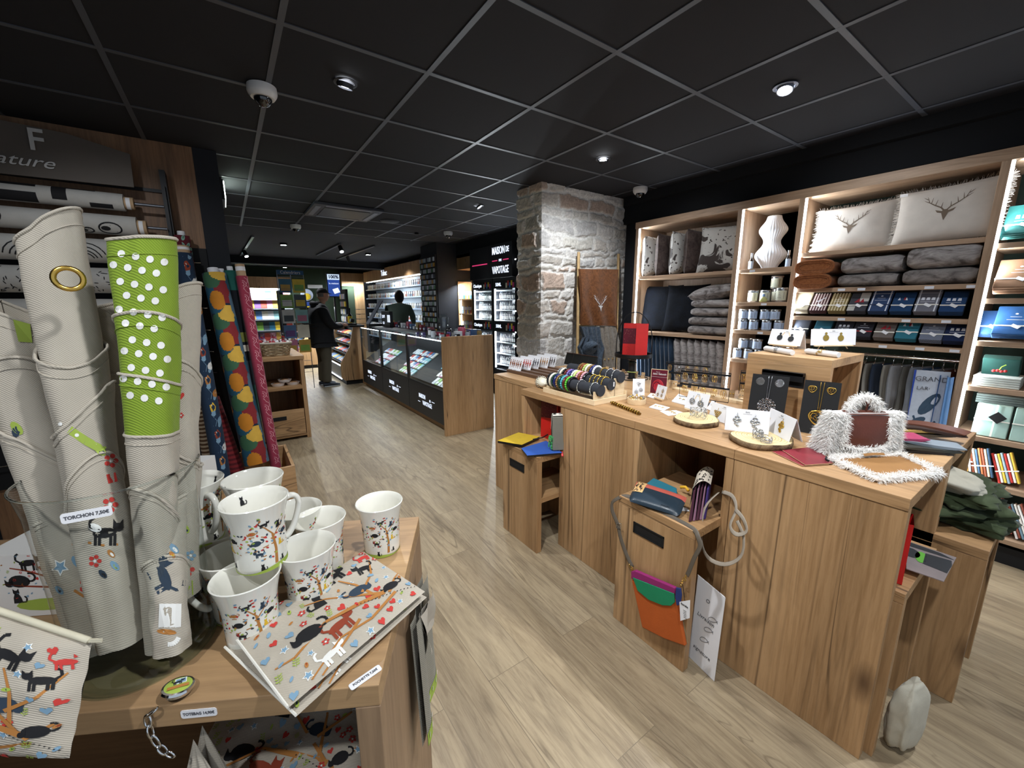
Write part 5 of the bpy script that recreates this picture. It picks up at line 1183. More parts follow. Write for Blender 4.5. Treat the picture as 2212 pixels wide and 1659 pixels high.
def gift_bag(label, c, w, d, h, rz, mats, items=(), taper=0, name='gift_bag'):
    u = thing(name, label, 'gift bag', c, rz, None, local=True)
    mb = MB(); W2, D2 = w/2, d/2; t = taper
    v = [(-W2, -D2, 0), (W2, -D2, 0), (W2, D2, 0), (-W2, D2, 0), (-W2, -D2+t, h), (W2, -D2+t, h), (W2, D2-t, h), (-W2, D2-t, h), (W2*1, 0, 0), (W2*.93, 0, h*.98), (-W2, 0, 0), (-W2*.93, 0, h*.98)]
    mb.add(v, [(0, 1, 5, 4), (1, 8, 9, 5), (8, 2, 6, 9), (2, 3, 7, 6), (3, 10, 11, 7), (10, 0, 4, 11), (0, 3, 2, 1)], 0)
    mb.decals(lambda a, b: (Vector((a-W2, -D2+t*b/h, b)), Vector((0, -1, 0))), items, .0005)
    mb.build('paper_bag', mats, u); return u
REDP = [RED, mat('wine_red', '#5a0f22', .35), mat('gold_foil', '#d7a98c', .35, .5), BLK]
rg = random.Random(8); its = [([(0, .09), (.09, .09), (.09, .20), (0, .20)], 1)]+[(ell(rg.uniform(.005, .085), rg.uniform(.1, .19), .0015, .0015, 6), 2) for _ in range(26)]+[(ell(rg.uniform(.01, .08), rg.uniform(.01, .08), .002, .0012, 6), 3) for _ in range(14)]
p = c+Vector((-.01, .005, zt-T+.007)); gift_bag('wine and red printed gift bag leaning in the raised black tray', p+Vector((0, .012, 0)), .11, .06, .235, math.radians(-60), REDP, [(pl, m) for pl, m in its], .015)
gift_bag('plain bright red gift bag at the right in the raised black tray', p+Vector((.005, -.075, 0)), .08, .06, .235, math.radians(-55), [RED], (), .02)
# --- beaded earring cards in a wooden rack, left end unit
u = thing('card_rack', 'dark wooden slotted rack holding rows of beaded earring cards', 'rack', Zp(1115, 812, .922))
r0, r1 = Zp(1097, 803, .922), Zp(1133, 826, .922)
DKW = wood('walnut', 'y', ('#3f2d20', '#5a4231', '#6d5240'), .5, .1)
[MB().box(r0.x+.085*j-.012, r0.x+.085*j+.03, r1.y, r0.y, .9225, .945).build('slotted_bar', DKW, u, bevel=.001) for j in range(5)]
row = 0
for j in range(5):
    for k in range(3):
        x_ = r0.x+.01+j*.085; y_ = r0.y-.022-k*.052-(.01 if j % 2 else 0); cols_ = ['#8a4b2a', '#b5382c', '#2b2230', '#a87a45', '#3b2a24']
        b0 = Vector((x_, y_, .9405)); u = thing('beaded_card', f'white card of beaded earrings, {["left", "middle", "right"][k]} card in the {ORD[j]} row of the rack', 'earring card', b0, 0, 'beaded earring cards in the rack')
        n = Vector((-1, -.25, 0)).normalized(); s_ = Vector((.25, -1, 0)).normalized(); up = (UP()*.93+n*-.35).normalized(); nn = (n*.93+UP()*.35)
        MB().prism([b0-s_*.024, b0+s_*.024, b0+s_*.024+up*.108, b0-s_*.024+up*.108], -nn*.001).build('card', PAPER, u)
        mb = MB(); 
        for q in (-1, 1):
            for i in range(5): mb.sphere(b0+s_*(.011*q)+up*(.080-i*.013)+nn*.004, [.0035, .0045, .0065, .0045, .003][i]*1.1, 7, 4)
        mb.build('bead_pair', mat('beads_%d' % (j % 5), cols_[(j+k) % 5], .3), u, smooth=True)
for k in range(4):
    c = Zp(1185+k*16, 792+k*3.2, .922); u = thing('black_wallet', ['dark wallet farthest left behind the earring cards', 'dark wallet second in the row behind the earring cards', 'dark wallet third in the row behind the earring cards', 'dark wallet rightmost of the row behind the earring cards'][k], 'wallet', c, 0, 'dark wallets behind the earring rack')
    c = c+Vector((.22, 0, .001)); d = Vector((.35, 0, 1)).normalized()
    MB().obox(c+d*.05, Vector((0, .045, 0)), d*.052, Vector((1, 0, -.35)).normalized()*.006).build('leather', mat('black_leather', '#191718', .4), u, bevel=.003)
    MB().obox(c+d*.1+Vector((-.003, 0, .002)), Vector((0, .044, 0)), d*.004, Vector((1, 0, -.35)).normalized()*.008).build('flap', mat('brown_leather_edge', '#3a2620', .4), u, bevel=.002)
# ================================================================ BAGS AND LEATHER
FURW = mat('white_fur', '#f4f2ee', .9, var=.03, sheen=.3)
BRN = mat('brown_leather', '#5d2e20', .38, bmp=.15); CAMEL = mat('camel_suede', '#93693a', .8, bmp=.15)
def tufts(mb, pts, m=0, L=.022, w=.0009, per=9, rng=None, spread=.6, jit=.006):
    # pts: (point, normal) samples of the pelt; each grows a few pointed locks
    rng = rng or random.Random(1)
    for p, n in pts:
        for _ in range(per):
            q = Vector(p)+Vector((rng.uniform(-1, 1), rng.uniform(-1, 1), rng.uniform(-1, 1)))*jit
            d = (Vector(n)+Vector((rng.uniform(-1, 1), rng.uniform(-1, 1), rng.uniform(-1, .7)))*spread).normalized()
            s = d.orthogonal().normalized(); s = (s*math.cos(rng.uniform(0, 6))+d.cross(s)*math.sin(rng.uniform(0, 6))).normalized()
            l = L*rng.uniform(.6, 1.15); b = q+d*l*.55+Vector((0, 0, -l*.04)); t = q+d*l*.95+Vector((0, 0, -l*.22))
            k = len(mb.v); mb.v += [q-s*w, q+s*w, b+s*w*.7, b-s*w*.7, t]; mb.f += [(k, k+1, k+2, k+3), (k+3, k+2, k+4)]; mb.m += [m, m]
def fur_tube(mb, path, r, L=.02, per=7, rng=None, step=10, ring=8, m=0, cl=False):
    P = [Vector(p) for p in path]; mb.tube(P, r, 8, m, closed=cl); pts = []
    for i in range(len(P)-(0 if cl else 1)):
        a, b = P[i], P[(i+1) % len(P)]; d = (b-a); n = max(1, int(d.length/.006)); u = d.normalized().orthogonal().normalized(); w = d.normalized().cross(u)
        for j in range(n):
            for k in range(ring): t = 2*PI*k/ring+j; o = u*math.cos(t)+w*math.sin(t); pts.append((a+d*(j/n)+o*r*.9, o))
    tufts(mb, pts, m, L, per=per, rng=rng)
# --- fur handbag
hb_l, hb_r = Zp(1785, 985, T), Zp(1942, 985, T); xb = (hb_r-hb_l).normalized(); wB = (hb_r-hb_l).length; nb_ = xb.cross(UP()); nb_ = nb_ if nb_.dot(CAM-hb_l) > 0 else -nb_
u = thing('fur_handbag', 'white fur handbag with brown leather panel and furry top handle', 'handbag', (hb_l+hb_r)/2)
H0 = hb_l+UP(.001); HB = .155; DPT = .07
P = lambda a, b, d=0: H0+xb*(wB*a)+UP(HB*b)-nb_*(.01+d+.03*b*0)
ins = lambda b: .10*max(0, b-.35)**1.2
mb = MB()
def shell(a, b, side): q = ins(b); aa = q+(1-2*q)*a; return P(aa, b, -.012*math.sin(PI*a)*math.sin(PI*min(1, b*1.1)) if side == 0 else DPT*(1-.5*b)+.01*math.sin(PI*a))
mb.grid(lambda a, b: shell(a, b, 0), 12, 10).grid(lambda a, b: shell(1-a, b, 1), 12, 10).grid(lambda a, b: shell(0, b, 0).lerp(shell(0, b, 1), a), 4, 10).grid(lambda a, b: shell(1, b, 1).lerp(shell(1, b, 0), a), 4, 10).grid(lambda a, b: shell(a, 1, 0).lerp(shell(a, 1, 1), b), 10, 4).grid(lambda a, b: shell(a, 0, 1).lerp(shell(a, 0, 0), b), 10, 4)
pts = []; rg = random.Random(3)
for i in range(46):
    for j in range(30):
        a, b = i/45, j/29; e = min(a, 1-a)
        if e < .17 or b < .2: pts.append((shell(a, b, 0), nb_))
for i in range(14):
    for j in range(26): pts += [(shell(0, j/25, 0).lerp(shell(0, j/25, 1), i/13), -xb), (shell(1, j/25, 0).lerp(shell(1, j/25, 1), i/13), xb)]
tufts(mb, pts, 0, .023, .0009, 6, rg, .6)
mb.build('fur_body', FURW, u)
mf = MB(); fl = lambda a, b: shell(.17+.64*a, .22+.12*abs(2*a-1)**2.5*0+(.72+.03*math.sin(PI*a))*b+(.10*(abs(2*a-1))**2*(1-b)), 0)+nb_*(.008+.004*math.sin(PI*a))
mf.grid(fl, 18, 12); mf.grid(lambda a, b: shell(.17+.64*a, .94+.06*b, 0).lerp(shell(.17+.64*a, 1, 1), b*.6)+nb_*.006*(1-b)+UP(.005), 10, 4); mf.build('leather_flap', BRN, u, smooth=True)
mt = MB(); path = [shell(.17, .95, 0)+nb_*.006]+[shell(.17, .9-.6*t/5, 0)+nb_*.01 for t in range(1, 6)]+[fl(t/10, 0)+nb_*.004-UP(.006) for t in range(0, 11)]+[shell(.81, .3+.6*t/5, 0)+nb_*.01 for t in range(1, 6)]
fur_tube(mt, path, .005, .017, 5, rg); mt.build('fur_trim', FURW, u)
mh = MB(); hc = shell(.5, 1, 0).lerp(shell(.5, 1, 1), .4); path = [hc+xb*(-.052*math.cos(t))+UP(-.002+.058*math.sin(t)) for t in [PI*k/14 for k in range(15)]]
fur_tube(mh, path, .008, .019, 6, rg); mh.build('fur_handle', FURW, u)
MB().tube([hc+xb*.008+UP(-.005), hc+xb*.012+UP(.03), hc+xb*.0+UP(.04)], .0035, 6).build('leather_tie', BRN, u)
# --- fur pouch lying in front
cs = [Zp(1795, 990, T+.012), Zp(1895, 1035, T+.012), Zp(2030, 1022, T+.012), Zp(1945, 982, T+.012)]
u = thing('fur_pouch', 'flat camel suede pouch edged with white fur at the island corner', 'pouch', cs[0])
q = lambda a, b: (cs[0]*(1-a)*(1-b)+cs[1]*a*(1-b)+cs[2]*a*b+cs[3]*(1-a)*b)
mb = MB().grid(lambda a, b: q(a, b)+UP(.006*math.sin(PI*a)*math.sin(PI*b)), 14, 14).grid(lambda a, b: q(1-a, b)-UP(.0105), 8, 8)
mb.build('suede_panel', CAMEL, u, smooth=True)
me_ = MB(); ed = [q(t/8, 0) for t in range(8)]+[q(1, t/8) for t in range(8)]+[q(1-t/8, 1) for t in range(8)]+[q(0, 1-t/8) for t in range(8)]
fur_tube(me_, ed, .0065, .018, 5, rg, cl=True); me_.build('fur_edging', FURW, u)
MB().grid(lambda a, b: q(.06+.1*b-.03*math.sin(PI*a), .38+.3*a)+UP(.012+.006*math.sin(PI*b)), 8, 4).build('flap', CAMEL, u, smooth=True)
MB().tube([cs[0]+Vector((-.01, .01, .004)), cs[0]+Vector((-.028, .006, .002)), cs[0]+Vector((-.034, -.004, .0))], .0035, 6).build('zip_puller', BLACK, u, smooth=True)
# --- stacked flat wallets
WL = [('black leather wallet, lowest of the flat wallets behind the fur bag', '#1b1a1c', 1944, 975, 2062, 983, .004), ('dark olive wallet second from the bottom beside the fur bag', '#35362f', 1948, 970, 2085, 977, .016), ('grey-blue leather wallet on the pile beside the fur bag', '#7d8790', 1950, 955, 2090, 972, .028), ('wallet with a pink edge lying left on the grey-blue one', '#a03a5c', 1945, 948, 2010, 952, .040), ('khaki brown wallet behind the grey-blue one', '#4e4538', 1948, 938, 2065, 946, .026), ('mustard edged wallet in the rear pile behind the fur bag', '#b0904f', 1950, 930, 2050, 938, .038), ('rust brown wallet on top of the rear pile behind the fur bag', '#5d3628', 1946, 914, 2085, 940, .050), ('dark brown wallet under the rust brown one in the rear pile', '#33241f', 1955, 925, 2092, 944, .044)]
for k, (lb, col, ax_, ay_, bx_, by_, zz) in enumerate(WL):
    if k < 4: A, B = Zp(ax_, ay_, T+zz), Zp(bx_, by_, T+zz)
    else: A, B = Zp(ax_, ay_, T+zz), Zp(bx_, by_, T+zz)
    u = thing('flat_wallet', lb, 'wallet', A, 0, 'flat wallets beside the fur handbag'); d = B-A; s_ = d.normalized().cross(UP()); s_ = s_ if s_.dot(_f) > 0 else -s_
    m_ = mat('wallet_%d' % k, col, .45, bmp=.1)
    L_ = lambda a, b, o: A+d*a+s_*(.085*b)+UP(o*(.005)*(1-.8*(2*a-1)**4)+.0035*math.sin(a*4+k))
    MB().grid(lambda a, b: L_(a, b, 1), 12, 4).grid(lambda a, b: L_(1-a, b, -1), 12, 4).grid(lambda a, b: L_(a, 0, 2*b-1), 12, 2).grid(lambda a, b: L_(1, a, 2*b-1), 4, 2).build('leather', m_, u, smooth=40)
# --- red printed flat bags at the front edge
RP = mat('marbled_red_paper', '#7d2530', .35, var=.5, vs=9)
for k, (lb, pts, z) in enumerate([('lower red marbled paper bag sticking out over the worktop edge', [(1668, 975), (1733, 1006), (1790, 1003), (1740, 968)], .0035), ('upper red marbled paper bag beside the fur pouch', [(1690, 972), (1740, 1004), (1800, 1000), (1758, 965)], .007)]):
    P4 = [Zp(a, b, T+z) for a, b in pts]; u = thing('flat_paper_bag', lb, 'paper bag', P4[0], 0, 'flat red paper bags'); MB().prism(P4, (0, 0, -.0028)).build('paper', RP, u)
    c4 = sum(P4, Vector())/4; MB().prism([c4+(p-c4)*1.012-UP(.0003) for p in P4], (0, 0, -.0012)).build('edge', CORK, u)
# --- niche at the left: yellow and blue pouches, grey bag, red carton
def leather_sheet(label, pts, z, th, m, name='leather_pouch', cat='pouch', bend=.004, under=None, grp=None):
    P4 = [Zp(a, b, z) for a, b in pts]; u = thing(name, label, cat, P4[0], 0, grp); s0 = P4
    q = lambda a, b: s0[0]*(1-a)*(1-b)+s0[1]*a*(1-b)+s0[2]*a*b+s0[3]*(1-a)*b
    MB().grid(lambda a, b: q(a, b)+UP(bend*math.sin(PI*a)*math.sin(PI*b)), 10, 10).build('leather_top', m, u, smooth=True)
    MB().prism([q(.01, .01)-UP(.001), q(.99, .01)-UP(.001), q(.99, .99)-UP(.001), q(.01, .99)-UP(.001)], (0, 0, -th)).build('leather_base', under or mat('black_leather', '#191718', .4), u, bevel=.001); return u, q
YEL = mat('yellow_suede', '#c2a22a', .7, bmp=.1); BLU = mat('blue_suede', '#2c55a5', .7, bmp=.1)
u, q = leather_sheet('mustard yellow leather pouch overhanging the left low box', [(1074, 952), (1127, 961), (1166, 943), (1120, 934)], .622, .014, YEL, grp=None)
MB().tube([q(.9, .6)+Vector((.01, -.01, .0)), q(1, .9)+Vector((.02, -.02, .0)), q(1, 1)+Vector((.05, -.02, .01))], .004, 6).build('zip_tassel', BLK, u, smooth=True)
u, q = leather_sheet('cobalt blue leather pouch lying right of the yellow one', [(1126, 968), (1139, 984), (1215, 978), (1180, 952)], .614, .010, BLU)
MB().tube([Zp(1180, 982, .606), Zp(1186, 978, .606), Zp(1192, 980, .606)], .0035, 6).tube([Zp(1192, 980, .606), Zp(1203, 980, .606)], .0065, 8, 1).tube([Zp(1203, 980, .606), Zp(1214, 979, .606)], .003, 6).tube([Zp(1214, 976, .606), Zp(1215, 985, .606)], .006, 8, 1).build('wrist_cord', [BLACK, mat('coral_bead', '#d8484a', .5)], u, smooth=True)
gb = Zp(1200, 975, .602)
u = thing('grey_satchel', 'upright grey leather satchel with cow-hide flap in the left niche', 'handbag', gb)
A, B = Zp(1181, 973, .617), Zp(1219, 962, .617); xx = (B-A); xx.z = 0; x1 = Vector((.88, -.45, 0)).normalized(); y1 = Vector((.45, .88, 0)).normalized(); A = Zp(1194, 974, .617)
A = Vector((A.x, A.y, .618)); GL = mat('grey_leather', '#77746a', .55, bmp=.15); CW = mat('cow_hide_white', '#d2cdc2', .9); hS = .205
bx = lambda a, b, d: A+x1*(a*.19)+UP(b*hS)+y1*(d*.055*(1-.45*b)+.012*b)
def cube_(mb, a0, a1, b0, b1, d0, d1, m=0):
    v = [bx(a, b, d) for b in (b0, b1) for (a, d) in ((a0, d0), (a1, d0), (a1, d1), (a0, d1))]; mb.add(v, [(0, 3, 2, 1), (4, 5, 6, 7), (0, 1, 5, 4), (1, 2, 6, 5), (2, 3, 7, 6), (3, 0, 4, 7)], m)
mb = MB(); cube_(mb, 0, 1, 0, .97, 0, .30); cube_(mb, .0, 1, 0, .96, .36, .62); cube_(mb, 0, 1, 0, .95, .68, 1); mb.build('gusset_body', GL, u, bevel=.004)
mb = MB(); fl2 = lambda a, b: bx(a, 1.0, -.1+1.25*b)+UP(.012*math.sin(PI*b)) if b < 1 else bx(a, 1.0, 1.15)
mb.grid(lambda a, b: (bx(a, 1, -.1+1.2*min(1, b/.6))+UP(.010*math.sin(PI*min(1, b/.6)))) if b < .6 else bx(a, 1-(b-.6)*1.1, 1.12), 10, 14)
rgx = random.Random(5); mb.decals(lambda a, b: (bx(a, 1, -.1+1.2*min(1, b/.6))+UP(.010*math.sin(PI*min(1, b/.6))+.0005), UP()), [(ell(rgx.uniform(.05, .95), rgx.uniform(.05, .55), .06, .05, 8), 1) for _ in range(16)], .0008)
mb.build('cow_hide_flap', [CW, INKB], u, smooth=True)
mb = MB(); gp = bx(.0, .55, .5)-x1*.004; gq = bx(-.02, .25, .3)
mb.tube([bx(0, .85, .5), gp, gq+UP(.03)], .0015, 5, 1); 
for k in range(40): mb.obox(gq+Vector((rgx.uniform(-.014, .014), rgx.uniform(-.014, .014), rgx.uniform(-.045, .03))), Vector((.003, 0, 0)), Vector((0, .003, 0)), UP(.006), 0)
mb.build('green_tassel', [mat('green_tassel', '#4aa35f', .8), BLACK], u)
rc = Zp(1180, 945, .602); u = gift_bag('tall red and wine printed bag standing inside the left niche', Vector((1.32, -.07, .6015)), .16, .04, .25, math.radians(-90), REDP, [([(0, .13), (.15, .15), (.15, .245), (0, .245)], 1)]+[(ell(rgx.uniform(.005, .145), rgx.uniform(.135, .24), .0018, .0018, 6), 2) for _ in range(30)]+[(ell(rgx.uniform(.01, .14), rgx.uniform(.01, .12), .002, .0012, 6), 3) for _ in range(16)], .004)
# --- middle box: clutch, teal pouch, purple bag
Z6 = .618
NAVL = mat('navy_leather', '#22303b', .36, bmp=.2, coat=.15); TEALL = mat('teal_leather', '#2d6f80', .45); CORAL = mat('coral_leather', '#b5574a', .5, bmp=.1); LEO = mat('leopard_hide', '#cfa56e', .85)
a4 = [Zp(1356, 1082, Z6+.012), Zp(1468, 1117, Z6+.012), Zp(1484, 1075, Z6+.05), Zp(1376, 1040, Z6+.05)]
u = thing('leather_clutch', 'navy leather clutch with coral strip and leopard strap on the middle low box', 'handbag', a4[0])
q4 = lambda a, b: a4[0]*(1-a)*(1-b)+a4[1]*a*(1-b)+a4[2]*a*b+a4[3]*(1-a)*b
n4 = (a4[1]-a4[0]).cross(a4[3]-a4[0]).normalized(); n4 = n4 if n4.z > 0 else -n4
rc_ = lambda a, b: (a if b > .25 else .5+(a-.5)*(1-.1*(1-b/.25)**2), b)
Q = lambda a, b, o: q4(*rc_(a, b))+n4*(o*.016*(max(0, 1-(2*a-1)**4)*max(0, 1-(2*b-1)**4))**.5)
MB().grid(lambda a, b: Q(a, b*.72, 1), 20, 14).grid(lambda a, b: Q(1-a, b, -1), 16, 12).build('leather_body', NAVL, u, smooth=True)
MB().grid(lambda a, b: Q(a, .72+.26*b, 1.02)+n4*.0005, 18, 6).build('coral_strip', CORAL, u, smooth=True)
mb = MB().grid(lambda a, b: Q(.02+.20*a+.02*b, .42+.60*b, 1.05)+n4*.0015, 6, 12); rgx = random.Random(7)
mb.decals(lambda a, b: (Q(.02+.20*a, .42+.60*b, 1.05)+n4*.0018, n4), [(ell(rgx.uniform(.1, .9), rgx.uniform(.05, .95), .12, .035, 7, rgx.uniform(0, 3)), 1) for _ in range(22)], .0006)
mb.build('leopard_strap', [LEO, INKB], u, smooth=True)
text('SORUKA', 'embossing', mat('embossed_navy', '#0f171d', .3), u, Q(.72, .16, 1)+n4*.0012, a4[1]-a4[0], a4[3]-a4[0], .009, .0002)
b4 = [Zp(1385, 1052, Z6+.02), Zp(1465, 1085, Z6+.02), Zp(1462, 1052, Z6+.03), Zp(1412, 1030, Z6+.03)]
u = thing('leather_pouch', 'teal leather pouch with leopard corner under the navy clutch', 'pouch', b4[0]); 
MB().prism([p-UP(.004) for p in b4], (0, 0, -.012)).build('leather', TEALL, u, bevel=.003)
MB().tube([b4[2]+Vector((.01, -.01, .0)), b4[2]+Vector((.02, -.03, .006)), b4[2]+Vector((.01, -.05, .0))], .007, 7).build('yellow_tassel', mat('yellow_tassel', '#d9a62a', .7), u, smooth=True)
MB().obox(Zp(1478, 1100, Z6+.003), Vector((.012, -.01, 0)), Vector((.008, .012, 0)), UP(.0006)).build('white_tag', PAPER, u)
# purple bag standing with leopard flap
pa = Zp(1487, 1128, Z6+.0015); pd = Vector((.62, .30, 0)).normalized(); ps_ = Vector((-.3, .62, 0)).normalized()
u = thing('purple_handbag', 'purple suede handbag with spotted hide flap leaning in the middle niche', 'handbag', pa)
PU = [mat('plum_suede', '#4a2335', .8), mat('mauve_suede', '#8a6478', .8), mat('violet_suede', '#3c2a68', .8), mat('tan_lining', '#a87443', .7)]
A0_, B0_ = Zp(1487, 1128, Z6+.002), Zp(1545, 1118, Z6+.002); t0_ = Dp(1532, 1020, (Zp(1520, 1120, Z6)-CAM).dot(_f)+.02)
up5 = (t0_-(A0_+B0_)/2); up5.normalize(); wdir = (B0_-A0_).normalized(); th5 = .02; dep = Vector((.75, .35, 0))*.2
def slab(mb, o, w0, hh, m):
    p = A0_+wdir*o; mb.add([p, p+dep, p+dep+up5*hh, p+up5*hh*.97, p+wdir*w0, p+wdir*w0+dep, p+wdir*w0*.6+dep+up5*hh, p+wdir*w0*.6+up5*hh*.97], [(0, 1, 2, 3), (4, 7, 6, 5), (0, 3, 7, 4), (1, 5, 6, 2), (3, 2, 6, 7), (0, 4, 5, 1)], m)
mb = MB(); slab(mb, 0, .016, .125, 0); slab(mb, .019, .012, .13, 1); slab(mb, .034, .014, .132, 0); slab(mb, .05, .012, .13, 1); slab(mb, .064, .016, .125, 2)
mb.build('gusseted_body', PU, u, bevel=.003)
mb = MB(); FLP = lambda a, b: (A0_+wdir*(.085*b-.006)+up5*(.135+.02*math.sin(PI*b))+dep*a) if b > .12 else (A0_-wdir*.006+up5*(.135-.08*(1-b/.12))+dep*a)
mb.grid(FLP, 8, 18); mb.decals(lambda a, b: (FLP(a, b)+up5*.0006, up5), [(ell(rgx.uniform(.05, .95), rgx.uniform(.15, .95), .045, .04, 7, rgx.uniform(0, 3)), 1) for _ in range(30)], .0008)
mb.build('spotted_flap', [mat('pale_hide', '#cfc4b2', .9), INKB], u, smooth=True)
STR = mat('taupe_strap', '#5c5348', .6); STL = mat('light_taupe_strap', '#a39889', .6)
def strap(mb, px, w=.009, nrm=None, m=0):
    pts = [Dp(a, b, d) for a, b, d in px]; out = []
    for i in range(len(pts)-1):
        p0, p1, p2, p3 = pts[max(0, i-1)], pts[i], pts[i+1], pts[min(len(pts)-1, i+2)]
        for t in (0, .25, .5, .75): out.append(.5*((2*p1)+(p2-p0)*t+(2*p0-5*p1+4*p2-p3)*t*t+(3*p1-p0-3*p2+p3)*t**3))
    out.append(pts[-1]); mb.tube(out, w, 8, m, flat=nrm or nb_)
def smooth_path(P):
    out = []
    for i in range(len(P)-1):
        p0, p1, p2_, p3 = P[max(0, i-1)], P[i], P[i+1], P[min(len(P)-1, i+2)]
        for t in (0, .25, .5, .75): out.append(.5*((2*p1)+(p2_-p0)*t+(2*p0-5*p1+4*p2_-p3)*t*t+(3*p1-p0-3*p2_+p3)*t**3))
    return out+[P[-1]]
def strapx(mb, px, w=.008):
    pts = [Xp(a, b, x) for a, b, x in px]; mb.tube(smooth_path(pts), w, 8, 0, flat=Vector((-.6, .5, .3)))
mb = MB(); strapx(mb, [(1560, 1062, 1.22), (1582, 1072, 1.19), (1590, 1100, 1.16), (1577, 1135, 1.13), (1590, 1154, 1.12), (1612, 1148, 1.12), (1606, 1122, 1.13), (1588, 1100, 1.15)])
strapx(mb, [(1552, 1064, 1.22), (1522, 1098, 1.15), (1515, 1165, 1.13), (1530, 1205, 1.12), (1566, 1219, 1.11), (1600, 1202, 1.11), (1606, 1160, 1.12), (1592, 1125, 1.14)])
mb.build('shoulder_strap', STL, u, smooth=True)
# --- crossbody bag hung over the middle box
xf = 1.0365
def fp(px, py, off=0): p = Xp(px, py, xf-off); return p
u = thing('crossbody_bag', 'orange, green and magenta crossbody bag hanging on the front of the middle box', 'handbag', fp(1430, 1310))
ORG = mat('orange_suede', '#b5561d', .8, bmp=.15); GRL = mat('green_suede', '#158257', .75, bmp=.1); MAG = mat('magenta_suede', '#8c2264', .75)
def fprism(name, pts, off, th, m, bev=.002): MB().prism([fp(a, b, off) for a, b in pts], (-th, 0, 0)).build(name, m, u, bevel=bev)
fprism('orange_body', [(1369, 1250), (1466, 1292), (1485, 1392), (1440, 1376), (1392, 1352)], .004, .016, ORG, .004)
fprism('back_panel', [(1369, 1240), (1466, 1284), (1470, 1310), (1487, 1391), (1440, 1374), (1392, 1350)], .0005, .0032, mat('leopard_dark', '#8f7a5a', .9))
fprism('green_flap', [(1368, 1247), (1457, 1282), (1459, 1300), (1450, 1308), (1432, 1307), (1402, 1295), (1378, 1275)], .021, .004, GRL, .0015)
fprism('magenta_top', [(1368, 1232), (1376, 1230), (1463, 1267), (1463, 1278), (1460, 1283), (1368, 1247)], .006, .016, MAG, .003)
fprism('blue_tassel', [(1462, 1268), (1472, 1270), (1474, 1285), (1471, 1306), (1463, 1307), (1460, 1288)], .024, .006, mat('blue_tassel', '#23356f', .7))
mb = MB(); mb.tube([fp(1475, 1262, .02), fp(1478, 1290, .026), fp(1480, 1302, .028)], .0012, 5); mb.build('cord', BLACK, u)
T4 = [fp(1468, 1300, .03), fp(1491, 1296, .03), fp(1490, 1335, .03), fp(1470, 1341, .03)]; MB().prism(T4, (-.001, 0, 0)).build('swing_tag', PAPER, u)
tc_ = sum(T4, Vector())/4; dx = (T4[1]-T4[0]); dy = (T4[0]-T4[3])
text('Soruka', 'lettering', INKB, u, tc_+dy*.26-Vector((.0022, 0, 0)), (0, -1, 0), (0, 0, 1), .0105, .0002, bold=.0003)
for k in range(5): MB().obox(tc_-dy*(.02+.09*k)-Vector((.0018, 0, 0)), Vector((0, .0065-.001*(k % 2), 0)), UP(.0006), Vector((.0002, 0, 0))).build('fine_print', INK, u)
def sfp(px, py, off, z=None): return fp(px, py, off)
zt6 = Z6+.0035
pts = [fp(1366, 1225, .012), fp(1352, 1195, .012), fp(1340, 1160, .012), fp(1335, 1135, .01), fp(1323, 1105, .01), fp(1322, 1088, .006), fp(1330, 1079, .002)]
back = [Vector((1.05, -.89, zt6)), Vector((1.06, -.95, zt6)), Vector((1.058, -1.05, zt6)), Vector((1.055, -1.15, zt6)), Vector((1.045, -1.215, zt6))]
p2 = [fp(1507, 1158, .006), fp(1512, 1180, .012), fp(1500, 1205, .014), fp(1488, 1235, .014), fp(1484, 1243, .014)]
MB().tube(smooth_path(pts+back+p2), .009, 8, 0, flat=Vector((-.8, .1, .6))).build('taupe_strap', STR, u, smooth=True)
mb = MB(); 
for (a, b) in (((1361, 1222), (1369, 1234)), ((1482, 1246), (1472, 1262))):
    mb = MB(); p, r_ = fp(*a, .014), fp(*b, .014)
    for k in range(4): c = p.lerp(r_, k/3); mb.tube([c+Vector((0, .006*math.cos(t), .006*math.sin(t))) if k % 2 else c+Vector((.004*math.cos(t), .002, .006*math.sin(t))) for t in [2*PI*j/10 for j in range(10)]], .0014, 5, closed=True)
    mb.build('metal_clip', GOLD, u, smooth=True)
MB().tube([fp(1333, 1130, .013), fp(1331, 1140, .013), fp(1341, 1142, .013), fp(1342, 1131, .013)], .0015, 6, closed=True).build('buckle', SILVER, u)
# --- white board on the floor beside the box
w0, w1 = Zp(1487, 1418, 0), Zp(1543, 1473, 0); hW = .43
u = thing('floor_sign', 'white notice board standing on the floor between box and base unit', 'sign', w0)
a5 = [Vector((w0.x, w0.y, .001)), Vector((w1.x, w1.y, .001))]; tp = [at_ for at_ in (Xp(1503, 1235, w0.x), Xp(1545, 1285, w1.x))]
P5 = [a5[0], a5[1], Vector((a5[1].x+.015, a5[1].y, tp[1].z)), Vector((a5[0].x+.015, a5[0].y, tp[1].z+.01))]
MB().prism(P5, (.006, .006, 0)).build('board', PAPER, u, bevel=.0005)
bd = (a5[1]-a5[0]).normalized(); bu = (P5[3]-P5[0]).normalized(); bn = bd.cross(bu); bn = bn if bn.dot(CAM-a5[0]) > 0 else -bn
Wb = (a5[1]-a5[0]).length
mb = MB()
for k in range(3): mb.tube([a5[0]+bd*(Wb*(.5+.1*k)+.02*math.cos(t))+bu*(.13+.055*k+.012*math.sin(t*(1.2)))+bn*.001 for t in [2*PI*j/14 for j in range(15)]], .0008, 4)
mb.build('line_drawing', INK, u)
for k, (s_, z_) in enumerate((('O', .30), ('Livraison', .22), ('signature', .07))): text(s_, 'lettering', INK, u, a5[0]+bd*Wb*.45+bu*z_+bn*.0012, bd, bu, .022, .0002, shear=.2)
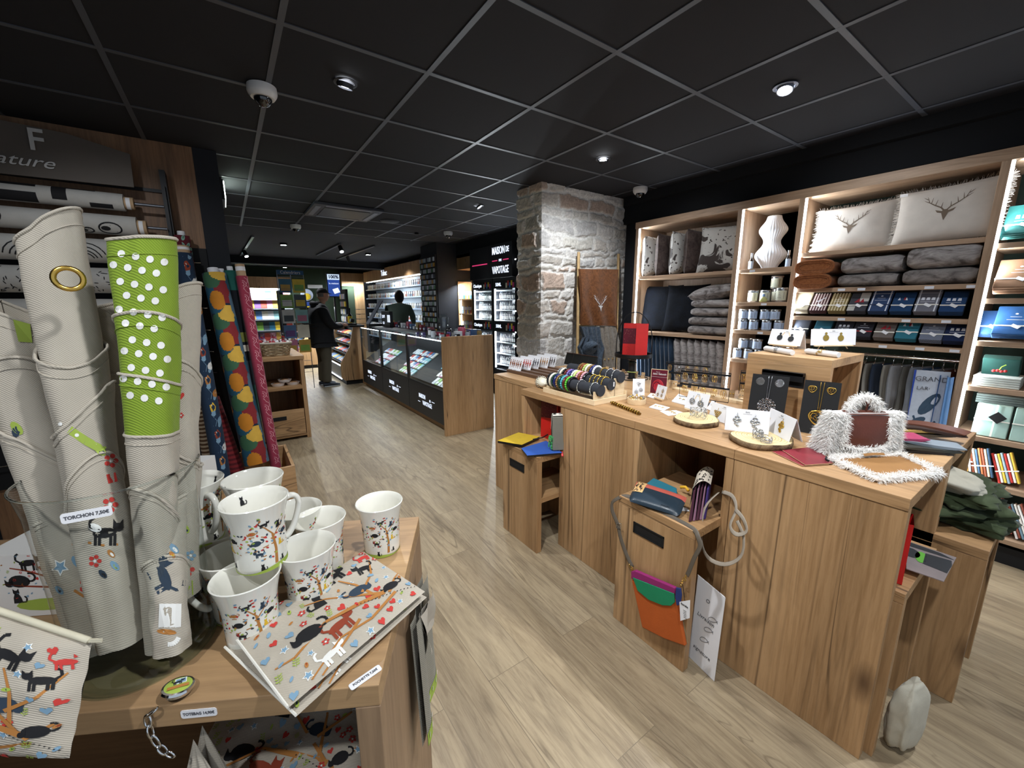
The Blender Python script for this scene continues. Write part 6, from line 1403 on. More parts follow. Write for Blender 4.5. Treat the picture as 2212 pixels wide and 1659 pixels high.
# ================================================================ NEAR END OF THE ISLAND
p = Zp(1945, 1270, .60); gift_bag('bright red gift bag standing on the low box at the island end', Vector((1.345, -1.70, .6015)), .09, .06, .20, math.radians(12), [RED], (), .0)
P4 = [Zp(1958, 1228, .625), Zp(2039, 1256, .625), Zp(2066, 1204, .625), Zp(1958, 1168, .625)]
u = thing('printed_mat', 'flat printed card with green and charcoal shapes sticking out at the island end', 'card', P4[0]); MB().prism(P4, (0, 0, -.0025)).build('card', mat('mauve_card', '#857c7c', .4, var=.4, vs=12), u)
q = lambda a, b: P4[0]*(1-a)*(1-b)+P4[1]*a*(1-b)+P4[2]*a*b+P4[3]*(1-a)*b
mb = MB()
mb.decals(lambda a, b: (q(a, b)+UP(.0004), UP()), [(ell(.1, .6, .22, .17, 14), 1), (ell(.34, .55, .14, .2, 12), 0), ([(.4, .35), (.98, .3), (1, .62), (.95, .8), (.42, .75)], 1), ([(0, .82), (1, .86), (.7, .95), (0, .98)], 1)], .0006); mb.build('print', [mat('leaf_green', '#5fa63e', .5), mat('charcoal_ink', '#2d3136', .5)], u)
# crumpled cushions on the rear box
OLG = cloth('olive_cotton', '#39432c', vs=14); CRC = cloth('cream_cushion', '#b9b4a4', vs=30)
def lump(label, c, rx, ry, rz_, m, seed, rot=0, cat='cushion', name='cushion', crease=.3, grp=None, e=.55, tilt=0):
    u = thing(name, label, cat, c, 0, grp); mb = MB(); n, k = 40, 22
    M = Matrix.Rotation(rot, 3, 'Z') @ Matrix.Rotation(tilt, 3, 'X')
    sg = lambda v, p: math.copysign(abs(v)**p, v)
    def f(a, b):
        th = 2*PI*a; ph = -PI/2+PI*b; x = sg(math.cos(ph), .55)*sg(math.cos(th), e); y = sg(math.cos(ph), .55)*sg(math.sin(th), e); z = sg(math.sin(ph), 1.0)*(1-.25*max(abs(x), abs(y))**3)
        d = 1+crease*mnoise.noise(Vector((x*1.6+seed, y*1.6, z*1.2)))+crease*.35*mnoise.noise(Vector((x*5+seed, y*5, z*4)))
        return Vector(c)+M @ Vector((x*rx*d, y*ry*d, z*rz_*d))
    mb.grid(f, n, k); mb.build('cover', m, u, smooth=True, weld=True); return u
lump('olive green crumpled cloth cushion on the rear low box at the island end', (1.97, -1.76, .665), .19, .14, .045, OLG, 3, .25, crease=.6)
lump('olive green folded cushion on top, pointing towards the shelves', (2.01, -1.72, .735), .17, .12, .035, OLG, 9, -.2, crease=.7)
lump('cream cushion lying on the green ones behind the island end', (1.93, -1.66, .80), .12, .15, .04, CRC, 5, .6, crease=.4, tilt=.3)
lump('cream pillow on the floor sticking out from under the island end', (1.375, -1.80, .13), .035, .07, .125, CRC, 6, 1.3, crease=.2)
# ================================================================ GOODS ON THE WALL SHELVES
SX = 3.11
def pillow(name, label, cat, c, U, V, N, w, h, th, m, mats=None, items=(), grp=None, pw=.45, creases=.02, nu=18, extra=None, parts_name='cover'):
    u = thing(name, label, cat, c, 0, grp); U, V, N = [Vector(v).normalized() for v in (U, V, N)]; C = Vector(c)
    def f(a, b, s):
        x, y = 2*a-1, 2*b-1; t = (max(0, (1-x**4)*(1-y**4)))**pw; k = 1-.04*(1-abs(x))*abs(y)**3*0
        px_ = x*(1-.05*(1-y*y)); py_ = y*(1-.05*(1-x*x)); t *= 1+creases*6*mnoise.noise(Vector((x*2.2+c[1]*9, y*2.2, s*2+c[2]*5)))
        return C+U*(px_*w/2)+V*(py_*h/2)+N*(s*th/2*t)
    mb = MB().grid(lambda a, b: f(a, b, 1), nu, nu).grid(lambda a, b: f(1-a, b, -1), nu, nu)
    mb.decals(lambda a, b: (f(min(.99, max(.01, a/w+.5)), min(.99, max(.01, b/h+.5)), 1), N), items, .002)
    mb.build(parts_name, mats or m, u, smooth=True); return u, f
COW = None
def cowmat():
    m, t, nd, lk, b = nt('cow_print_fur'); co = coords(nd, lk); n = nz(nd, lk, co, 6.5, 3, .8, .5); v = nz(nd, lk, co, 42, 2, 0, .5)
    r1 = ramp(nd, lk, n, [(.55, (0, 0, 0, 1)), (.57, (1, 1, 1, 1))]); r2 = ramp(nd, lk, v, [(.63, (0, 0, 0, 1)), (.65, (1, 1, 1, 1))])
    a = nd.new('ShaderNodeMath'); a.operation = 'MAXIMUM'; lk.new(r1, a.inputs[0]); lk.new(r2, a.inputs[1])
    lk.new(mix(nd, lk, a.outputs[0], srgb('#c9c8c4'), srgb('#3b322f')), b.inputs['Base Color']); b.inputs['Roughness'].default_value = .8; b.inputs['Sheen Weight'].default_value = .5; bump(nd, lk, nz(nd, lk, co, 200, 2), b, .5, .003); return m
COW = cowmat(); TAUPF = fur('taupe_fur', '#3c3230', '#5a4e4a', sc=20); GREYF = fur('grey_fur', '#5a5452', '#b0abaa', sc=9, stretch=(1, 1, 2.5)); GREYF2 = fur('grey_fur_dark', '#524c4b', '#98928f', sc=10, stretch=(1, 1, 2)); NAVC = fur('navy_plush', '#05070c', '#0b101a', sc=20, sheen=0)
RUST = fur('rust_towelling', '#8a5330', '#a86a42', sc=60); BLUEG = fur('blue_plaid', '#1d2836', '#324459', sc=10, stretch=(1, 1, .4))
Y_ = lambda px, py, x=SX+.12: Xp(px, py, x).y
z0 = 1.7105
for k, (px, m, th, lb, rz) in enumerate([(1403, COW, .13, 'cow-print fur cushion at the far left end of the top shelf', .1), (1432, TAUPF, .13, 'taupe fur cushion left of the thin cow-print one', 0), (1462, COW, .12, 'narrow cow-print cushion between two taupe fur cushions', -.05), (1494, TAUPF, .14, 'taupe fur cushion with tag, right of the narrow cow-print one', 0)]):
    y = Xp(px, 560, SX+.1).y; hh = .385; d = Vector((math.sin(rz), math.cos(rz), 0))
    pillow('cushion', lb, 'cushion', (SX+.225, y, z0+hh/2), Vector((1, -.05, 0)), (0, 0, 1), (0, 1, 0), .41, hh, th*1.05, m, grp=None)
pillow('cushion', 'large cow-print fur cushion facing front on the top left shelf', 'cushion', (SX+.19, -.005, z0+.20), Vector((.35, -1, 0)), (0.12, 0, 1), Vector((-1, -.35, .1)), .40, .39, .12, COW)
for k, (px, lb) in enumerate([(1424, 'navy plush cushion left on the second shelf'), (1474, 'navy plush cushion right of its twin, beside the fur throws')]):
    y = Xp(px, 660, SX+.15).y+.02; pillow('cushion', lb, 'cushion', (SX+.2+.03*k, y, 1.172+.23), Vector((.2, -1, 0)), (.15, 0, 1), Vector((-1, -.2, .15)), .40, .45, .11, NAVC, grp=None)
# folded fur throws under a fur cushion
def folded(name, label, cat, x0, x1, y0, y1, z0_, z1_, m, folds=2, grp=None, seed=0, round_=.5):
    u = thing(name, label, cat, ((x0+x1)/2, (y0+y1)/2, z0_), 0, grp); mb = MB(); h = (z1_-z0_)/folds
    for k in range(folds):
        zc = z0_+h*(k+.5)
        def f(a, b, zc=zc, k=k):
            t = 2*PI*b; y = y0+(y1-y0)*a; e = min(1, min(a, 1-a)*9)**.5; sx_ = math.copysign(abs(math.cos(t))**.35, math.cos(t)); sz = math.copysign(abs(math.sin(t))**.8, math.sin(t))
            n = 1+.10*mnoise.noise(Vector((y*9, math.cos(t)*2+seed, zc*9))); w = 1+.05*mnoise.noise(Vector((y*6+seed, zc*5, 0)))
            return Vector(((x0+x1)/2+sx_*(x1-x0)/2*w*(.9+.1*e), y, zc+sz*h*.5*n*(.75+.25*e)))
        mb.grid(f, 16, 22); c0_ = f(0, 0); 
        for a in (0, 1): mb.add([f(a, j/22) for j in range(22)], [tuple(range(22))])
    mb.build('folded_cloth', m, u, smooth=70); return u
pillow('cushion', 'grey fur cushion tilted on top of the folded fur throws', 'cushion', (SX+.2, .0, 1.172+.375), Vector((0, -1, .12)), (1, 0, .1), (0, 0, 1), .39, .38, .13, GREYF, creases=.03)
folded('fur_throw', 'upper folded grey fur throw under the tilted fur cushion', 'throw', SX+.02, SX+.36, -.19, .165, 1.172+.165, 1.172+.31, GREYF, 2, 'folded fur throws on the left shelves', 1)
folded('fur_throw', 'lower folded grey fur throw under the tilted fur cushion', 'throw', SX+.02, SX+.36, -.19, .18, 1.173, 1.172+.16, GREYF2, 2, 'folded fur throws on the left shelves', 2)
for k in range(9):
    y = .715-k*.047; u = pillow('plush_throw', f'navy plush throw hung folded, {ORD[k]} from the left below the cushions', 'throw', (SX+.2, y, .89), (1, 0, 0), (0, .1, 1), (0, 1, 0), .36, .48, .052, BLUEG, grp='throws standing folded on the lower left shelf', pw=.22)
for k in range(7):
    y = .27-k*.068; u = pillow('fur_throw', f'grey fur throw hung folded, {ORD[k]} from the left below the fur pile', 'throw', (SX+.2, y, .89), (1, 0, 0), (0, .1, 1), (0, 1, 0), .36, .48, .075, GREYF, grp='throws standing folded on the lower left shelf', pw=.22)
# middle bay: ribbed vase, bottles and candle tins
yv = Xp(1668, 520, SX+.2).y; zt = Xp(1668, 468, SX+.2).z; H_ = zt-1.711
u = thing('ribbed_vase', 'tall white ribbed double-bulb vase on the top shelf', 'vase', (SX+.2, yv, 1.711)); pr = []
for i in range(41):
    t = i/40; r = .052+.052*math.sin(PI*min(1, t/.52))**1 if t < .52 else .030+.067*math.sin(PI*(t-.44)/.56)
    pr.append((r*(1 if t < .96 else .9)*1.0, H_*t))
pr = [(lambda t: (max(.036, .062+.05*math.sin(2*PI*(t*1.02-.06)*1.0)*1.0 if 0 else (.045+.065*math.exp(-((t-.27)/.17)**2)+.052*math.exp(-((t-.74)/.15)**2)-.0)), H_*t))(i/40) for i in range(41)]
MB().lathe([(0, 0)]+pr+[(pr[-1][0]*.8, H_), (pr[-1][0]*.75, H_-.05)], (SX+.2, yv, 1.711), 288, flute=.012, nf=32).build('vase_body', mat('white_porcelain', '#dfe5ee', .3, var=.02), u, smooth=True)
TIN = mat('tin_metal', '#b5b9bd', .22, .9); LBL = mat('tin_label', '#a9bcd8', .5); LBG = mat('tin_label_cream', '#c6c8b4', .5); AMB = mat('dark_glass', '#20150f', .15, coat=.4)
def tin(r, h, lab):
    u = thing('candle_tin', 't', 'candle tin', (0, 0, 0), 0, 'candle tins on the middle shelves', local=True)
    MB().lathe([(0, 0), (r*.96, 0), (r, .003), (r, h*.86), (r*1.03, h*.865), (r*1.03, h*.97), (r*.98, h), (0, h)], (0, 0, 0), 24).build('tin_body', TIN, u, smooth=40)
    mb = MB(); f = lambda a, b: Vector((-(r+.0006)*math.cos(a), (r+.0006)*math.sin(a), b))
    mb.grid(lambda a, b: f(1.3*(1-2*a), h*(.12+.68*b)), 12, 1)
    for k in range(5): mb.grid(lambda a, b: f((.45-.08*k)*(1-2*a), h*(.2+.11*k+.02*b))*1+Vector((-.0004, 0, 0)), 5, 1, 1)
    for s_ in (-1, 1): mb.grid(lambda a, b: f(.75*s_+.03*(1-2*a), h*(.2+.5*b))+Vector((-.0004, 0, 0)), 1, 1, 1)
    mb.build('label', [lab, INK], u, smooth=False); return u
T1 = tin(.036, .082, LBL); T1['label'] = 'silver candle tin, first in the lower row on the shelf under the cream tins'
T1.location = (SX+.055, Xp(1604, 715, SX+.055).y, 1.2355)
def addt(px, py, z, x, lb, sc=1, proto=None): o = dup(proto or T1, (x, Xp(px, py, x).y, z), lb and None, lb, scale=sc); return o
shelfn = {1.2355: 'second lit shelf', 1.0005: 'third lit shelf'}
for j, px in enumerate((1627, 1655, 1682)): addt(px, 715, 1.2355, SX+.055, f'silver candle tin, {ORD[j+1]} in the lower row on the shelf under the cream tins')
for j, px in enumerate((1607, 1627, 1653, 1675)): addt(px, 680, 1.2355+.0825, SX+.06, f'silver candle tin, {ORD[j]} of the upper row on the shelf under the cream tins')
for j, px in enumerate((1592, 1616, 1638, 1662)): addt(px, 780, 1.0005, SX+.055, f'silver candle tin, {ORD[j]} of the lower row on the shelf beside the raised box')
for j, px in enumerate((1606, 1627, 1636)): addt(px, 747, 1.0005+.0825, SX+.06+.06*(j == 1), f'silver candle tin, {ORD[j]} of the upper row on the shelf beside the raised box')
T2 = tin(.038, .092, LBG); T2['group'] = 'large cream-labelled tins'; T2['label'] = 'cream-labelled candle tin at the left behind the yellow bottle'; T2.location = (SX+.10, Xp(1627, 640, SX+.1).y, 1.4555)
addt(1654, 635, 1.4555, SX+.10, 'cream-labelled candle tin right behind the yellow bottle', proto=T2); addt(1688, 640, 1.4555, SX+.06, 'tall cream-labelled candle tin at the right of the yellow bottle', (1, 1, 1.15), T2)
addt(1680, 630, 1.4555, SX+.22, 'dark tin behind, carrying another tin on top', (1, 1, 1.1), T2); addt(1680, 600, 1.4555+.102, SX+.22, 'grey candle tin stacked on top of the dark one at the back', (1.1, 1.1, 1.1), T2)
def bottle(label, x, y, z, r, h, mb_, cap, lab, name='room_spray', cat='bottle', grp=None):
    u = thing(name, label, cat, (x, y, z), 0, grp); MB().lathe([(0, 0), (r, 0), (r, h*.55), (r*.45, h*.68), (r*.42, h*.72)], (x, y, z), 16).build('bottle_body', mb_, u, smooth=50)
    MB().cyl((x, y, z+h*.72), (x, y, z+h), r*.5, 12).build('cap', cap, u, smooth=50); MB().lathe([(r*1.02, h*.05), (r*1.02, h*.5)], (x, y, z), 16).build('label', lab, u, smooth=50); return u
bottle('dark bottle with pale label and silver cap left of the ribbed vase', SX+.07, Xp(1622, 570, SX+.07).y, 1.711, .017, .125, AMB, SILVER, LBL); bottle('dark bottle with pale label right of the ribbed vase', SX+.12, Xp(1703, 560, SX+.12).y, 1.711, .017, .125, AMB, SILVER, LBL)
yb = Xp(1648, 648, SX+.03); u = thing('perfume_bottle', 'squat yellow glass perfume bottle in front of the cream tins', 'bottle', (SX+.035, yb.y, 1.4555)); MB().lathe([(0, 0), (.022, 0), (.026, .01), (.022, .03), (.008, .038), (.008, .042)], (SX+.035, yb.y, 1.4555), 20, sy=1.1).build('bottle_body', mat('yellow_perfume', '#b9bb7b', .1, coat=.5), u, smooth=True)
MB().lathe([(.009, .042), (.009, .06), (0, .062)], (SX+.035, yb.y, 1.4555), 12).build('cap', mat('blue_cap', '#5e7fae', .3), u, smooth=True)
# wide bay: stag cushions
STAG = mat('stag_brown', '#6b5d50', .85); OFFW = cloth('off_white_linen', '#cdc6be', 260, col2='#a49d95')
def stag(s):
    it = [([(-.10, .0), (-.05, -.16), (0, -.30), (.05, -.16), (.10, 0), (.05, .08), (-.05, .08)], 1), ([(-.08, .03), (-.26, .10), (-.2, .0), (-.09, -.04)], 1), ([(.08, .03), (.26, .10), (.2, .0), (.09, -.04)], 1)]
    for q in (-1, 1):
        m_ = [(.05, .07), (.12, .16), (.3, .28), (.45, .40), (.52, .62)]
        it += [(p, 1) for p in rib([(q*a, b) for a, b in m_], [.022, .02, .017, .013, .005])]
        for a, b, c_, d in ((.12, .16, .10, .34), (.28, .27, .24, .46), (.40, .36, .37, .56), (.45, .4, .6, .50), (.5, .52, .62, .62)): it += [(p, 1) for p in rib([(q*a, b), (q*c_, d)], [.014, .004])]
    return [([(a*s, b*s-.01) for a, b in p], m) for p, m in it]
def fringe(mb, f, rg, L=.02, m=0):
    for s_ in range(4):
        for k in range(70):
            t = k/69; a, b = ((t, 1), (t, 0), (0, t), (1, t))[s_]; p = f(a, b, 0); d = (f((t, t, -.04, 1.04)[s_] if s_ > 1 else t, (1.04, -.04)[s_] if s_ < 2 else t, 0)-p)
            d = d.normalized()*L+Vector((rg.uniform(-1, 1), rg.uniform(-1, 1), rg.uniform(-1, .4)))*L*.45; q = d.cross(_f).normalized()*.0022; mb.add([p-q, p+q, p+d+q*.5, p+d-q*.5], [(0, 1, 2, 3)], m)
rg = random.Random(2)
for k, (c, w, h, U, lb) in enumerate([((SX+.15, Xp(1850, 495, SX+.15).y+.02, 1.797+.15), .42, .30, (.05, -1, .02), 'fringed off-white cushion with brown stag head, left on the top shelf'), ((SX+.10, Xp(2048, 470, SX+.10).y+.01, 1.797+.16), .45, .33, (-.05, -1, .04), 'fringed off-white cushion with brown stag head, right one overlapping the other')]):
    u, f = pillow('stag_cushion', lb, 'cushion', c, U, (.18, 0, 1), Vector((-1, U[0], .18)), w, h, .12, None, [OFFW, STAG], stag(.16 if k == 0 else .17), pw=.5)
    mb = MB(); fringe(mb, f, rg); mb.build('fringe', OFFW, u)
    p = f(.04, .9, 1); MB().obox(p+Vector((-.006, 0, .012)), Vector((0, .018, 0)), Vector((-.001, 0, .008)), Vector((.0004, 0, 0))).build('price_tag', PAPER, u)
pillow('stag_cushion', 'third fringed cushion, mostly hidden behind the right stag cushion', 'cushion', (SX+.24, -1.40, 1.797+.17), (0, -1, 0), (.1, 0, 1), (-1, 0, .1), .26, .33, .1, OFFW)
# folded rust towels and fur throws
def rolled_stack(label, y0, y1, z, m, seed, n=3, h=.085):
    u = thing('folded_towel', label, 'towel', (SX+.15, (y0+y1)/2, z), 0, 'rust towels on the second shelf'); mb = MB()
    for k in range(n):
        r0 = h/2*(1-k*.28); zc = z+h/2; pts = []
        def f(a, b, r0=r0, k=k):
            t = 2*PI*a; y = (y0+y1)/2+((y1-y0)/2-.012*k)*math.copysign(abs(math.cos(t))**.55, math.cos(t)); zz = zc+r0*math.copysign(abs(math.sin(t))**.8, math.sin(t))*(1+.08*mnoise.noise(Vector((math.cos(t)*3, seed, k))))
            return Vector((SX-.04+.004*k+b*.36, y, zz))
        mb.grid(f, 40, 3)
        mb.tube([f(i/40, 0) for i in range(40)], .009-.002*k, 8, closed=True)
    mb.add([Vector((SX-.035, (y0+y1)/2+((y1-y0)/2)*math.copysign(abs(math.cos(t))**.55, math.cos(t)), z+h/2+h/2*math.copysign(abs(math.sin(t))**.8, math.sin(t)))) for t in [2*PI*i/40 for i in range(40)]], [tuple(range(40))])
    mb.build('folded_cloth', RUST, u, smooth=True); return u
rolled_stack('upper thick rust brown folded towel overhanging the shelf', -.885, -.665, 1.552+.095, RUST, 1); rolled_stack('lower thick rust brown folded towel overhanging the shelf', -.88, -.665, 1.552, RUST, 4)
GG = 'grey fur throws on the second shelf'
folded('fur_throw', 'upper grey fur throw right of the rust towels', 'throw', SX, SX+.34, -1.215, -.91, 1.552+.085, 1.552+.19, GREYF, 1, GG, 5); folded('fur_throw', 'lower grey fur throw right of the rust towels', 'throw', SX+.01, SX+.34, -1.20, -.90, 1.552, 1.552+.085, GREYF2, 1, GG, 6)
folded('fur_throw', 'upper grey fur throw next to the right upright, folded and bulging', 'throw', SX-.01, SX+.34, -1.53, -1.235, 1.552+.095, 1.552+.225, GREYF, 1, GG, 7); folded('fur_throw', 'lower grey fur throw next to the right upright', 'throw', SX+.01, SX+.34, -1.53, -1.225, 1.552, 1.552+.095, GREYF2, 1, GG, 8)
# folded kitchen towels with ribbon and tag
def kt(label, y, z, w, col, style=0, motif=0, h=.15, x=SX+.012, th=.042, grp='ribboned kitchen towels', lean=.62, rib_c=None, tagc=None):
    u = thing('kitchen_towel', label, 'towel', (x, y, z), 0, grp); U = Vector((0, -1, 0)); V = Vector((math.sin(lean), 0, math.cos(lean))); N = Vector((-math.cos(lean), 0, math.sin(lean)))
    O = Vector((x+.018, y, z+th*.5*math.sin(lean)+.002)); P = lambda a, b, d=0: O+U*a+V*b+N*(d+th)
    m = cloth('towel_'+col[1:]+('s%d' % style), col, 90 if style == 3 else 0, col2='#c8ccd4' if style == 3 else '#777777', vs=40, band=0)
    mb = MB()
    for k in range(3):
        o_ = O+N*(th*(k+.5)/3)-V*.001*k; mb.obox(o_+V*(h/2), U*(w/2-.001*(2-k)), V*(h/2-.002*k), N*(th/6-.0006))
    st = {1: '#d5c9c6', 2: '#cfc19d', 4: '#d8dde6', 5: '#b9b7b2'}.get(style)
    its = []
    if style in (1, 2): its += [([(a, .001), (a+w*.07, .001), (a+w*.07, h-.004), (a, h-.004)], 1) for a in [(-.5+.06+i*.165)*w for i in range(6)]]
    if style == 4: its += [([(s_*w*.4-.003, .002), (s_*w*.4+.003, .002), (s_*w*.4+.003, h-.004), (s_*w*.4-.003, h-.004)], 1) for s_ in (-1, 1)]+[([(-w*.48, h*.8), (w*.48, h*.8), (w*.48, h*.82), (-w*.48, h*.82)], 1)]
    if style == 5: its += [([(-w*.48, 0.002), (-w*.1, 0.002), (-w*.1, h*.25), (-w*.48, h*.25)], 1), ([(0, h*.5), (w*.48, h*.5), (w*.48, h*.96), (0, h*.96)], 1)]
    fn = lambda a, b: (P(a, b, 0), N)
    mb.decals(fn, its, .0006); mb.build('folded_cloth', [m, mat('stripe_%s' % st[1:], st, .85) if st else m], u, bevel=.004)
    mk = {0: [], 1: [([(a-.008, h*.5), (a+.008, h*.5), (a+.006, h*.62), (a-.006, h*.62)], 0) for a in (-.022, 0, .022)]+[(p, 0) for p in rib([(-.03, h*.42), (.03, h*.43)], .0012)], 2: [(p, 0) for p in rib([(-.02, h*.5), (0, h*.6), (.028, h*.74)], .003)]+[(p, 0) for p in rib([(-.01, h*.45), (.005, h*.58)], .002)],
          3: [([(-.025, h*.45), (0, h*.68), (.004, h*.45)], 1), ([(.006, h*.45), (.018, h*.66), (.028, h*.45)], 1)], 4: [([(a-.007, h*.55), (a+.007, h*.55), (a, h*.68)], 0) for a in (-.02, .012)]+[([(0, h*.55), (.01, h*.55), (.008, h*.7), (.002, h*.7)], 1)], 5: [(p, 0) for p in rib([(-.03, h*.5), (.03, h*.5)], .001)]+[(p, 0) for p in rib([(-.02, h*.6), (.02, h*.6)], .001)]+[(ell(0, h*.7, .006, .005, 8), 0)]}[motif]
    if mk: mb = MB(); mb.decals(fn, mk, .001); mb.build('embroidery', [mat('embroidery_white', '#d5d9e2', .8), mat('embroidery_red', '#8e1f2c', .8)] if motif != 6 else INK, u)
    MB().obox(P(0, h*.3, .001), U*(w/2+.001), V*.0035, N*.0008).build('ribbon', rib_c or RIB, u)
    t_ = MB(); t_.obox(P(w*.05, h*.27, .004), (U*.8-V*.5).normalized()*.017, (U*.5+V*.8).normalized()*.009, N*.0005); t_.build('paper_tag', tagc or PAPER, u)
    return u
zA = 1.3565; ys_ = [-.705-.108*k for k in range(8)]
KT = [('#a79f8b', 0, 2, 'beige linen'), ('#55363a', 1, 2, 'burgundy striped'), ('#8a7a50', 2, 5, 'mustard striped'), ('#3f4048', 5, 3, 'grey checked, red-printed'), ('#31456a', 4, 5, 'blue white-bordered'), ('#1f3f66', 0, 4, 'deep blue red-figured'), ('#70717c', 4, 1, 'grey cabin-print'), ('#22406a', 0, 1, 'blue cabin-print')]
for k, (c, s_, mo, lb) in enumerate(KT): kt(f'{lb} towel, {ORD[k]} from the left on the third shelf', ys_[k], zA, .10, c, s_, mo, h=.165 if k in (0, 4, 6) else .15, rib_c=mat('navy_ribbon', '#15244a', .6) if k == 4 else None)
zB = 1.1915; ysb = [-.72, -.85, -.97, -1.075, -1.185, -1.29, -1.40, -1.50]
KB = [('#20242d', 0, 0, 'charcoal'), ('#23586a', 0, 0, 'petrol'), ('#2a2a33', 0, 1, 'dark'), ('#2c2b34', 0, 5, 'anthracite towel with red ribbon'), ('#6c6460', 0, 3, 'grey-brown towel with a dark red boat'), ('#2f7082', 0, 4, 'turquoise towel, taller than its neighbours'), ('#525c74', 3, 5, 'blue-grey waffle towel'), ('#182648', 0, 1, 'midnight blue towel with white cabins')]
for k, (c, s_, mo, lb) in enumerate(KB):
    if k in (0, 1, 2): kt(f'{lb} kitchen towel mostly hidden behind the earring cards, {ORD[k]} on the fourth shelf', ysb[k], zB, .10, c, s_, mo, h=.14)
    else: kt(f'folded {lb} on the fourth shelf', ysb[k], zB, .098, c, s_, mo, h=.165 if k == 5 else .14, rib_c=mat('red_ribbon', '#a5202d', .6) if k == 3 else None)
# shelf-edge price strips
for k, (px, py) in enumerate([(1818, 621), (1861, 621), (2008, 616), (2100, 613), (1818, 684), (1958, 687), (2045, 689), (1907, 746), (1987, 751), (2062, 756), (1650, 655), (1642, 716), (1625, 582)]):
    p = Xp(px, py, SX-.001); u = thing('price_strip', f'paper price strip on the shelf edge, {["second shelf, far left", "second shelf, left of centre", "second shelf, right of centre", "second shelf, far right", "third shelf, left", "third shelf, middle", "third shelf, right", "fourth shelf, left", "fourth shelf, middle", "fourth shelf, right", "under the yellow bottle", "under the upper candle tins", "under the dark spray bottle"][k]}', 'price label', p)
    zs = min(ZR+ZM, key=lambda z: abs(z-.014-p.z)) ; MB().box(SX+.0005, SX+.0018, p.y-.02, p.y+.02, zs-.024, zs-.008).build('label', TAGM, u)
# right-hand bay
def stack(label, y, z, w, cols, th=.012, grp=None, x=SX+.02, d=.2):
    for k, (c, lb) in enumerate(cols):
        u = thing('folded_linen', f'{lb}', 'linen', (x+d/2, y, z+k*th), 0, grp); MB().box(x+.003*(k % 2), x+d, y-w/2, y+w/2, z+k*th+.0005, z+(k+1)*th-.0005).build('folded_cloth', cloth('linen_'+c[1:], c, vs=50), u, bevel=.003)
kt('teal towel with white embroidery at the top right edge of the photo', -1.65, 1.7565, .13, '#1f5a56', 0, 1, h=.20, grp=None)
kt('brown linen towel with a printed bicycle, next to the lit upright', -1.68, 1.4695, .16, '#84644c', 0, 5, h=.19, th=.06)
kt('blue towel with white embroidered dancer, on the shelf below the bicycle towel', -1.70, 1.2395, .14, '#2a568a', 0, 5, h=.19); kt('dark blue towel half hidden left of the dancer towel', -1.62, 1.2395, .10, '#1c3a60', 0, 0, h=.16, x=SX+.05)
y = -1.685
for k in range(5): stack('', y, .987+k*.012, .17, [('#c9cfc9', f'{["lowest", "second", "middle", "fourth", "topmost"][k]} of the pale folded linens under the green towel pack')], .012, 'pale linens under the green pack')
u = thing('towel_pack', 'dark green towel pack with embroidered radishes on the pale linens', 'towel', (SX+.1, y, 1.048)); MB().obox((SX+.11, y, 1.048+.055), Vector((.022, 0, .012))*.9, Vector((0, .07, 0)), Vector((-.03, 0, .048))).build('folded_cloth', cloth('dark_green_towel', '#173c36'), u, bevel=.006)
mb = MB(); [mb.sphere((SX+.055, y+.02-.014*k, 1.075+.003*(k % 2)), .008, 8, 5, 0) for k in range(4)]; mb.tube([(SX+.053, y, 1.08), (SX+.05, y-.006, 1.10), (SX+.055, y-.02, 1.112)], .003, 5, 1); mb.build('embroidery', [mat('radish_red', '#c23030', .7), mat('radish_leaf', '#8fb53c', .7)], u)
MINT = cloth('mint_linen', '#9db8ae', 220, col2='#8aa49b')
for k, yy in enumerate((-1.70, -1.84)):
    u = thing('linen_pack', ['pale mint linen pack tied with ribbon and black tag, beside the lit upright', 'second pale mint linen pack at the right edge of the photo'][k], 'linen', (SX+.1, yy, .707)); 
    for j in range(4): MB().obox((SX+.05+.022*j, yy, .707+.09), Vector((.008, 0, .0)), Vector((0, .065, 0)), Vector((.02, 0, .088))).build('folded_layer', MINT, u, bevel=.004)
    MB().obox((SX+.036, yy, .80), Vector((.001, 0, 0)), Vector((0, .066, 0)), Vector((.0006, 0, .003))).obox((SX+.036, yy-.01, .80), Vector((.001, 0, 0)), Vector((0, .004, 0)), Vector((.02, 0, .088))).build('ribbon', RIB, u)
    MB().obox((SX+.032, yy-.02, .82), Vector((.0006, 0, 0)), Vector((0, .018, .016)), Vector((0, -.016, .018))).build('black_tag', BLK, u)
for k in range(4): stack('', -1.72, .885+k*.013, .2, [('#4a5350', f'dark grey-green folded linen, {["lowest", "second", "third", "topmost"][k]} above the mint packs')], .013, 'dark linens above the mint packs', x=SX+.09, d=.2)
rgb_ = [('#c85a4a', '#e0a24a', '#e9e6e0', '#6c8fae'), ('#8f4a30', '#d8c8a8', '#35506a', '#b3663a'), ('#c23a33', '#efe9df', '#e7c14a', '#9fb7c6'), ('#e6e4e0', '#8a4a3a', '#6f8796', '#d9d4cc'), ('#e9e7e3', '#b9574a', '#cfc9c0', '#8a929c')]
rg = random.Random(6)
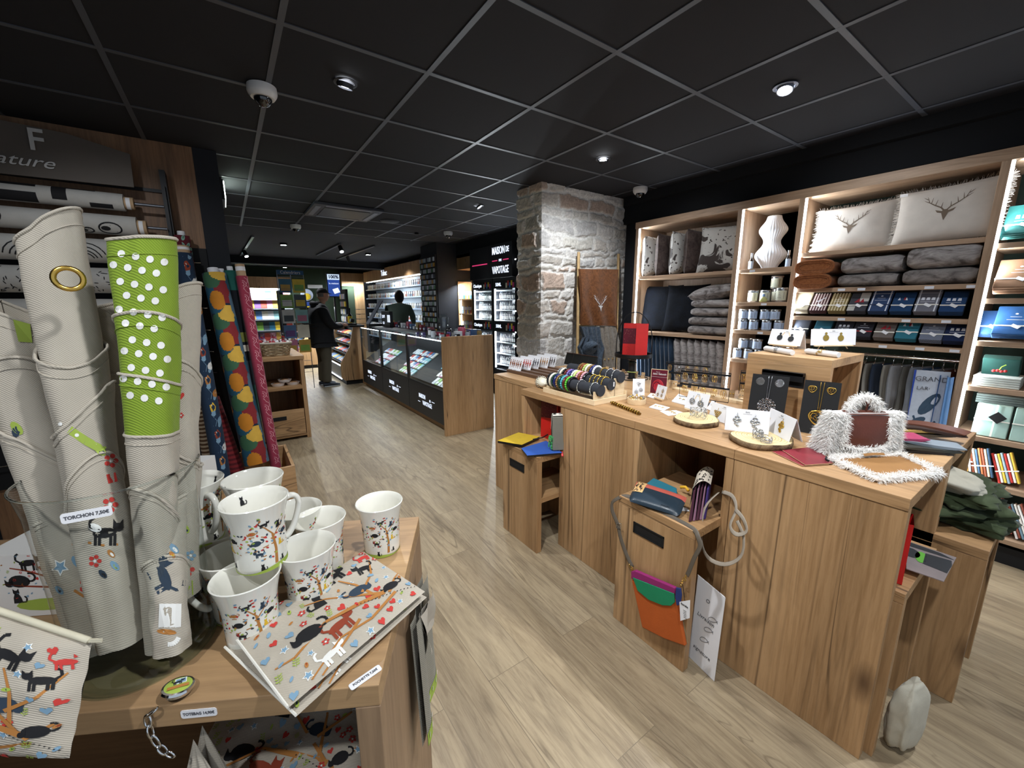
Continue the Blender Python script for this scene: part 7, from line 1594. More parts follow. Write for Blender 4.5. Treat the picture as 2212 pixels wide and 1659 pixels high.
def bundle(label, y, z, k, lean, grp, n=7, h=.17):
    u = thing('towel_bundle', label, 'towel bundle', (SX+.1, y, z), 0, grp); d = Vector((.25, math.sin(lean), math.cos(lean))).normalized(); s_ = Vector((0, -math.cos(lean), math.sin(lean)))
    for j in range(n): MB().obox(Vector((SX+.07, y, z+.012))+d*(h/2)+s_*((j-n/2)*.0115), Vector((.04, 0, -.008)), s_*.0048, d*(h/2*(.96+.04*math.sin(j*2+k)))).build('folded_towel', mat('bundle_'+rgb_[k % 5][j % 4][1:], rgb_[k % 5][j % 4], .85), u, bevel=.003)
    c = Vector((SX+.03, y, z+.012))+d*(h*.45); MB().obox(c-Vector((.002, 0, 0)), Vector((.001, 0, 0)), s_*(n*.0062), d*.003).build('ribbon', RIB, u)
for k, yy in enumerate((-1.64, -1.725, -1.82)): bundle(f'colourful tied towel bundle, {ORD[k]} from the left on the shelf under the mint linens', yy, .4465, k, .22+.06*k, 'tied towel bundles, upper row')
for k, yy in enumerate((-1.60, -1.68, -1.76, -1.84, -1.92)): bundle(f'white and red tied towel bundle, {ORD[k]} from the left on the lowest shelf', yy, .1565, 3+k % 2, .2+.05*k, 'tied towel bundles, lowest row', 6, .19)
# hanging cloths on the rail
HC = ['#b9b6ad', '#c7c4bc', '#a5a29a', '#26344a', '#b4562c', '#c9c2b2', '#7a2e2e', '#1f6f70', '#c9bfa8', '#4b3a2e', '#c2bdb2', '#34435a', '#d0ccc2', '#c7c9ce', '#8e8b84', '#bfc3c9', '#5b7fa8', '#c4c8cf', '#7b4a3a']
for k, c in enumerate(HC):
    y = -.69-k*.0455; a = .10+.02*math.sin(k*3); u = thing('hanging_towel', f'tea towel on a hanger, {(ORD+["sixteenth", "seventeenth", "eighteenth", "nineteenth"])[k]} from the left on the chrome rail', 'towel', (3.22, y, 1.10), 0, 'tea towels hanging from the rail')
    MB().tube([(3.22, y, 1.119), (3.235, y, 1.113), (3.238, y, 1.10), (3.224, y, 1.085), (3.222, y, 1.062)], .0016, 5).cyl((3.11, y-.02, 1.06), (3.34, y+.02, 1.06), .003, 6).build('hanger', CHROME, u, smooth=True)
    f = lambda s_, t: Vector((3.115+.215*s_, y+a*(.5-s_)*.5+.008*math.sin(s_*9+k)*(t)+.004*math.sin(t*7), 1.055-.36*t))
    MB().grid(f, 10, 10).grid(lambda s_, t: f(1-s_, t)+Vector((0, .004, 0)), 10, 10).build('cloth', cloth('rail_'+c[1:], c, vs=30), u, smooth=True)
yw = Xp(1985, 880, 3.14)
u = thing('hanging_towel', 'pale blue tea towel printed with a whale and large letters, facing front on the rail', 'towel', (3.14, yw.y, 1.05)); ya_, yb_ = Xp(1965, 860, 3.09).y, Xp(2042, 860, 3.12).y; Wf = lambda s_, t: Vector((3.075+.05*s_+.008*math.sin(s_*7), ya_+(yb_-ya_)*s_-.01*t, 1.05-.36*t))
MB().grid(Wf, 16, 10).grid(lambda s_, t: Wf(1-s_, t)+Vector((.003, 0, 0)), 8, 8).build('cloth', cloth('pale_blue_cloth', '#b8c0cc', vs=40), u, smooth=True)
nW = Vector((-1, -.23, 0)).normalized(); mb = MB(); itw = [(ell(.11, -.20, .085, .035, 14, .9), 0), (ell(.06, -.31, .05, .02, 12, .5), 0)]+[(p, 0) for p in rib([(.03, -.28), (.06, -.34), (.12, -.34), (.16, -.30)], .006)]+[([(.0, -.0), (.012, -.0), (.0, -.35), (-.004, -.35)], 1)]
mb.decals(lambda a, b: (Wf(min(.99, max(0, a/.2)), min(1, -b/.36)), nW), itw, .002); mb.build('whale_print', [mat('whale_blue', '#33485c', .8), mat('ink_blue', '#2b47a0', .8)], u)
text('GRAND', 'lettering', INK, u, Wf(.52, .14)+nW*.004, (.05, yb_-ya_, 0), (0, 0, 1), .04, .0004); text('LARGE', 'lettering', INK, u, Wf(.42, .3)+nW*.004, (.05, yb_-ya_, 0), (0, 0, 1), .03, .0004)
u = thing('hanging_towel', 'mid blue folded cloth hanging at the right end of the rail', 'towel', (3.15, -1.47, 1.05)); Bf = lambda s_, t: Vector((3.09+.06*math.sin(s_*6), -1.475-.06*s_-.01*t*s_, 1.03-.36*t)); MB().tube([(3.22, -1.46, 1.118), (3.235, -1.46, 1.11), (3.22, -1.46, 1.05)], .002, 5).build('hanger', CHROME, u)
MB().grid(Bf, 16, 8).grid(lambda s_, t: Bf(1-s_, t)+Vector((.003, 0, 0)), 8, 8).build('cloth', cloth('mid_blue_cloth', '#4f78a8', vs=20), u, smooth=True)
# ================================================================ LADDER WITH BLANKETS AT THE COLUMN
BAM = wood('bamboo', 'z', ('#8d7048', '#b0905f', '#c4a878'), .5, 0)
def at_y(px, py, y): return Yp(px, py, y)
u = thing('bamboo_ladder', 'leaning bamboo ladder against the stone column, hung with blankets', 'ladder', (2.75, .8, 0))
lt, rt = at_y(1250, 545, .98), at_y(1336, 549, .98); lb, rb_ = at_y(1247, 790, .80), at_y(1330, 790, .80)
for nm, a, b in (('left', lt, lb), ('right', rt, rb_)):
    d = (b-a); e = a+d*((a.z-.0)/(a.z-b.z)); mb = MB().cyl(a, e, .014, 12)
    for k in range(6): c = a.lerp(e, .08+k*.17); dn = (e-a).normalized(); mb.lathe([(.0145, -.006), (.0165, 0), (.0145, .006)], c, 12, ax=dn)
    mb.build('side_pole', BAM, u, smooth=40)
for z in (1.60, 1.25, .9, .5):
    t = (lt.z-z)/(lt.z-lb.z); MB().cyl(lt+(lb-lt)*t, rt+(rb_-rt)*((rt.z-z)/(rt.z-rb_.z)), .011, 10).build('rung', BAM, u, smooth=40)
def drape(label, pxs, ytop, ybot, m, folds=6, amp=.012, name='blanket', grp=None, motif=None, seed=0):
    # pxs: left and right edge pixels from top to bottom, cloth hangs in front of the ladder
    u = thing(name, label, 'blanket', Yp(*pxs[0][0], ytop), 0, grp); n = len(pxs)-1
    def f(a, b):
        i = min(n-1, int(b*n)); t = b*n-i; y = ytop+(ybot-ytop)*b
        L = Yp(pxs[i][0][0]*(1-t)+pxs[i+1][0][0]*t, pxs[i][0][1]*(1-t)+pxs[i+1][0][1]*t, y); Rr = Yp(pxs[i][1][0]*(1-t)+pxs[i+1][1][0]*t, pxs[i][1][1]*(1-t)+pxs[i+1][1][1]*t, y)
        p = L.lerp(Rr, a); return p+Vector((0, -1, 0))*(amp*(math.sin(a*PI*folds+seed+1.5*math.sin(b*4))+.6*mnoise.noise(Vector((a*5, b*4, seed))))*(.25+b))
    mb = MB().grid(f, 36, 24).grid(lambda a, b: f(1-a, b)+Vector((0, .03, 0)), 20, 12).grid(lambda a, b: f(a, 0).lerp(f(a, 0)+Vector((0, .03, 0)), b), 30, 2).grid(lambda a, b: f(0, a)+Vector((0, .03*b, 0)), 12, 1).grid(lambda a, b: f(1, a)+Vector((0, .03*b, 0)), 12, 1)
    mb.build('cloth', m, u, smooth=True)
    if motif:
        w = (f(1, .5)-f(0, .5)).length; mb = MB(); mb.decals(lambda a, b: (f(.5+a/w, .58-b/.45), Vector((-.1, -1, 0)).normalized()), motif, .004); mb.build('stag_motif', WHITE, u)
    return u, f
BRT = fur('brown_terry', '#5f3a20', '#7d4f2d', sc=30)
drape('brown towelling blanket with white stag head hung over the ladder', [((1254, 581), (1336, 582)), ((1257, 650), (1334, 655)), ((1259, 702), (1330, 704))], .86, .82, BRT, 5, .010, motif=[(p, 0) for p, m in stag(.15)])
BLN = fur('blue_grey_knit', '#39424e', '#566372', sc=50, bs=.5); GRN_ = fur('greige_knit', '#7a736a', '#968f85', sc=50, bs=.5)
drape('greige knitted shawl hanging below the brown blanket, right of the blue one', [((1290, 704), (1330, 706)), ((1292, 740), (1340, 738)), ((1300, 775), (1340, 775)), ((1305, 800), (1336, 800))], .82, .79, GRN_, 9, .014)
drape('blue-grey knitted shawl knotted below the brown blanket', [((1256, 706), (1296, 706)), ((1262, 728), (1300, 730)), ((1250, 750), (1308, 752)), ((1260, 780), (1300, 775)), ((1275, 800), (1296, 800))], .80, .78, BLN, 9, .016)
kn = Yp(1275, 752, .775); u = bpy.data.objects['blanket.002']; mb = MB()
for k in range(5): mb.tube([kn+Vector(((.075-.011*k)*math.cos(t)*1.0, -.012*k-.015*math.sin(t), (.055-.008*k)*math.sin(t)+.004*k)) for t in [2*PI*j/20 for j in range(20)]], .017, 8, closed=True)
mb.build('knot', BLN, u, smooth=True)
# ================================================================ CEILING FIXTURES
DLB = mat('downlight_trim', '#3a3b40', .4, .5); 
def downlight(label, x, y, tilt, rim=DLB, lens=True, p=1):
    u = thing('downlight', label, 'ceiling light', (x, y, CEIL)); C = Vector((x, y, CEIL-.0005))
    MB().lathe([(.052, 0), (.054, -.004), (.042, -.006), (.040, 0)], C-UP(.004), 30).build('trim_ring', rim, u, smooth=40)
    a = Vector((tilt[0], tilt[1], -1)).normalized(); MB().lathe([(.036, 0), (.036, .022), (.032, .022), (.030, .012)], C-UP(.006), 24, ax=a).build('spot_body', rim, u, smooth=40)
    MB().lathe([(0, .014), (.030, .014)], C-UP(.006), 20, ax=a).build('lens', BULB, u)
downlight('lit round downlight nearest the ceiling camera on the left', .304, .298, (-.1, .3)); downlight('lit downlight with pale rim above the raised box', 2.1, -.889, (-.3, -.1), mat('pale_trim', '#8d93a3', .4, .5))
downlight('tilted downlight in front of the stone column', 2.124, .328, (.6, .5)); downlight('tilted downlight farther back above the glass counter', 2.088, 2.089, (.5, -.4))
def dome_cam(label, x, y, s=1.0):
    u = thing('dome_camera', label, 'security camera', (x, y, CEIL)); C = Vector((x, y, CEIL-.0045))
    MB().lathe([(.064*s, 0), (.066*s, -.026*s), (.063*s, -.036*s), (.052*s, -.052*s), (.040*s, -.052*s)], C, 40).build('housing', WHITE, u, smooth=50)
    MB().sphere(C-UP(.050*s), .041*s, 22, 14, sc=(1, 1, 1)).build('dome', mat('smoked_dome', '#0c0d12', .05, coat=1), u, smooth=True)
    MB().sphere(C-UP(.068*s)+Vector((.01, -.012, 0)), .018*s, 12, 8).build('lens', mat('camera_lens', '#6f7580', .1, .6), u, smooth=True)
dome_cam('white dome camera on the ceiling at upper left, the largest one', -.025, .568); dome_cam('white dome camera on the ceiling above the left end of the wall shelves', 2.98, .66)
dome_cam('white dome camera beside the air conditioner over the passage', .6, 4.39); dome_cam('white dome camera near the pillar with the hanging accessories', 2.533, 3.747)
u = thing('air_conditioner', 'black ceiling cassette air conditioner above the passage', 'air conditioner', (.92, 3.2, CEIL))
MB().box(.58, 1.30, 2.85, 3.55, CEIL-.03, CEIL-.0045).box(.70, 1.18, 2.97, 3.43, CEIL-.036, CEIL-.029).build('panel', mat('ac_panel', '#34363e', .4), u, bevel=.004)
for x0, x1, y0, y1 in ((.61, .66, 2.95, 3.45), (1.22, 1.27, 2.95, 3.45), (.70, 1.18, 2.88, 2.93), (.70, 1.18, 3.47, 3.52)): MB().box(x0, x1, y0, y1, CEIL-.034, CEIL-.0305).build('louvre', mat('ac_louvre', '#7b8190', .35), u)
u = thing('ceiling_speaker', 'round flat ceiling speaker behind the air conditioner', 'speaker', (1.56, 3.45, CEIL)); MB().lathe([(0, -.008), (.11, -.008), (.12, 0)], (1.566, 3.454, CEIL-.0045), 36).build('grille', mat('speaker_grey', '#2b2c32', .6), u, smooth=40)
u = thing('smoke_detector', 'small dark ceiling detector left of the accessories pillar', 'detector', (2.2, 3.6, CEIL)); MB().lathe([(.03, 0), (.035, -.02), (.02, -.03), (0, -.03)], tuple(Zp(900, 503, CEIL-.0045)), 20).build('housing', BLACK, u, smooth=40)
def track(label, a, b, heads):
    u = thing('track_light', label, 'track light', a); MB().obox((Vector(a)+Vector(b))/2-UP(.017), (Vector(b)-Vector(a))/2, (Vector(b)-Vector(a)).normalized().cross(UP())*.018, UP(.012)).build('track', mat('track_grey', '#50545e', .4), u)
    for (t, d) in heads:
        c = Vector(a).lerp(Vector(b), t)-UP(.03); d = Vector(d).normalized(); MB().cyl(c, c-UP(.06), .008, 8).cyl(c-UP(.07)-d*.06, c-UP(.07)+d*.06, .035, 18).build('spot_head', BLACK, u, smooth=50)
        MB().lathe([(0, 0), (.031, 0)], c-UP(.07)+d*.0605, 18, ax=d).build('lens', BULB, u)
    return u
CB = CEIL+.002
track('track light on the far left of the back room ceiling', tuple(Zp(520, 550, CB)), tuple(Zp(546, 508, CB)), [(.4, (.3, -.6, -1))])
track('track light in the middle of the back room with its lamp at one end', tuple(Zp(684, 549, CB)), tuple(Zp(735, 525, CB)), [(1, (.1, -.7, -1))])
track('track light at the right of the back room with a lamp turned down', tuple(Zp(728, 558, CB)), tuple(Zp(808, 529, CB)), [(.35, (.4, .3, -1))])
for lb, px, py, z in (('round lit ceiling spot, leftmost upper one in the back room', 612, 525, CB), ('round lit ceiling spot at the right of the back room', 795, 547, CB), ('round lit ceiling spot before the green wall, left', 615, 575, 2.45), ('round lit ceiling spot before the green wall, right', 648, 586, 2.42)):
    c = Zp(px, py, z); u = thing('downlight', lb, 'ceiling light', c)
    MB().cyl((c.x, c.y, z-.035), (c.x, c.y, CB), .06 if z > 2.49 else .05, 20).build('housing', BLACK, u, smooth=40); MB().lathe([(0, 0), (.045, 0)], (c.x, c.y, z-.036), 20, ax=(0, 0, -1)).build('lens', BULB, u); spot(c.x, c.y, z-.05, c.x+.2, c.y-.6, 0, 45, 130)
spot(2.9, 7.2, 2.4, 2.6, 7.0, 0, 40, 130)
# ================================================================ BACK SHOP
# basket and cake trays on the small shelf unit
u = thing('wicker_basket', 'wicker basket full of cellophane sweet bags on the small shelf unit', 'basket', (.06, 3.05, .916))
WK = fur('wicker', '#8a775c', '#c9b795', .7, 60, (1, 1, 1), 0, .8); c = Yp(594, 750, 3.0); c = Vector((c.x, 3.08, .916)); mb = MB()
for k in range(8): rr = .115+.004*k; mb.tube([c+Vector((rr*math.copysign(abs(math.cos(t))**.5, math.cos(t))*1.1, rr*.9*math.copysign(abs(math.sin(t))**.5, math.sin(t)), .008+.016*k+.004*math.sin(t*14+k*PI))) for t in [2*PI*j/56 for j in range(56)]], .008, 6, closed=True)
mb.box(c.x-.11, c.x+.11, c.y-.09, c.y+.09, .9165, .925); mb.build('woven_body', WK, u, smooth=True)
rr = .15; MB().tube([c+Vector((rr*1.06*math.copysign(abs(math.cos(t))**.5, math.cos(t)), rr*.86*math.copysign(abs(math.sin(t))**.5, math.sin(t)), .135)) for t in [2*PI*j/40 for j in range(40)]], .012, 8, closed=True).build('cloth_lining', LINEN, u, smooth=True)
CEL = mat('cellophane', '#b9bcc2', .12, coat=.5); REDR = mat('red_sweets', '#b02430', .4); rg = random.Random(4)
for k in range(9):
    p = c+Vector((-.10+.1*(k % 3)+rg.uniform(-.01, .01), -.07+.07*(k//3), .13)); u = thing('sweet_bag', f'cellophane bag of red and white sweets, {ORD[k % 3]} from the left in the {["front", "middle", "back"][k//3]} row', 'bag', p, 0, 'sweet bags in the basket'); mb = MB()
    for i in range(7): mb.sphere(p+Vector((rg.uniform(-.03, .03), rg.uniform(-.03, .03), rg.uniform(0, .03))), .016, 7, 5, i % 2)
    mb.build('sweets', [REDR, PAPER], u, smooth=True)
    MB().lathe([(.035, -.01), (.042, .02), (.02, .055), (.008, .065), (.03, .10), (.035, .11)], p, 9, flute=.25, nf=4).build('wrapper', FILM, u)
    MB().lathe([(.010, .06), (.010, .07)], p, 10).build('red_tie', REDR, u)
for k, (px, py) in enumerate([(600, 826), (633, 826), (614, 811)]):
    p = Yp(px, py, 3.0); zz = .591 if k < 2 else .628; p = Vector((p.x, 3.0, zz)); u = thing('cake_tray', ['left', 'right', 'upper'][k]+' white paper tray of wrapped biscuits on the small shelf unit', 'cake tray', p, 0, 'biscuit trays')
    MB().lathe([(0, 0), (.055, 0), (.068, .03), (.064, .03), (.052, .004)], p, 20, sx=1, sy=.8).build('paper_tray', PAPER, u, smooth=40); MB().sphere(p+UP(.022), .05, 12, 6, sc=(1.05, .8, .35)).build('biscuits', mat('biscuit', '#8d6847', .4, var=.4, vs=60), u, smooth=True)
# greeting card spinner with signboard
def pcol(*cs): return [mat('cover_'+c[1:], c, .4, var=.25, vs=9) for c in cs]
COV = pcol('#2e6f8e', '#c9a24b', '#7fae4e', '#b84a3c', '#dfe3e6', '#e0c23c', '#5a7fb0', '#44525c', '#c77a9a', '#8fc3c9', '#6b4a8a', '#e8e4d4')
yc = 5.8; u = thing('card_spinner', 'wire calendar stand with blue sign header beside the passage', 'rack', Yp(630, 760, yc))
a, b = Yp(597, 583, yc), Yp(654, 580, yc); z1 = a.z
MB().box(a.x, b.x, yc-.01, yc+.01, z1-.07, z1).build('header', mat('calendar_blue', '#1c4f7c', .5), u); text('Calendriers', 'lettering', WHITE, u, ((a.x+b.x)/2, yc-.012, z1-.035), (1, 0, 0), (0, 0, 1), .07, .001, sx=.9)
mb = MB(); 
for x in (a.x, b.x, (a.x+b.x)/2): mb.cyl((x, yc+.03, 0), (x, yc+.03, z1), .006, 6)
for k in range(9): mb.box(a.x, b.x, yc-.03, yc-.026, .3+k*.2, .306+k*.2)
mb.build('wire_frame', GREYM, u)
for j in range(5):
    for i in range(2):
        x = a.x+.1+i*.2; z = z1-.36-j*.25; v = thing('calendar', f'{["left", "right"][i]} wall calendar in the {ORD[j]} row of the wire stand', 'calendar', (x, yc, z), 0, 'calendars in the wire stand')
        MB().obox((x, yc-.02-.004*j, z+.11), Vector((.092, 0, 0)), Vector((0, .0, .11)), Vector((0, .003, 0))).build('cover', COV[(j*2+i*5) % 12], v); MB().obox((x, yc-.0245-.004*j, z+.08), Vector((.07, 0, 0)), UP(.05), Vector((0, .0008, 0))).build('picture', COV[(j*3+i+1) % 12], v)
# magazine wall at the back left
u = thing('magazine_wall', 'lit magazine shelves with wooden header on the green back wall', 'shelving', (.2, 11.3, 0)); a, b = Yp(510, 602, 11.3), Yp(626, 601, 11.3)
MB().box(a.x, b.x, 11.2, 11.58, 1.9, 2.2).build('header', WZ, u); MB().box(a.x, b.x, 11.55, 11.58, .1, 1.9).build('back_panel', mat('white_shelf_back', '#c9d2da', .6), u)
for z in (.1, .45, .75, 1.05, 1.35, 1.6): MB().box(a.x, b.x, 11.25, 11.55, z-.02, z).build('shelf', mat('white_shelf', '#a9b2ba', .5), u)
MB().box(a.x+.02, b.x-.02, 11.24, 11.25, 1.88, 1.895).build('light_strip', LED, u); area(((a.x+b.x)/2, 11.1, 1.85), ((a.x+b.x)/2, 11.5, 1.0), 1.4, .1, 30, (.85, .93, 1))
n = 0
for z in (.45, .75, 1.05, 1.35, 1.6):
    for i in range(8):
        x = a.x+.08+i*(b.x-a.x-.1)/8; v = thing('magazine', f'{ORD[i]} magazine from the left on the {["lowest", "second", "middle", "fourth", "top"][int((z-.3)//.3) if z < 1.6 else 4]} shelf of the back wall', 'magazine', (x, 11.3, z), 0, 'magazines on the back wall'); MB().obox((x+.04, 11.33, z+.12), Vector((.078, 0, 0)), Vector((0, .03, .11)), Vector((0, .008, 0))).build('cover', COV[(n*5) % 12], v); n += 1
# red-trimmed side stand, small signs on the green wall
def flatq(name, label, cat, p, w, h, m, y, grp=None):
    u = thing(name, label, cat, p, 0, grp); MB().box(p.x-w/2, p.x+w/2, y, y+.02, p.z-h/2, p.z+h/2).build('panel', m, u); return u
p = Yp(663, 637, 11.5); u = thing('wall_mascot_sign', 'round blue, white and yellow sign hanging on the green wall', 'sign', p); MB().cyl((p.x, 11.55, p.z), (p.x, 11.52, p.z), .17, 24, 0).sphere((p.x, 11.5, p.z-.05), .1, 10, 6, 1, (1, .2, 1)).build('disc', [mat('sign_bluewhite', '#b9c4d8', .5), mat('sign_yellow', '#d9b92c', .5)], u)
p = Yp(664, 655, 11.5); u = flatq('wall_sign', 'blue and yellow striped sign below the round wall sign', 'sign', p-UP(.02), .5, .12, mat('sign_navy', '#27407e', .5), 11.5); MB().box(p.x-.25, p.x+.25, 11.49, 11.5, p.z-.12, p.z-.09).build('yellow_stripe', mat('sign_yellow', '#d9b92c', .5), u)
p = Yp(681, 619, 11.5); u = flatq('exit_light', 'small white emergency light unit on the green wall', 'emergency light', p, .4, .1, WHITE, 11.5)
u = thing('ad_screen', 'tall blue promotional screen above the man', 'screen', Yp(722, 620, 8)); a, b = Yp(706, 592, 8), Yp(736, 640, 8)
MB().box(a.x-.02, b.x+.02, 8, 8.04, b.z-.02, a.z+.02).build('bezel', BLACK, u); MB().box(a.x, b.x, 7.995, 8, b.z, a.z-.12).build('blue_screen', emit('screen_blue', '#2b4a9a', .7), u); MB().box(a.x, b.x, 7.995, 8, a.z-.12, a.z).build('white_band', emit('screen_white', '#c8dcf2', .8), u)
text('100%', 'lettering', mat('screen_ink', '#17336e', .5), u, ((a.x+b.x)/2, 7.992, a.z-.06), (1, 0, 0), (0, 0, 1), .10, .001, bold=.004); text('la maison', 'lettering', sg, u, ((a.x+b.x)/2, 7.992, a.z-.2), (1, 0, 0), (0, 0, 1), .055, .001); MB().obox(((a.x+b.x)/2+.04, 7.99, a.z-.36), Vector((.06, 0, .02)), Vector((0, .001, 0)), Vector((-.02, 0, .05))).build('map_shape', sg, u)
MB().box((a.x+b.x)/2-.02, (a.x+b.x)/2+.02, 8.04, 8.07, 0, b.z).build('post', BLACK, u)
# cabinets on the far right end of the back wall
a, b = Yp(737, 600, 11.2), Yp(784, 590, 11.2); u = thing('tall_cabinet', 'wooden tall cabinets at the far end of the tobacco wall', 'cabinet', (a.x, 11.2, 0)); MB().box(a.x, b.x, 11.2, 11.58, 2.0, 2.38).build('header', WZ, u); MB().box(a.x, a.x+.35, 11.22, 11.58, 0, 2.0).build('green_side', GREEN, u); MB().box(b.x-.3, b.x, 11.22, 11.58, 0, 2.0).build('wood_door', WZ, u)
MB().box(a.x+.35, b.x-.3, 11.5, 11.58, .9, 2).build('lit_back', mat('lit_shelf_back', '#b9c6d2', .6), u); area(((a.x+b.x)/2, 11.0, 2.0), ((a.x+b.x)/2, 11.5, 1.3), .6, .1, 12, (.85, .93, 1))
# ---- shop wall shelves full of packets (right side)
u = thing('tobacco_wall', 'long lit shelf wall of packets behind the counter with wooden header', 'shelving', (3.4, 8, 0))
WS = mat('white_shelf', '#a9b2ba', .5)
MB().box(3.2, 3.58, 5.52, 10.84, 2.1, 2.38).build('header', WZ, u); MB().box(3.55, 3.58, 5.52, 10.84, .2, 2.1).build('back_panel', mat('white_shelf_back', '#c9d2da', .6), u); MB().box(3.2, 3.58, 10.84, 10.9, 0, 2.3).build('end_panel', NAVY, u)
zs = [.55, .82, 1.09, 1.36, 1.63, 1.88]
for z in zs: MB().box(3.24, 3.55, 5.52, 10.83, z-.03, z).build('shelf', WS, u); MB().box(3.235, 3.239, 5.52, 10.83, z-.028, z-.004).build('price_rail', mat('price_rail', '#8fa6c4', .4), u)
MB().box(3.26, 3.28, 5.55, 10.8, 2.08, 2.095).build('light_strip', LED, u); area((3.1, 8.1, 2.0), (3.5, 8.1, 1.1), .1, 5.0, 130, (.82, .92, 1)).rotation_euler.z += 0
text('Tabac', 'logo_lettering', sg, u, (3.195, 8.9, 2.25), (0, -1, 0), (0, 0, 1), .2, .004)
PK = [mat('packet_'+c[1:], c, .4) for c in ('#8b96a5', '#c3c9cf', '#6a7078', '#a49a86', '#59657a', '#b9b5ab', '#8e5a4e', '#4c5560')]
WLB = mat('packet_white', '#d9dde2', .5)
def packet(m, w, d, h, grp, name='packet', cat='packet'):
    u = thing(name, 'x', cat, (0, 0, 0), 0, grp, local=True); MB().box(0, d, -w/2, w/2, 0, h).build('pack_body', m, u); MB().box(-.001, 0, -w*.42, w*.42, h*.5, h*.9).build('label', WLB, u); return u
protos = [packet(m, .075, .05, .12, 'packets on the lit shelf wall') for m in PK]; usedp = [0]*8; n = 0
SN = ['lowest', 'second', 'third', 'fourth', 'fifth', 'top']
for j, z in enumerate(zs):
    y = 5.66; ni = 0
    while y < 10.75:
        k = (n*5+j*3+int(y*7)) % 8; o = protos[k] if not usedp[k] else dup(protos[k]); usedp[k] = 1; o.location = (3.27, y, z+.0005); ni += 1; o['label'] = f'packet, {nth(ni)} from the pillar on the {SN[j]} shelf of the lit packet wall'; o['group'] = f'packets on the {SN[j]} lit shelf'
        y += .098+.012*((n*7) % 3)+(.02 if n % 9 == 0 else 0); n += 1
# ---- accessories pillar
u = thing('accessory_board', 'dark pegboard on the pillar hung with blister packs', 'display board', (2.8, 5.1, 1.5)); MB().box(2.79, 2.8199, 4.81, 5.49, .9, 2.3).build('board', BLK, u)
BLP = [mat('blister_'+c[1:], c, .35) for c in ('#c9ced6', '#2b2d33', '#9aa2ad', '#b98d35', '#b7bcc4', '#3d6a44')]
pr_ = []
for k in range(6):
    v = thing('blister_pack', 'x', 'blister pack', (0, 0, 0), 0, 'blister packs on the pillar', local=True); MB().box(-.02, 0, -.026, .026, -.07, 0).build('pack', BLP[k], v, bevel=.006); MB().box(-.035, -.001, -.002, .002, -.004, 0).build('hook', CHROME, v); pr_.append([v, 0])
n = 0
for j in range(14):
    for i in range(9):
        k = (j*2+i//3+n % 2) % 6; o = pr_[k][0] if not pr_[k][1] else dup(pr_[k][0]); pr_[k][1] = 1; o.location = (2.788, 4.85+i*.073, 2.26-j*.096); n += 1; o['label'] = f'blister pack, {nth(i+1)} from the right in the {nth(j+1)} row of the pillar pegboard'; o['group'] = f'blister packs, {["upper", "middle", "lower"][min(2, j//5)]} rows'
# ---- refrigerated bottle cabinets and sign
def cab(label, y0, y1, sign_):
    u = thing('bottle_cabinet', label, 'display cabinet', (3.3, (y0+y1)/2, 0)); mb = MB().box(3.2, 3.58, y0, y0+.03, .0, 2.3).box(3.2, 3.58, y1-.03, y1, 0, 2.3).box(3.2, 3.58, y0+.03, y1-.03, 0, .42).box(3.2, 3.58, y0+.03, y1-.03, 1.80, 2.3).box(3.2, 3.24, y0+.03, y1-.03, 1.02, 1.19); mb.build('black_frame', mat('cabinet_black', '#17181d', .5), u)
    MB().box(3.55, 3.579, y0+.03, y1-.03, .42, 1.80).build('lit_back', mat('white_shelf_back', '#c9d2da', .6), u)
    for z in (.50, .68, .86, 1.20, 1.36, 1.52, 1.66): MB().box(3.24, 3.55, y0+.04, y1-.03, z-.015, z).build('shelf', WS, u)
    MB().box(3.202, 3.215, y1-.055, y1-.032, .44, 1.79).build('light_strip', LED, u)
    for z0_, z1_ in ((1.66+.02, 1.80), (1.04, 1.17)):
        MB().box(3.196, 3.199, y0+.03, y1-.03, z0_, z1_).build('poster_board', BLK, u); yy = y0+.05
        for k, c in enumerate(('#e0378a', '#e8cf3a', '#2f7fd0', '#d23a34', '#e9e4cf')): MB().box(3.192, 3.1955, y0+.05+.045*k, y0+.088+.045*k, z0_+.01+.03*(k % 2), z1_-.01-.03*((k+1) % 2)).build('colour_sticker', mat('sticker_'+c[1:], c, .5), u)
        text(sign_, 'lettering', sg, u, (3.193, y1-.16, (z0_+z1_)/2), (0, -1, 0), (0, 0, 1), .07, .001, bold=.002)
    area((3.226, y1-.04, 1.1), (3.4, y0+.2, 1.1), .02, 1.25, 26, (.88, .95, 1))
    return u
cab('lit black bottle cabinet nearest the stone column', 2.95, 3.58, '50ML'); cab('lit black bottle cabinet left of its twin near the stone column', 3.60, 4.22, 'Classique')
v = thing('vape_bottle', 'small liquid bottle in the lit cabinet nearest the stone column', 'bottle', (0, 0, 0), 0, 'liquid bottles in the right cabinet', local=True)
MB().lathe([(0, 0), (.018, 0), (.018, .085), (.007, .10), (.006, .125), (0, .127)], (0, 0, 0), 12).build('bottle_body', mat('bottle_grey', '#2f3640', .25), v, smooth=50); MB().lathe([(.0185, .015), (.0185, .06)], (0, 0, 0), 12).build('label', WLB, v, smooth=50); first = True
for (y0, y1, nm) in ((2.95, 3.58, 'nearest the stone column'), (3.60, 4.22, 'left of its twin')):
    for z in (.50, .68, .86, 1.20, 1.36, 1.52):
        for i in range(12):
            o = v if first else dup(v); first = False; o.location = (3.29, y0+.075+i*.043, z+.0005); o['label'] = f'liquid bottle, {nth(i+1)} from the right at height {["lowest", "second", "third", "fourth", "fifth", "top"][(.50, .68, .86, 1.20, 1.36, 1.52).index(z)]} in the cabinet {nm}'; o['group'] = f'liquid bottles in the cabinet {nm}'
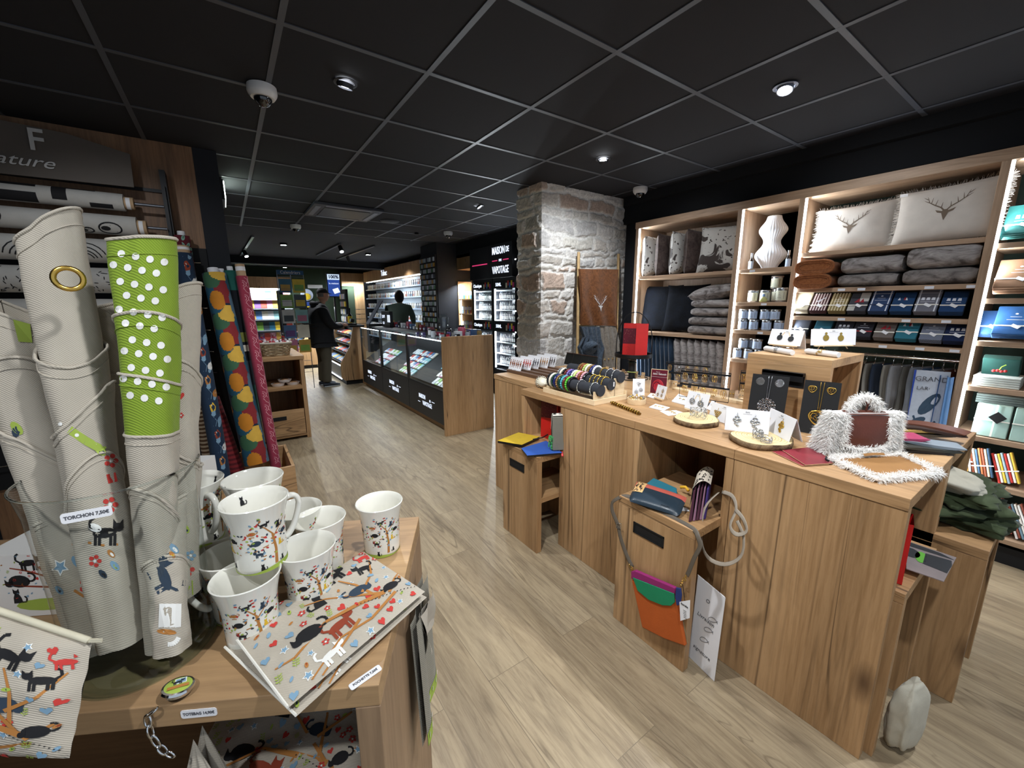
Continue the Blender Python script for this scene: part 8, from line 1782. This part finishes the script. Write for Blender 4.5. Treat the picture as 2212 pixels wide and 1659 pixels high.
u = thing('shop_sign', 'black wall sign with white lettering MAISON DE VAPOTAGE above the cabinets', 'sign', (3.15, 3.3, 2.05))
MB().box(3.15, 3.199, 2.98, 3.60, 1.84, 2.33).build('sign_panel', mat('cabinet_black', '#17181d', .5), u)
sw = emit('sign_white', '#dfeaff', 1.0); pk = emit('sign_pink', '#d93a72', .7); yc = 3.29
text('MAISON', 'lettering', sw, u, (3.146, yc+.05, 2.23), (0, -1, 0), (0, 0, 1), .15, .002, sx=.62, bold=.0015); text('DE', 'lettering', sw, u, (3.146, yc-.19, 2.23), (0, -1, 0), (0, 0, 1), .11, .002, sx=.62, bold=.001); text('VAPOTAGE', 'lettering', sw, u, (3.146, yc-.0, 1.95), (0, -1, 0), (0, 0, 1), .15, .002, sx=.58, bold=.0015); text('1991', 'lettering', sw, u, (3.146, yc, 2.09), (0, -1, 0), (0, 0, 1), .05, .002, sx=.8)
for s_ in (-1, 1): MB().box(3.144, 3.149, yc+s_*.15-.07, yc+s_*.15+.07, 2.085, 2.098).build('pink_line', pk, u)
u = thing('dark_panel', 'black panel with one pink line left of the lettered wall sign', 'sign', (3.16, 3.9, 2.05)); MB().box(3.16, 3.199, 3.62, 4.24, 1.84, 2.33).build('sign_panel', mat('cabinet_black', '#17181d', .5), u); MB().box(3.154, 3.159, 3.68, 4.15, 2.06, 2.075).build('pink_line', pk, u)
u = thing('bottle_shelf', 'oak lined shelf bay with coloured boxes between pillar and cabinets', 'shelving', (3.4, 4.5, 0)); MB().box(3.2, 3.58, 4.25, 4.79, 2.05, 2.3).build('header', WZ, u); MB().box(3.2, 3.58, 4.26, 4.28, .3, 1.85).box(3.2, 3.58, 4.77, 4.79, .3, 1.85).box(3.56, 3.58, 4.28, 4.77, .3, 1.85).build('wood_lining', WZ, u); MB().box(3.24, 3.25, 4.74, 4.755, .4, 1.8).build('light_strip', LED, u); area((3.2, 4.5, 1.8), (3.5, 4.5, 1.0), .4, .02, 12, (.9, .95, 1))
for j, z in enumerate((.75, 1.02, 1.28, 1.54)):
    MB().box(3.22, 3.56, 4.28, 4.77, z-.02, z).build('shelf', WZ, u)
    for i in range(8): o = dup(protos[(i+j*3) % 8], (3.26, 4.32+i*.056, z+.0005), None, f'coloured box, {ORD[i]} from the right on the {["lowest", "second", "third", "top"][j]} shelf of the oak-lined bay', None, (1, .65, 1.1)); o['group'] = 'boxes in the oak-lined bay'
    for o in [o for o in bpy.data.objects if o.get('group') == 'boxes in the oak-lined bay' and abs(o.location.z-z) < .01]:
        for c_ in o.children:
            if c_.name.startswith('pack_body'): c_.material_slots[0].link = 'OBJECT'; c_.material_slots[0].material = [COV[3], COV[0], COV[6], COV[2], COV[5], COV[10], COV[8], COV[1]][(int(o.location.y*30)+j*2) % 8]
# cabinet door reflections, set as glowing dots on an added pole
u = thing('glint_pole', 'thin dark added pole with four glowing door-edge glints between cabinet and stone column', 'glint', (3.16, 2.9, 0)); MB().box(3.155, 3.165, 2.895, 2.905, 0, 2.1).build('pole', BLACK, u)
for k, py in enumerate((560, 672, 718, 748)): p = Xp(1113, py, 3.15); MB().sphere((3.15, 2.9, p.z), .009, 8, 6).build('bulb', BULB, u)
# ---- counter: packs in the glass cases and goods on top
rg = random.Random(5); n = 0
for i in range(3):
    a_, b_ = ys[i]+.06, ys[i+1]-.06
    for row in range(4):
        y = a_+.0; x = 1.70+row*.105; z = .50+(x-1.66)/.46*.30+.004
        while y < b_-.35-.06*(3-row):
            if not (row == 3 and i == 2):
                v = thing('price_card_pack', f'flat product pack, {nth(int((y-a_)/.083)+1)} from the near end, {["front", "second", "third", "rear"][row]} row of the {["nearest", "middle", "farthest"][i]} glass case', 'product pack', (x, y, z), 0, f'packs in the {["nearest", "middle", "farthest"][i]} glass case, row {row+1}')
                MB().obox((x, y, z+.008), Vector((.046, 0, .030)), Vector((0, .034, 0)), Vector((-.004, 0, .004))).build('pack', COV[rg.choice([4, 11, 9, 2, 6, 3, 8, 4])], v); MB().obox((x-.018, y, z-.004+.0), Vector((.016, 0, .0104)), Vector((0, .03, 0)), Vector((-.0065, 0, .0065))).build('label', WLB, v); n += 1
            y += .083
MB().box(1.605, 1.612, 2.06, 2.07, .9, .91)
def boxy(name, label, cat, x, y, z, w, d, h, m, grp=None): u = thing(name, label, cat, (x, y, z), 0, grp); MB().box(x-d/2, x+d/2, y-w/2, y+w/2, z+.0005, z+h).build('box_body', m, u, bevel=.003); return u
zc = 1.076; 
u = boxy('display_stand', 'black display box with white starter kit print on the counter', 'display stand', 1.95, 5.0, zc, .42, .06, .26, BLK); text('QUPI', 'lettering', sg, u, (1.918, 5.1, zc+.17), (0, -1, 0), (0, 0, 1), .07, .001); text('GO', 'lettering', sg, u, (1.918, 5.1, zc+.06), (0, -1, 0), (0, 0, 1), .06, .001)
for k in range(3): MB().box(1.917, 1.9195, 4.86-.05*k, 4.89-.05*k, zc+.08, zc+.2).build('print_bar', sg, u)
u = thing('leaning_poster', 'slanted poster stand at the far end of the counter', 'poster stand', (1.9, 5.35, zc)); MB().obox((1.85, 5.36, zc+.24), Vector((.13, 0, .2)), Vector((0, .1, 0)), Vector((.006, 0, -.004))).build('poster', mat('poster_dark', '#39414d', .4, var=.5, vs=5), u); MB().box(1.72, 1.98, 5.30, 5.42, zc+.0005, zc+.04).build('foot', BLACK, u)
u = thing('acrylic_stand', 'clear acrylic rose-shaped holder on the counter', 'holder', (2.05, 2.95, zc)); MB().lathe([(.04, 0), (.04, .01), (.06, .07), (.07, .2), (.05, .25)], (2.05, 3.0, zc), 9).box(2.0, 2.1, 2.96, 3.04, zc, zc+.008).build('acrylic_body', PANE, u)
GD = [('purple', '#463a6a'), ('white', '#d9dbe0'), ('pink', '#a34a5c'), ('silver', '#aeb3ba'), ('red', '#8e1f28'), ('black', '#1b1c20'), ('clear', '#8f98a3'), ('blue', '#3d5f8f'), ('brass', '#8a7448')]
k = 0
for (x, y, s) in [(1.72, 2.9, .05), (1.76, 2.78, .06), (1.80, 2.66, .05), (1.73, 2.62, .07), (1.78, 2.5, .05), (1.85, 2.45, .09), (1.74, 2.4, .05), (1.93, 2.6, .07), (1.98, 2.75, .06), (1.80, 2.34, .06), (1.9, 2.3, .08), (2.0, 2.4, .11), (2.05, 2.55, .09), (1.75, 2.26, .05), (1.84, 2.2, .05), (1.97, 2.2, .06), (2.08, 2.3, .1), (2.1, 2.15, .07), (1.72, 3.1, .04), (1.85, 3.0, .05), (2.02, 3.35, .08), (2.06, 3.5, .06), (1.95, 3.2, .05)]:
    nm, c = GD[k % 9]; zz = zc if x > 1.75 else 1.0635; u = thing('counter_jar', f'{nm} {"jar" if k % 2 else "boxed item"}, {nth(k+1)} of the small goods crowding the counter end', 'jar' if k % 2 else 'box', (x, y, zz), 0, 'small goods on the counter end')
    m_ = mat('good_'+nm, c, .2, coat=.3)
    if k % 2: MB().lathe([(0, .0005), (s*.4, .0005), (s*.42, s*.8), (s*.3, s)], (x, y, zz), 14).build('jar_body', m_, u, smooth=50); MB().cyl((x, y, zz+s), (x, y, zz+s*1.15), s*.33, 14).build('lid', BLACK, u, smooth=50)
    else: MB().box(x-s*.4, x+s*.4, y-s*.6, y+s*.6, zz+.0005, zz+s*.8).build('box_body', m_, u, bevel=.002); MB().box(x-s*.4-.001, x-s*.4, y-s*.4, y+s*.4, zz+s*.2, zz+s*.6).build('label', WLB, u)
    k += 1
for k in range(14):
    y = 3.55+.13*k; u = thing('counter_pack', f'{GD[(k*4) % 9][0]} pack standing on the counter, {ORD[k]} from the near end beyond the jars', 'product pack', (2.05, y, zc), 0, 'packs along the counter'); MB().box(2.0, 2.06, y-.04, y+.04, zc+.0005, zc+.05+.03*(k % 3)).build('pack_body', mat('good_'+GD[(k*4) % 9][0], '#000000'), u, bevel=.003); MB().box(1.999, 2.0, y-.03, y+.03, zc+.012, zc+.035).build('label', WLB, u)
# ---- confectionery displays
def candy(label, x0, y0, y1, depth, seed):
    u = thing('candy_display', label, 'display unit', (x0+depth/2, (y0+y1)/2, 0)); pr = [(x0+.06, .08), (x0, .14), (x0, .40), (x0+.18, .70), (x0+.26, 1.05), (x0+depth, 1.05), (x0+depth, .08)]
    for y in (y0, y1-.03): MB().prism([(x, y, z) for x, z in pr], (0, .03, 0)).build('side_panel', WZ, u, bevel=.001)
    MB().box(x0+.01, x0+.02, y0+.03, y1-.03, .12, .36).build('front_panel', mat('front_grey', '#5a5c60', .4), u); MB().box(x0+.0, x0+.009, y0+.03, y1-.03, .355, .37).box(x0, x0+.009, y0+.03, y1-.03, .11, .122).build('light_strip', LED, u); MB().box(x0+.08, x0+depth-.02, y0+.03, y1-.03, 0, .08).build('plinth', BLK, u); MB().box(x0+depth-.02, x0+depth, y0+.03, y1-.03, .1, 1.05).build('back_panel', BLK, u)
    MB().box(x0+.2, x0+depth, y0-.02, y1+.02, 1.05, 1.08).build('top_panel', BLK, u); area((x0+.1, (y0+y1)/2, 1.0), (x0+.2, (y0+y1)/2, .5), .02, y1-y0-.2, 5, (.88, .94, 1)); rgc = random.Random(seed)
    for j, (dx, z) in enumerate(((.04, .40), (.12, .56), (.19, .72), (.24, .88))):
        MB().obox((x0+dx+.11, (y0+y1)/2, z+.02), Vector((.10, 0, .03)), Vector((0, (y1-y0)/2-.035, 0)), UP(.004)).build('tray_shelf', BLK, u)
        n = int((y1-y0-.1)/.12)
        for i in range(n):
            y = y0+.09+i*.12; c = Vector((x0+dx+.08, y, z+.035)); v = thing('snack_pack', f'snack pack, {ORD[min(14, i)]} from the near side on the {["lowest", "second", "third", "top"][j]} tray of the {label.split(" confectionery")[0]} display', 'snack', c, 0, 'snacks in the '+label.split(' confectionery')[0]+' display')
            MB().obox(c+UP(.012), Vector((.06, 0, .02)), Vector((0, .048, 0)), UP(.012)).build('wrapper', COV[rgc.choice([0, 1, 3, 6, 5, 4, 3, 6])], v, bevel=.01)
candy('nearer confectionery counter beside the man, with curved wood side', 1.30, 5.76, 7.25, .46, 3); candy('farther confectionery counter down the passage on the left', .93, 8.33, 10.2, .42, 8)
u = thing('till_shelf', 'wire till shelf and payment terminal in front of the man', 'till', (1.6, 5.95, 1.08)); MB().box(1.48, 1.66, 5.85, 6.05, 1.081, 1.11).obox((1.6, 5.95, 1.16), Vector((.01, 0, .03)), Vector((0, .05, 0)), Vector((.03, 0, -.01))).build('terminal', BLACK, u, bevel=.003)
for k in range(4): MB().tube([(1.72, 5.8, 1.09+.09*k), (1.72, 6.15, 1.09+.09*k), (1.9, 6.15, 1.09+.09*k)], .004, 5).build('wire_shelf', GREYM, u)
v = thing('leaflet_rack', 'upright rack of yellow and dark lottery leaflets behind the man', 'rack', (1.75, 6.9, 1.08)); MB().box(1.7, 1.74, 6.7, 7.15, 1.081, 1.75).build('rack_back', BLK, v)
for j in range(4):
    for i in range(4): MB().obox((1.685, 6.76+i*.11, 1.16+j*.15), Vector((.012, 0, 0)), Vector((0, .042, 0)), UP(.05)).build('leaflet', [PK[6], PK[4], COV[5], PK[7]][(i+j) % 4], v)
bottle('bottle with yellow label standing at the till behind the man', 1.66, 6.35, 1.0815, .04, .3, AMB, BLACK, mat('sign_yellow', '#d9b92c', .5))
v = thing('dark_door_panel', 'dark upright display panel at the left of the farther confectionery counter', 'panel', (.75, 8.2, 0)); MB().box(.66, .74, 8.0, 8.5, 0, 1.75).build('panel', BLK, v, bevel=.004)
# ================================================================ PEOPLE
def skin_body(name, parent, verts, edges, m, lv=2):
    me = bpy.data.meshes.new(name); me.from_pydata([tuple(v[0]) for v in verts], edges, []); me.materials.append(m)
    o = bpy.data.objects.new(name, me); COL.objects.link(o); o.parent = parent; s = o.modifiers.new('skin', 'SKIN'); s.use_smooth_shade = True
    for i, v in enumerate(verts): r = v[1]; me.skin_vertices[0].data[i].radius = r if isinstance(r, tuple) else (r, r)
    me.skin_vertices[0].data[0].use_root = True
    o.modifiers.new('subdivision', 'SUBSURF').levels = lv; o.modifiers['subdivision'].render_levels = lv; return o
SKIN = mat('skin', '#b58a73', .5, var=.05)
# man in dark coat; local frame: faces +X, stands at origin
g0 = Zp(705, 833, 0)
u = thing('person', 'man in black cap, dark hooded coat and khaki trousers standing at the counter', 'person', (g0.x, g0.y, 0), math.radians(8), None, local=True)
JK = mat('dark_coat', '#15171c', .75, bmp=.25, vs=12); KH = mat('khaki_trousers', '#514b3e', .85, bmp=.3, vs=10); CAPM = mat('black_cap', '#0d0d10', .8)
V = [((0, 0, .93), (.21, .22)), ((-.01, 0, 1.08), (.205, .215)), ((-.02, 0, 1.25), (.19, .215)), ((-.02, 0, 1.38), (.15, .18)), ((0, 0, 1.46), (.07, .08)), ((.03, 0, 1.50), (.055, .06)),
     ((0, -.19, 1.38), .095), ((.02, -.255, 1.22), .088), ((.10, -.26, 1.09), .078), ((.22, -.20, 1.06), .062), ((.32, -.13, 1.09), .048), ((0, .19, 1.38), .095), ((.02, .255, 1.22), .088), ((.10, .26, 1.09), .078), ((.22, .20, 1.06), .062), ((.32, .13, 1.09), .048), ((.0, 0, .80), (.21, .22))]
skin_body('hooded_coat', u, V, [(0, 1), (1, 2), (2, 3), (3, 4), (4, 5), (3, 6), (6, 7), (7, 8), (8, 9), (9, 10), (3, 11), (11, 12), (12, 13), (13, 14), (14, 15), (0, 16)], JK)
MB().tube([(-.05-.05*math.sin(t), .10*math.cos(t), 1.44+.035*math.sin(t)) for t in [PI*k/10 for k in range(11)]], .045, 10).build('hood', JK, u, smooth=True)
for s_ in (-1, 1):
    skin_body('trouser_leg', u, [((0, .085*s_, .86), .12), ((.01, .095*s_, .68), .11), ((.02, .10*s_, .5), .092), ((0, .105*s_, .3), .085), ((-.01, .11*s_, .13), .08), ((-.01, .11*s_, .07), .082)], [(i, i+1) for i in range(5)], KH)
    mb = MB(); f = lambda a, b, s_=s_: Vector((-.08+.28*b, s_*.115+.048*math.cos(2*PI*a)*(1-.35*(2*b-1)**4)*(1 if b < .8 else 1.05), .005+(.045+.04*(1-b))*(.5+.5*math.sin(2*PI*a))*(1-.25*(2*b-1)**4)))
    mb.grid(f, 18, 12); mb.add([f(i/18, 0) for i in range(18)], [tuple(range(18))]); mb.add([f(i/18, 1) for i in range(18)], [tuple(range(18))]); mb.build('shoe', mat('shoe_navy', '#1d2430', .6, var=.5, vs=40), u, smooth=True)
    MB().box(-.08, .20, s_*.115-.047, s_*.115+.047, .001, .018).build('sole', mat('shoe_sole', '#b9bcc0', .6), u, bevel=.006)
def head(par, c, m, hair=None, face=1):
    mb = MB(); n, k = 26, 20; c = Vector(c)
    def f(a, b):
        th = 2*PI*a; ph = -PI/2+PI*b; x = math.cos(ph)*math.cos(th); y = math.cos(ph)*math.sin(th); z = math.sin(ph)
        X = x*.098*(1 if x < 0 else 1-.14*max(0, -z)*0+.0); Y = y*.076*(1-.22*max(0, -z)); Z = z*.122
        if x > 0: X -= .012*max(0, 1-abs(z-.12)/.18)*max(0, abs(y)-.15)*1.5; X += .030*math.exp(-(y/.16)**2-((z+.08)/.13)**2) + .008*math.exp(-(y/.3)**2-((z+.42)/.08)**2)+.010*math.exp(-(y/.25)**2-((z+.78)/.14)**2)
        return c+Vector((X, Y, Z))
    mb.grid(f, n, k)
    for s_ in (-1, 1):
        mb.sphere(c+Vector((-.005, s_*.077, -.005)), .024, 10, 6, sc=(.7, .3, 1.15)); mb.sphere(c+Vector((.086, s_*.031, .012)), .0105, 8, 6, 1)
        mb.sphere(c+Vector((.0935, s_*.031, .012)), .005, 8, 5, 2)
    mb.tube([c+Vector((.088, y, -.052+.25*abs(y)**1.5)) for y in (-.024, -.012, 0, .012, .024)], .0045, 6, 3)
    mb.cyl(c+Vector((-.03, 0, -.16)), c+Vector((-.01, 0, -.07)), .052, 14)
    mb.build('head', [m, mat('eye_white', '#d8d5d0', .3), BLK, mat('lips', '#8f5a50', .5)], par, smooth=True)
hd = MB(); head(u, (.085, 0, 1.615), SKIN)
cc_ = Vector((.085, 0, 1.615)); R17 = Matrix.Rotation(math.radians(20), 3, 'Y')
mb = MB(); mb.grid(lambda a, b: cc_+Vector((-.004, 0, .035))+Vector((.104*math.cos(2*PI*a)*math.cos(b*PI/2), .084*math.sin(2*PI*a)*math.cos(b*PI/2), .092*math.sin(b*PI/2))), 24, 8)
mb.grid(lambda a, b: cc_+Vector((.075+.085*b*math.cos((a-.5)*2.2), .078*math.sin((a-.5)*2.2)*(1-.15*b), .042-.02*b-.008*(2*a-1)**2)), 12, 4); mb.build('cap', CAPM, u, smooth=True)
MB().grid(lambda a, b: cc_+Vector((-.03-.072*math.cos((a-.5)*3.6), .080*math.sin((a-.5)*3.6), .03-.06*b)), 14, 4).build('grey_hair', mat('grey_hair', '#6f6a66', .9), u, smooth=True)
def hand(par, w, d, side, m, curl=.5):
    w = Vector(w); d = Vector(d).normalized(); up = Vector((0, 0, 1)); sd = d.cross(up).normalized()*side; nn = sd.cross(d)*side
    vs = [(w, .021), (w+d*.04, (.016, .032)), (w+d*.075, (.014, .036))]; es = [(0, 1), (1, 2)]
    for k, L in enumerate((.062, .072, .068, .052)):
        b = w+d*.082+sd*((1.5-k)*.019); i = len(vs); q = (d-up*curl).normalized(); r = (d-up*curl*2.4).normalized(); vs += [(b, .009), (b+d*L*.4, .0085), (b+d*L*.4+q*L*.35, .008), (b+d*L*.4+q*L*.35+r*L*.28, .0065)]; es += [(2, i), (i, i+1), (i+1, i+2), (i+2, i+3)]
    i = len(vs); t = (d+sd*.9-up*.3).normalized(); vs += [(w+d*.03+sd*.026, .012), (w+d*.03+sd*.026+t*.035, .010), (w+d*.03+sd*.026+t*.060, .008)]; es += [(1, i), (i, i+1), (i+1, i+2)]
    skin_body('hand', par, vs, es, m, 1)
hand(u, (.335, -.12, 1.095), (1, .25, -.05), 1, SKIN); hand(u, (.335, .12, 1.095), (1, -.25, -.05), -1, SKIN)
# woman behind the counter, seen from behind
b0 = Vector((2.50, 5.95, 0)); u = thing('person', 'person in grey-green shirt with dark hair seen from behind at the packet shelves', 'person', b0, math.radians(60), None, local=True)
SH = mat('sage_shirt', '#5a6a60', .8, bmp=.3, vs=10); TR2 = mat('dark_trousers', '#191b20', .8)
V = [((0, 0, .95), (.13, .18)), ((0, 0, 1.1), (.135, .19)), ((.02, 0, 1.26), (.14, .2)), ((.05, 0, 1.38), (.11, .17)), ((.08, 0, 1.46), (.055, .06)), ((.04, -.19, 1.38), .075), ((.10, -.25, 1.2), .062), ((.18, -.24, 1.06), .052), ((.30, -.16, 1.04), .042), ((.04, .19, 1.38), .075), ((.10, .25, 1.2), .062), ((.18, .24, 1.06), .052), ((.30, .16, 1.04), .042)]
skin_body('shirt', u, V, [(0, 1), (1, 2), (2, 3), (3, 4), (3, 5), (5, 6), (6, 7), (7, 8), (3, 9), (9, 10), (10, 11), (11, 12)], SH)
for s_ in (-1, 1):
    skin_body('trouser_leg', u, [((0, .09*s_, .93), .11), ((0, .1*s_, .5), .075), ((0, .1*s_, .1), .055)], [(0, 1), (1, 2)], TR2); MB().box(-.07, .18, s_*.1-.045, s_*.1+.045, .001, .08).build('shoe', BLK, u, bevel=.02)
head(u, (.135, 0, 1.585), SKIN)
hr = Vector((.125, 0, 1.60)); mb = MB(); mb.grid(lambda a, b: hr+Vector((-.012+.112*math.cos(.75+4.78*a)*math.cos(-1.2+b*(1.2+PI/2)) if True else 0, .092*math.sin(.75+4.78*a)*math.cos(-1.2+b*(1.2+PI/2)), .13*math.sin(-1.2+b*(1.2+PI/2)))), 26, 14)
mb.build('hair', mat('dark_hair', '#1c1917', .8, bmp=.6, vs=30), u, smooth=True)
hand(u, (.325, -.15, 1.04), (1, .25, -.05), 1, SKIN); hand(u, (.325, .15, 1.04), (1, -.25, -.05), -1, SKIN)
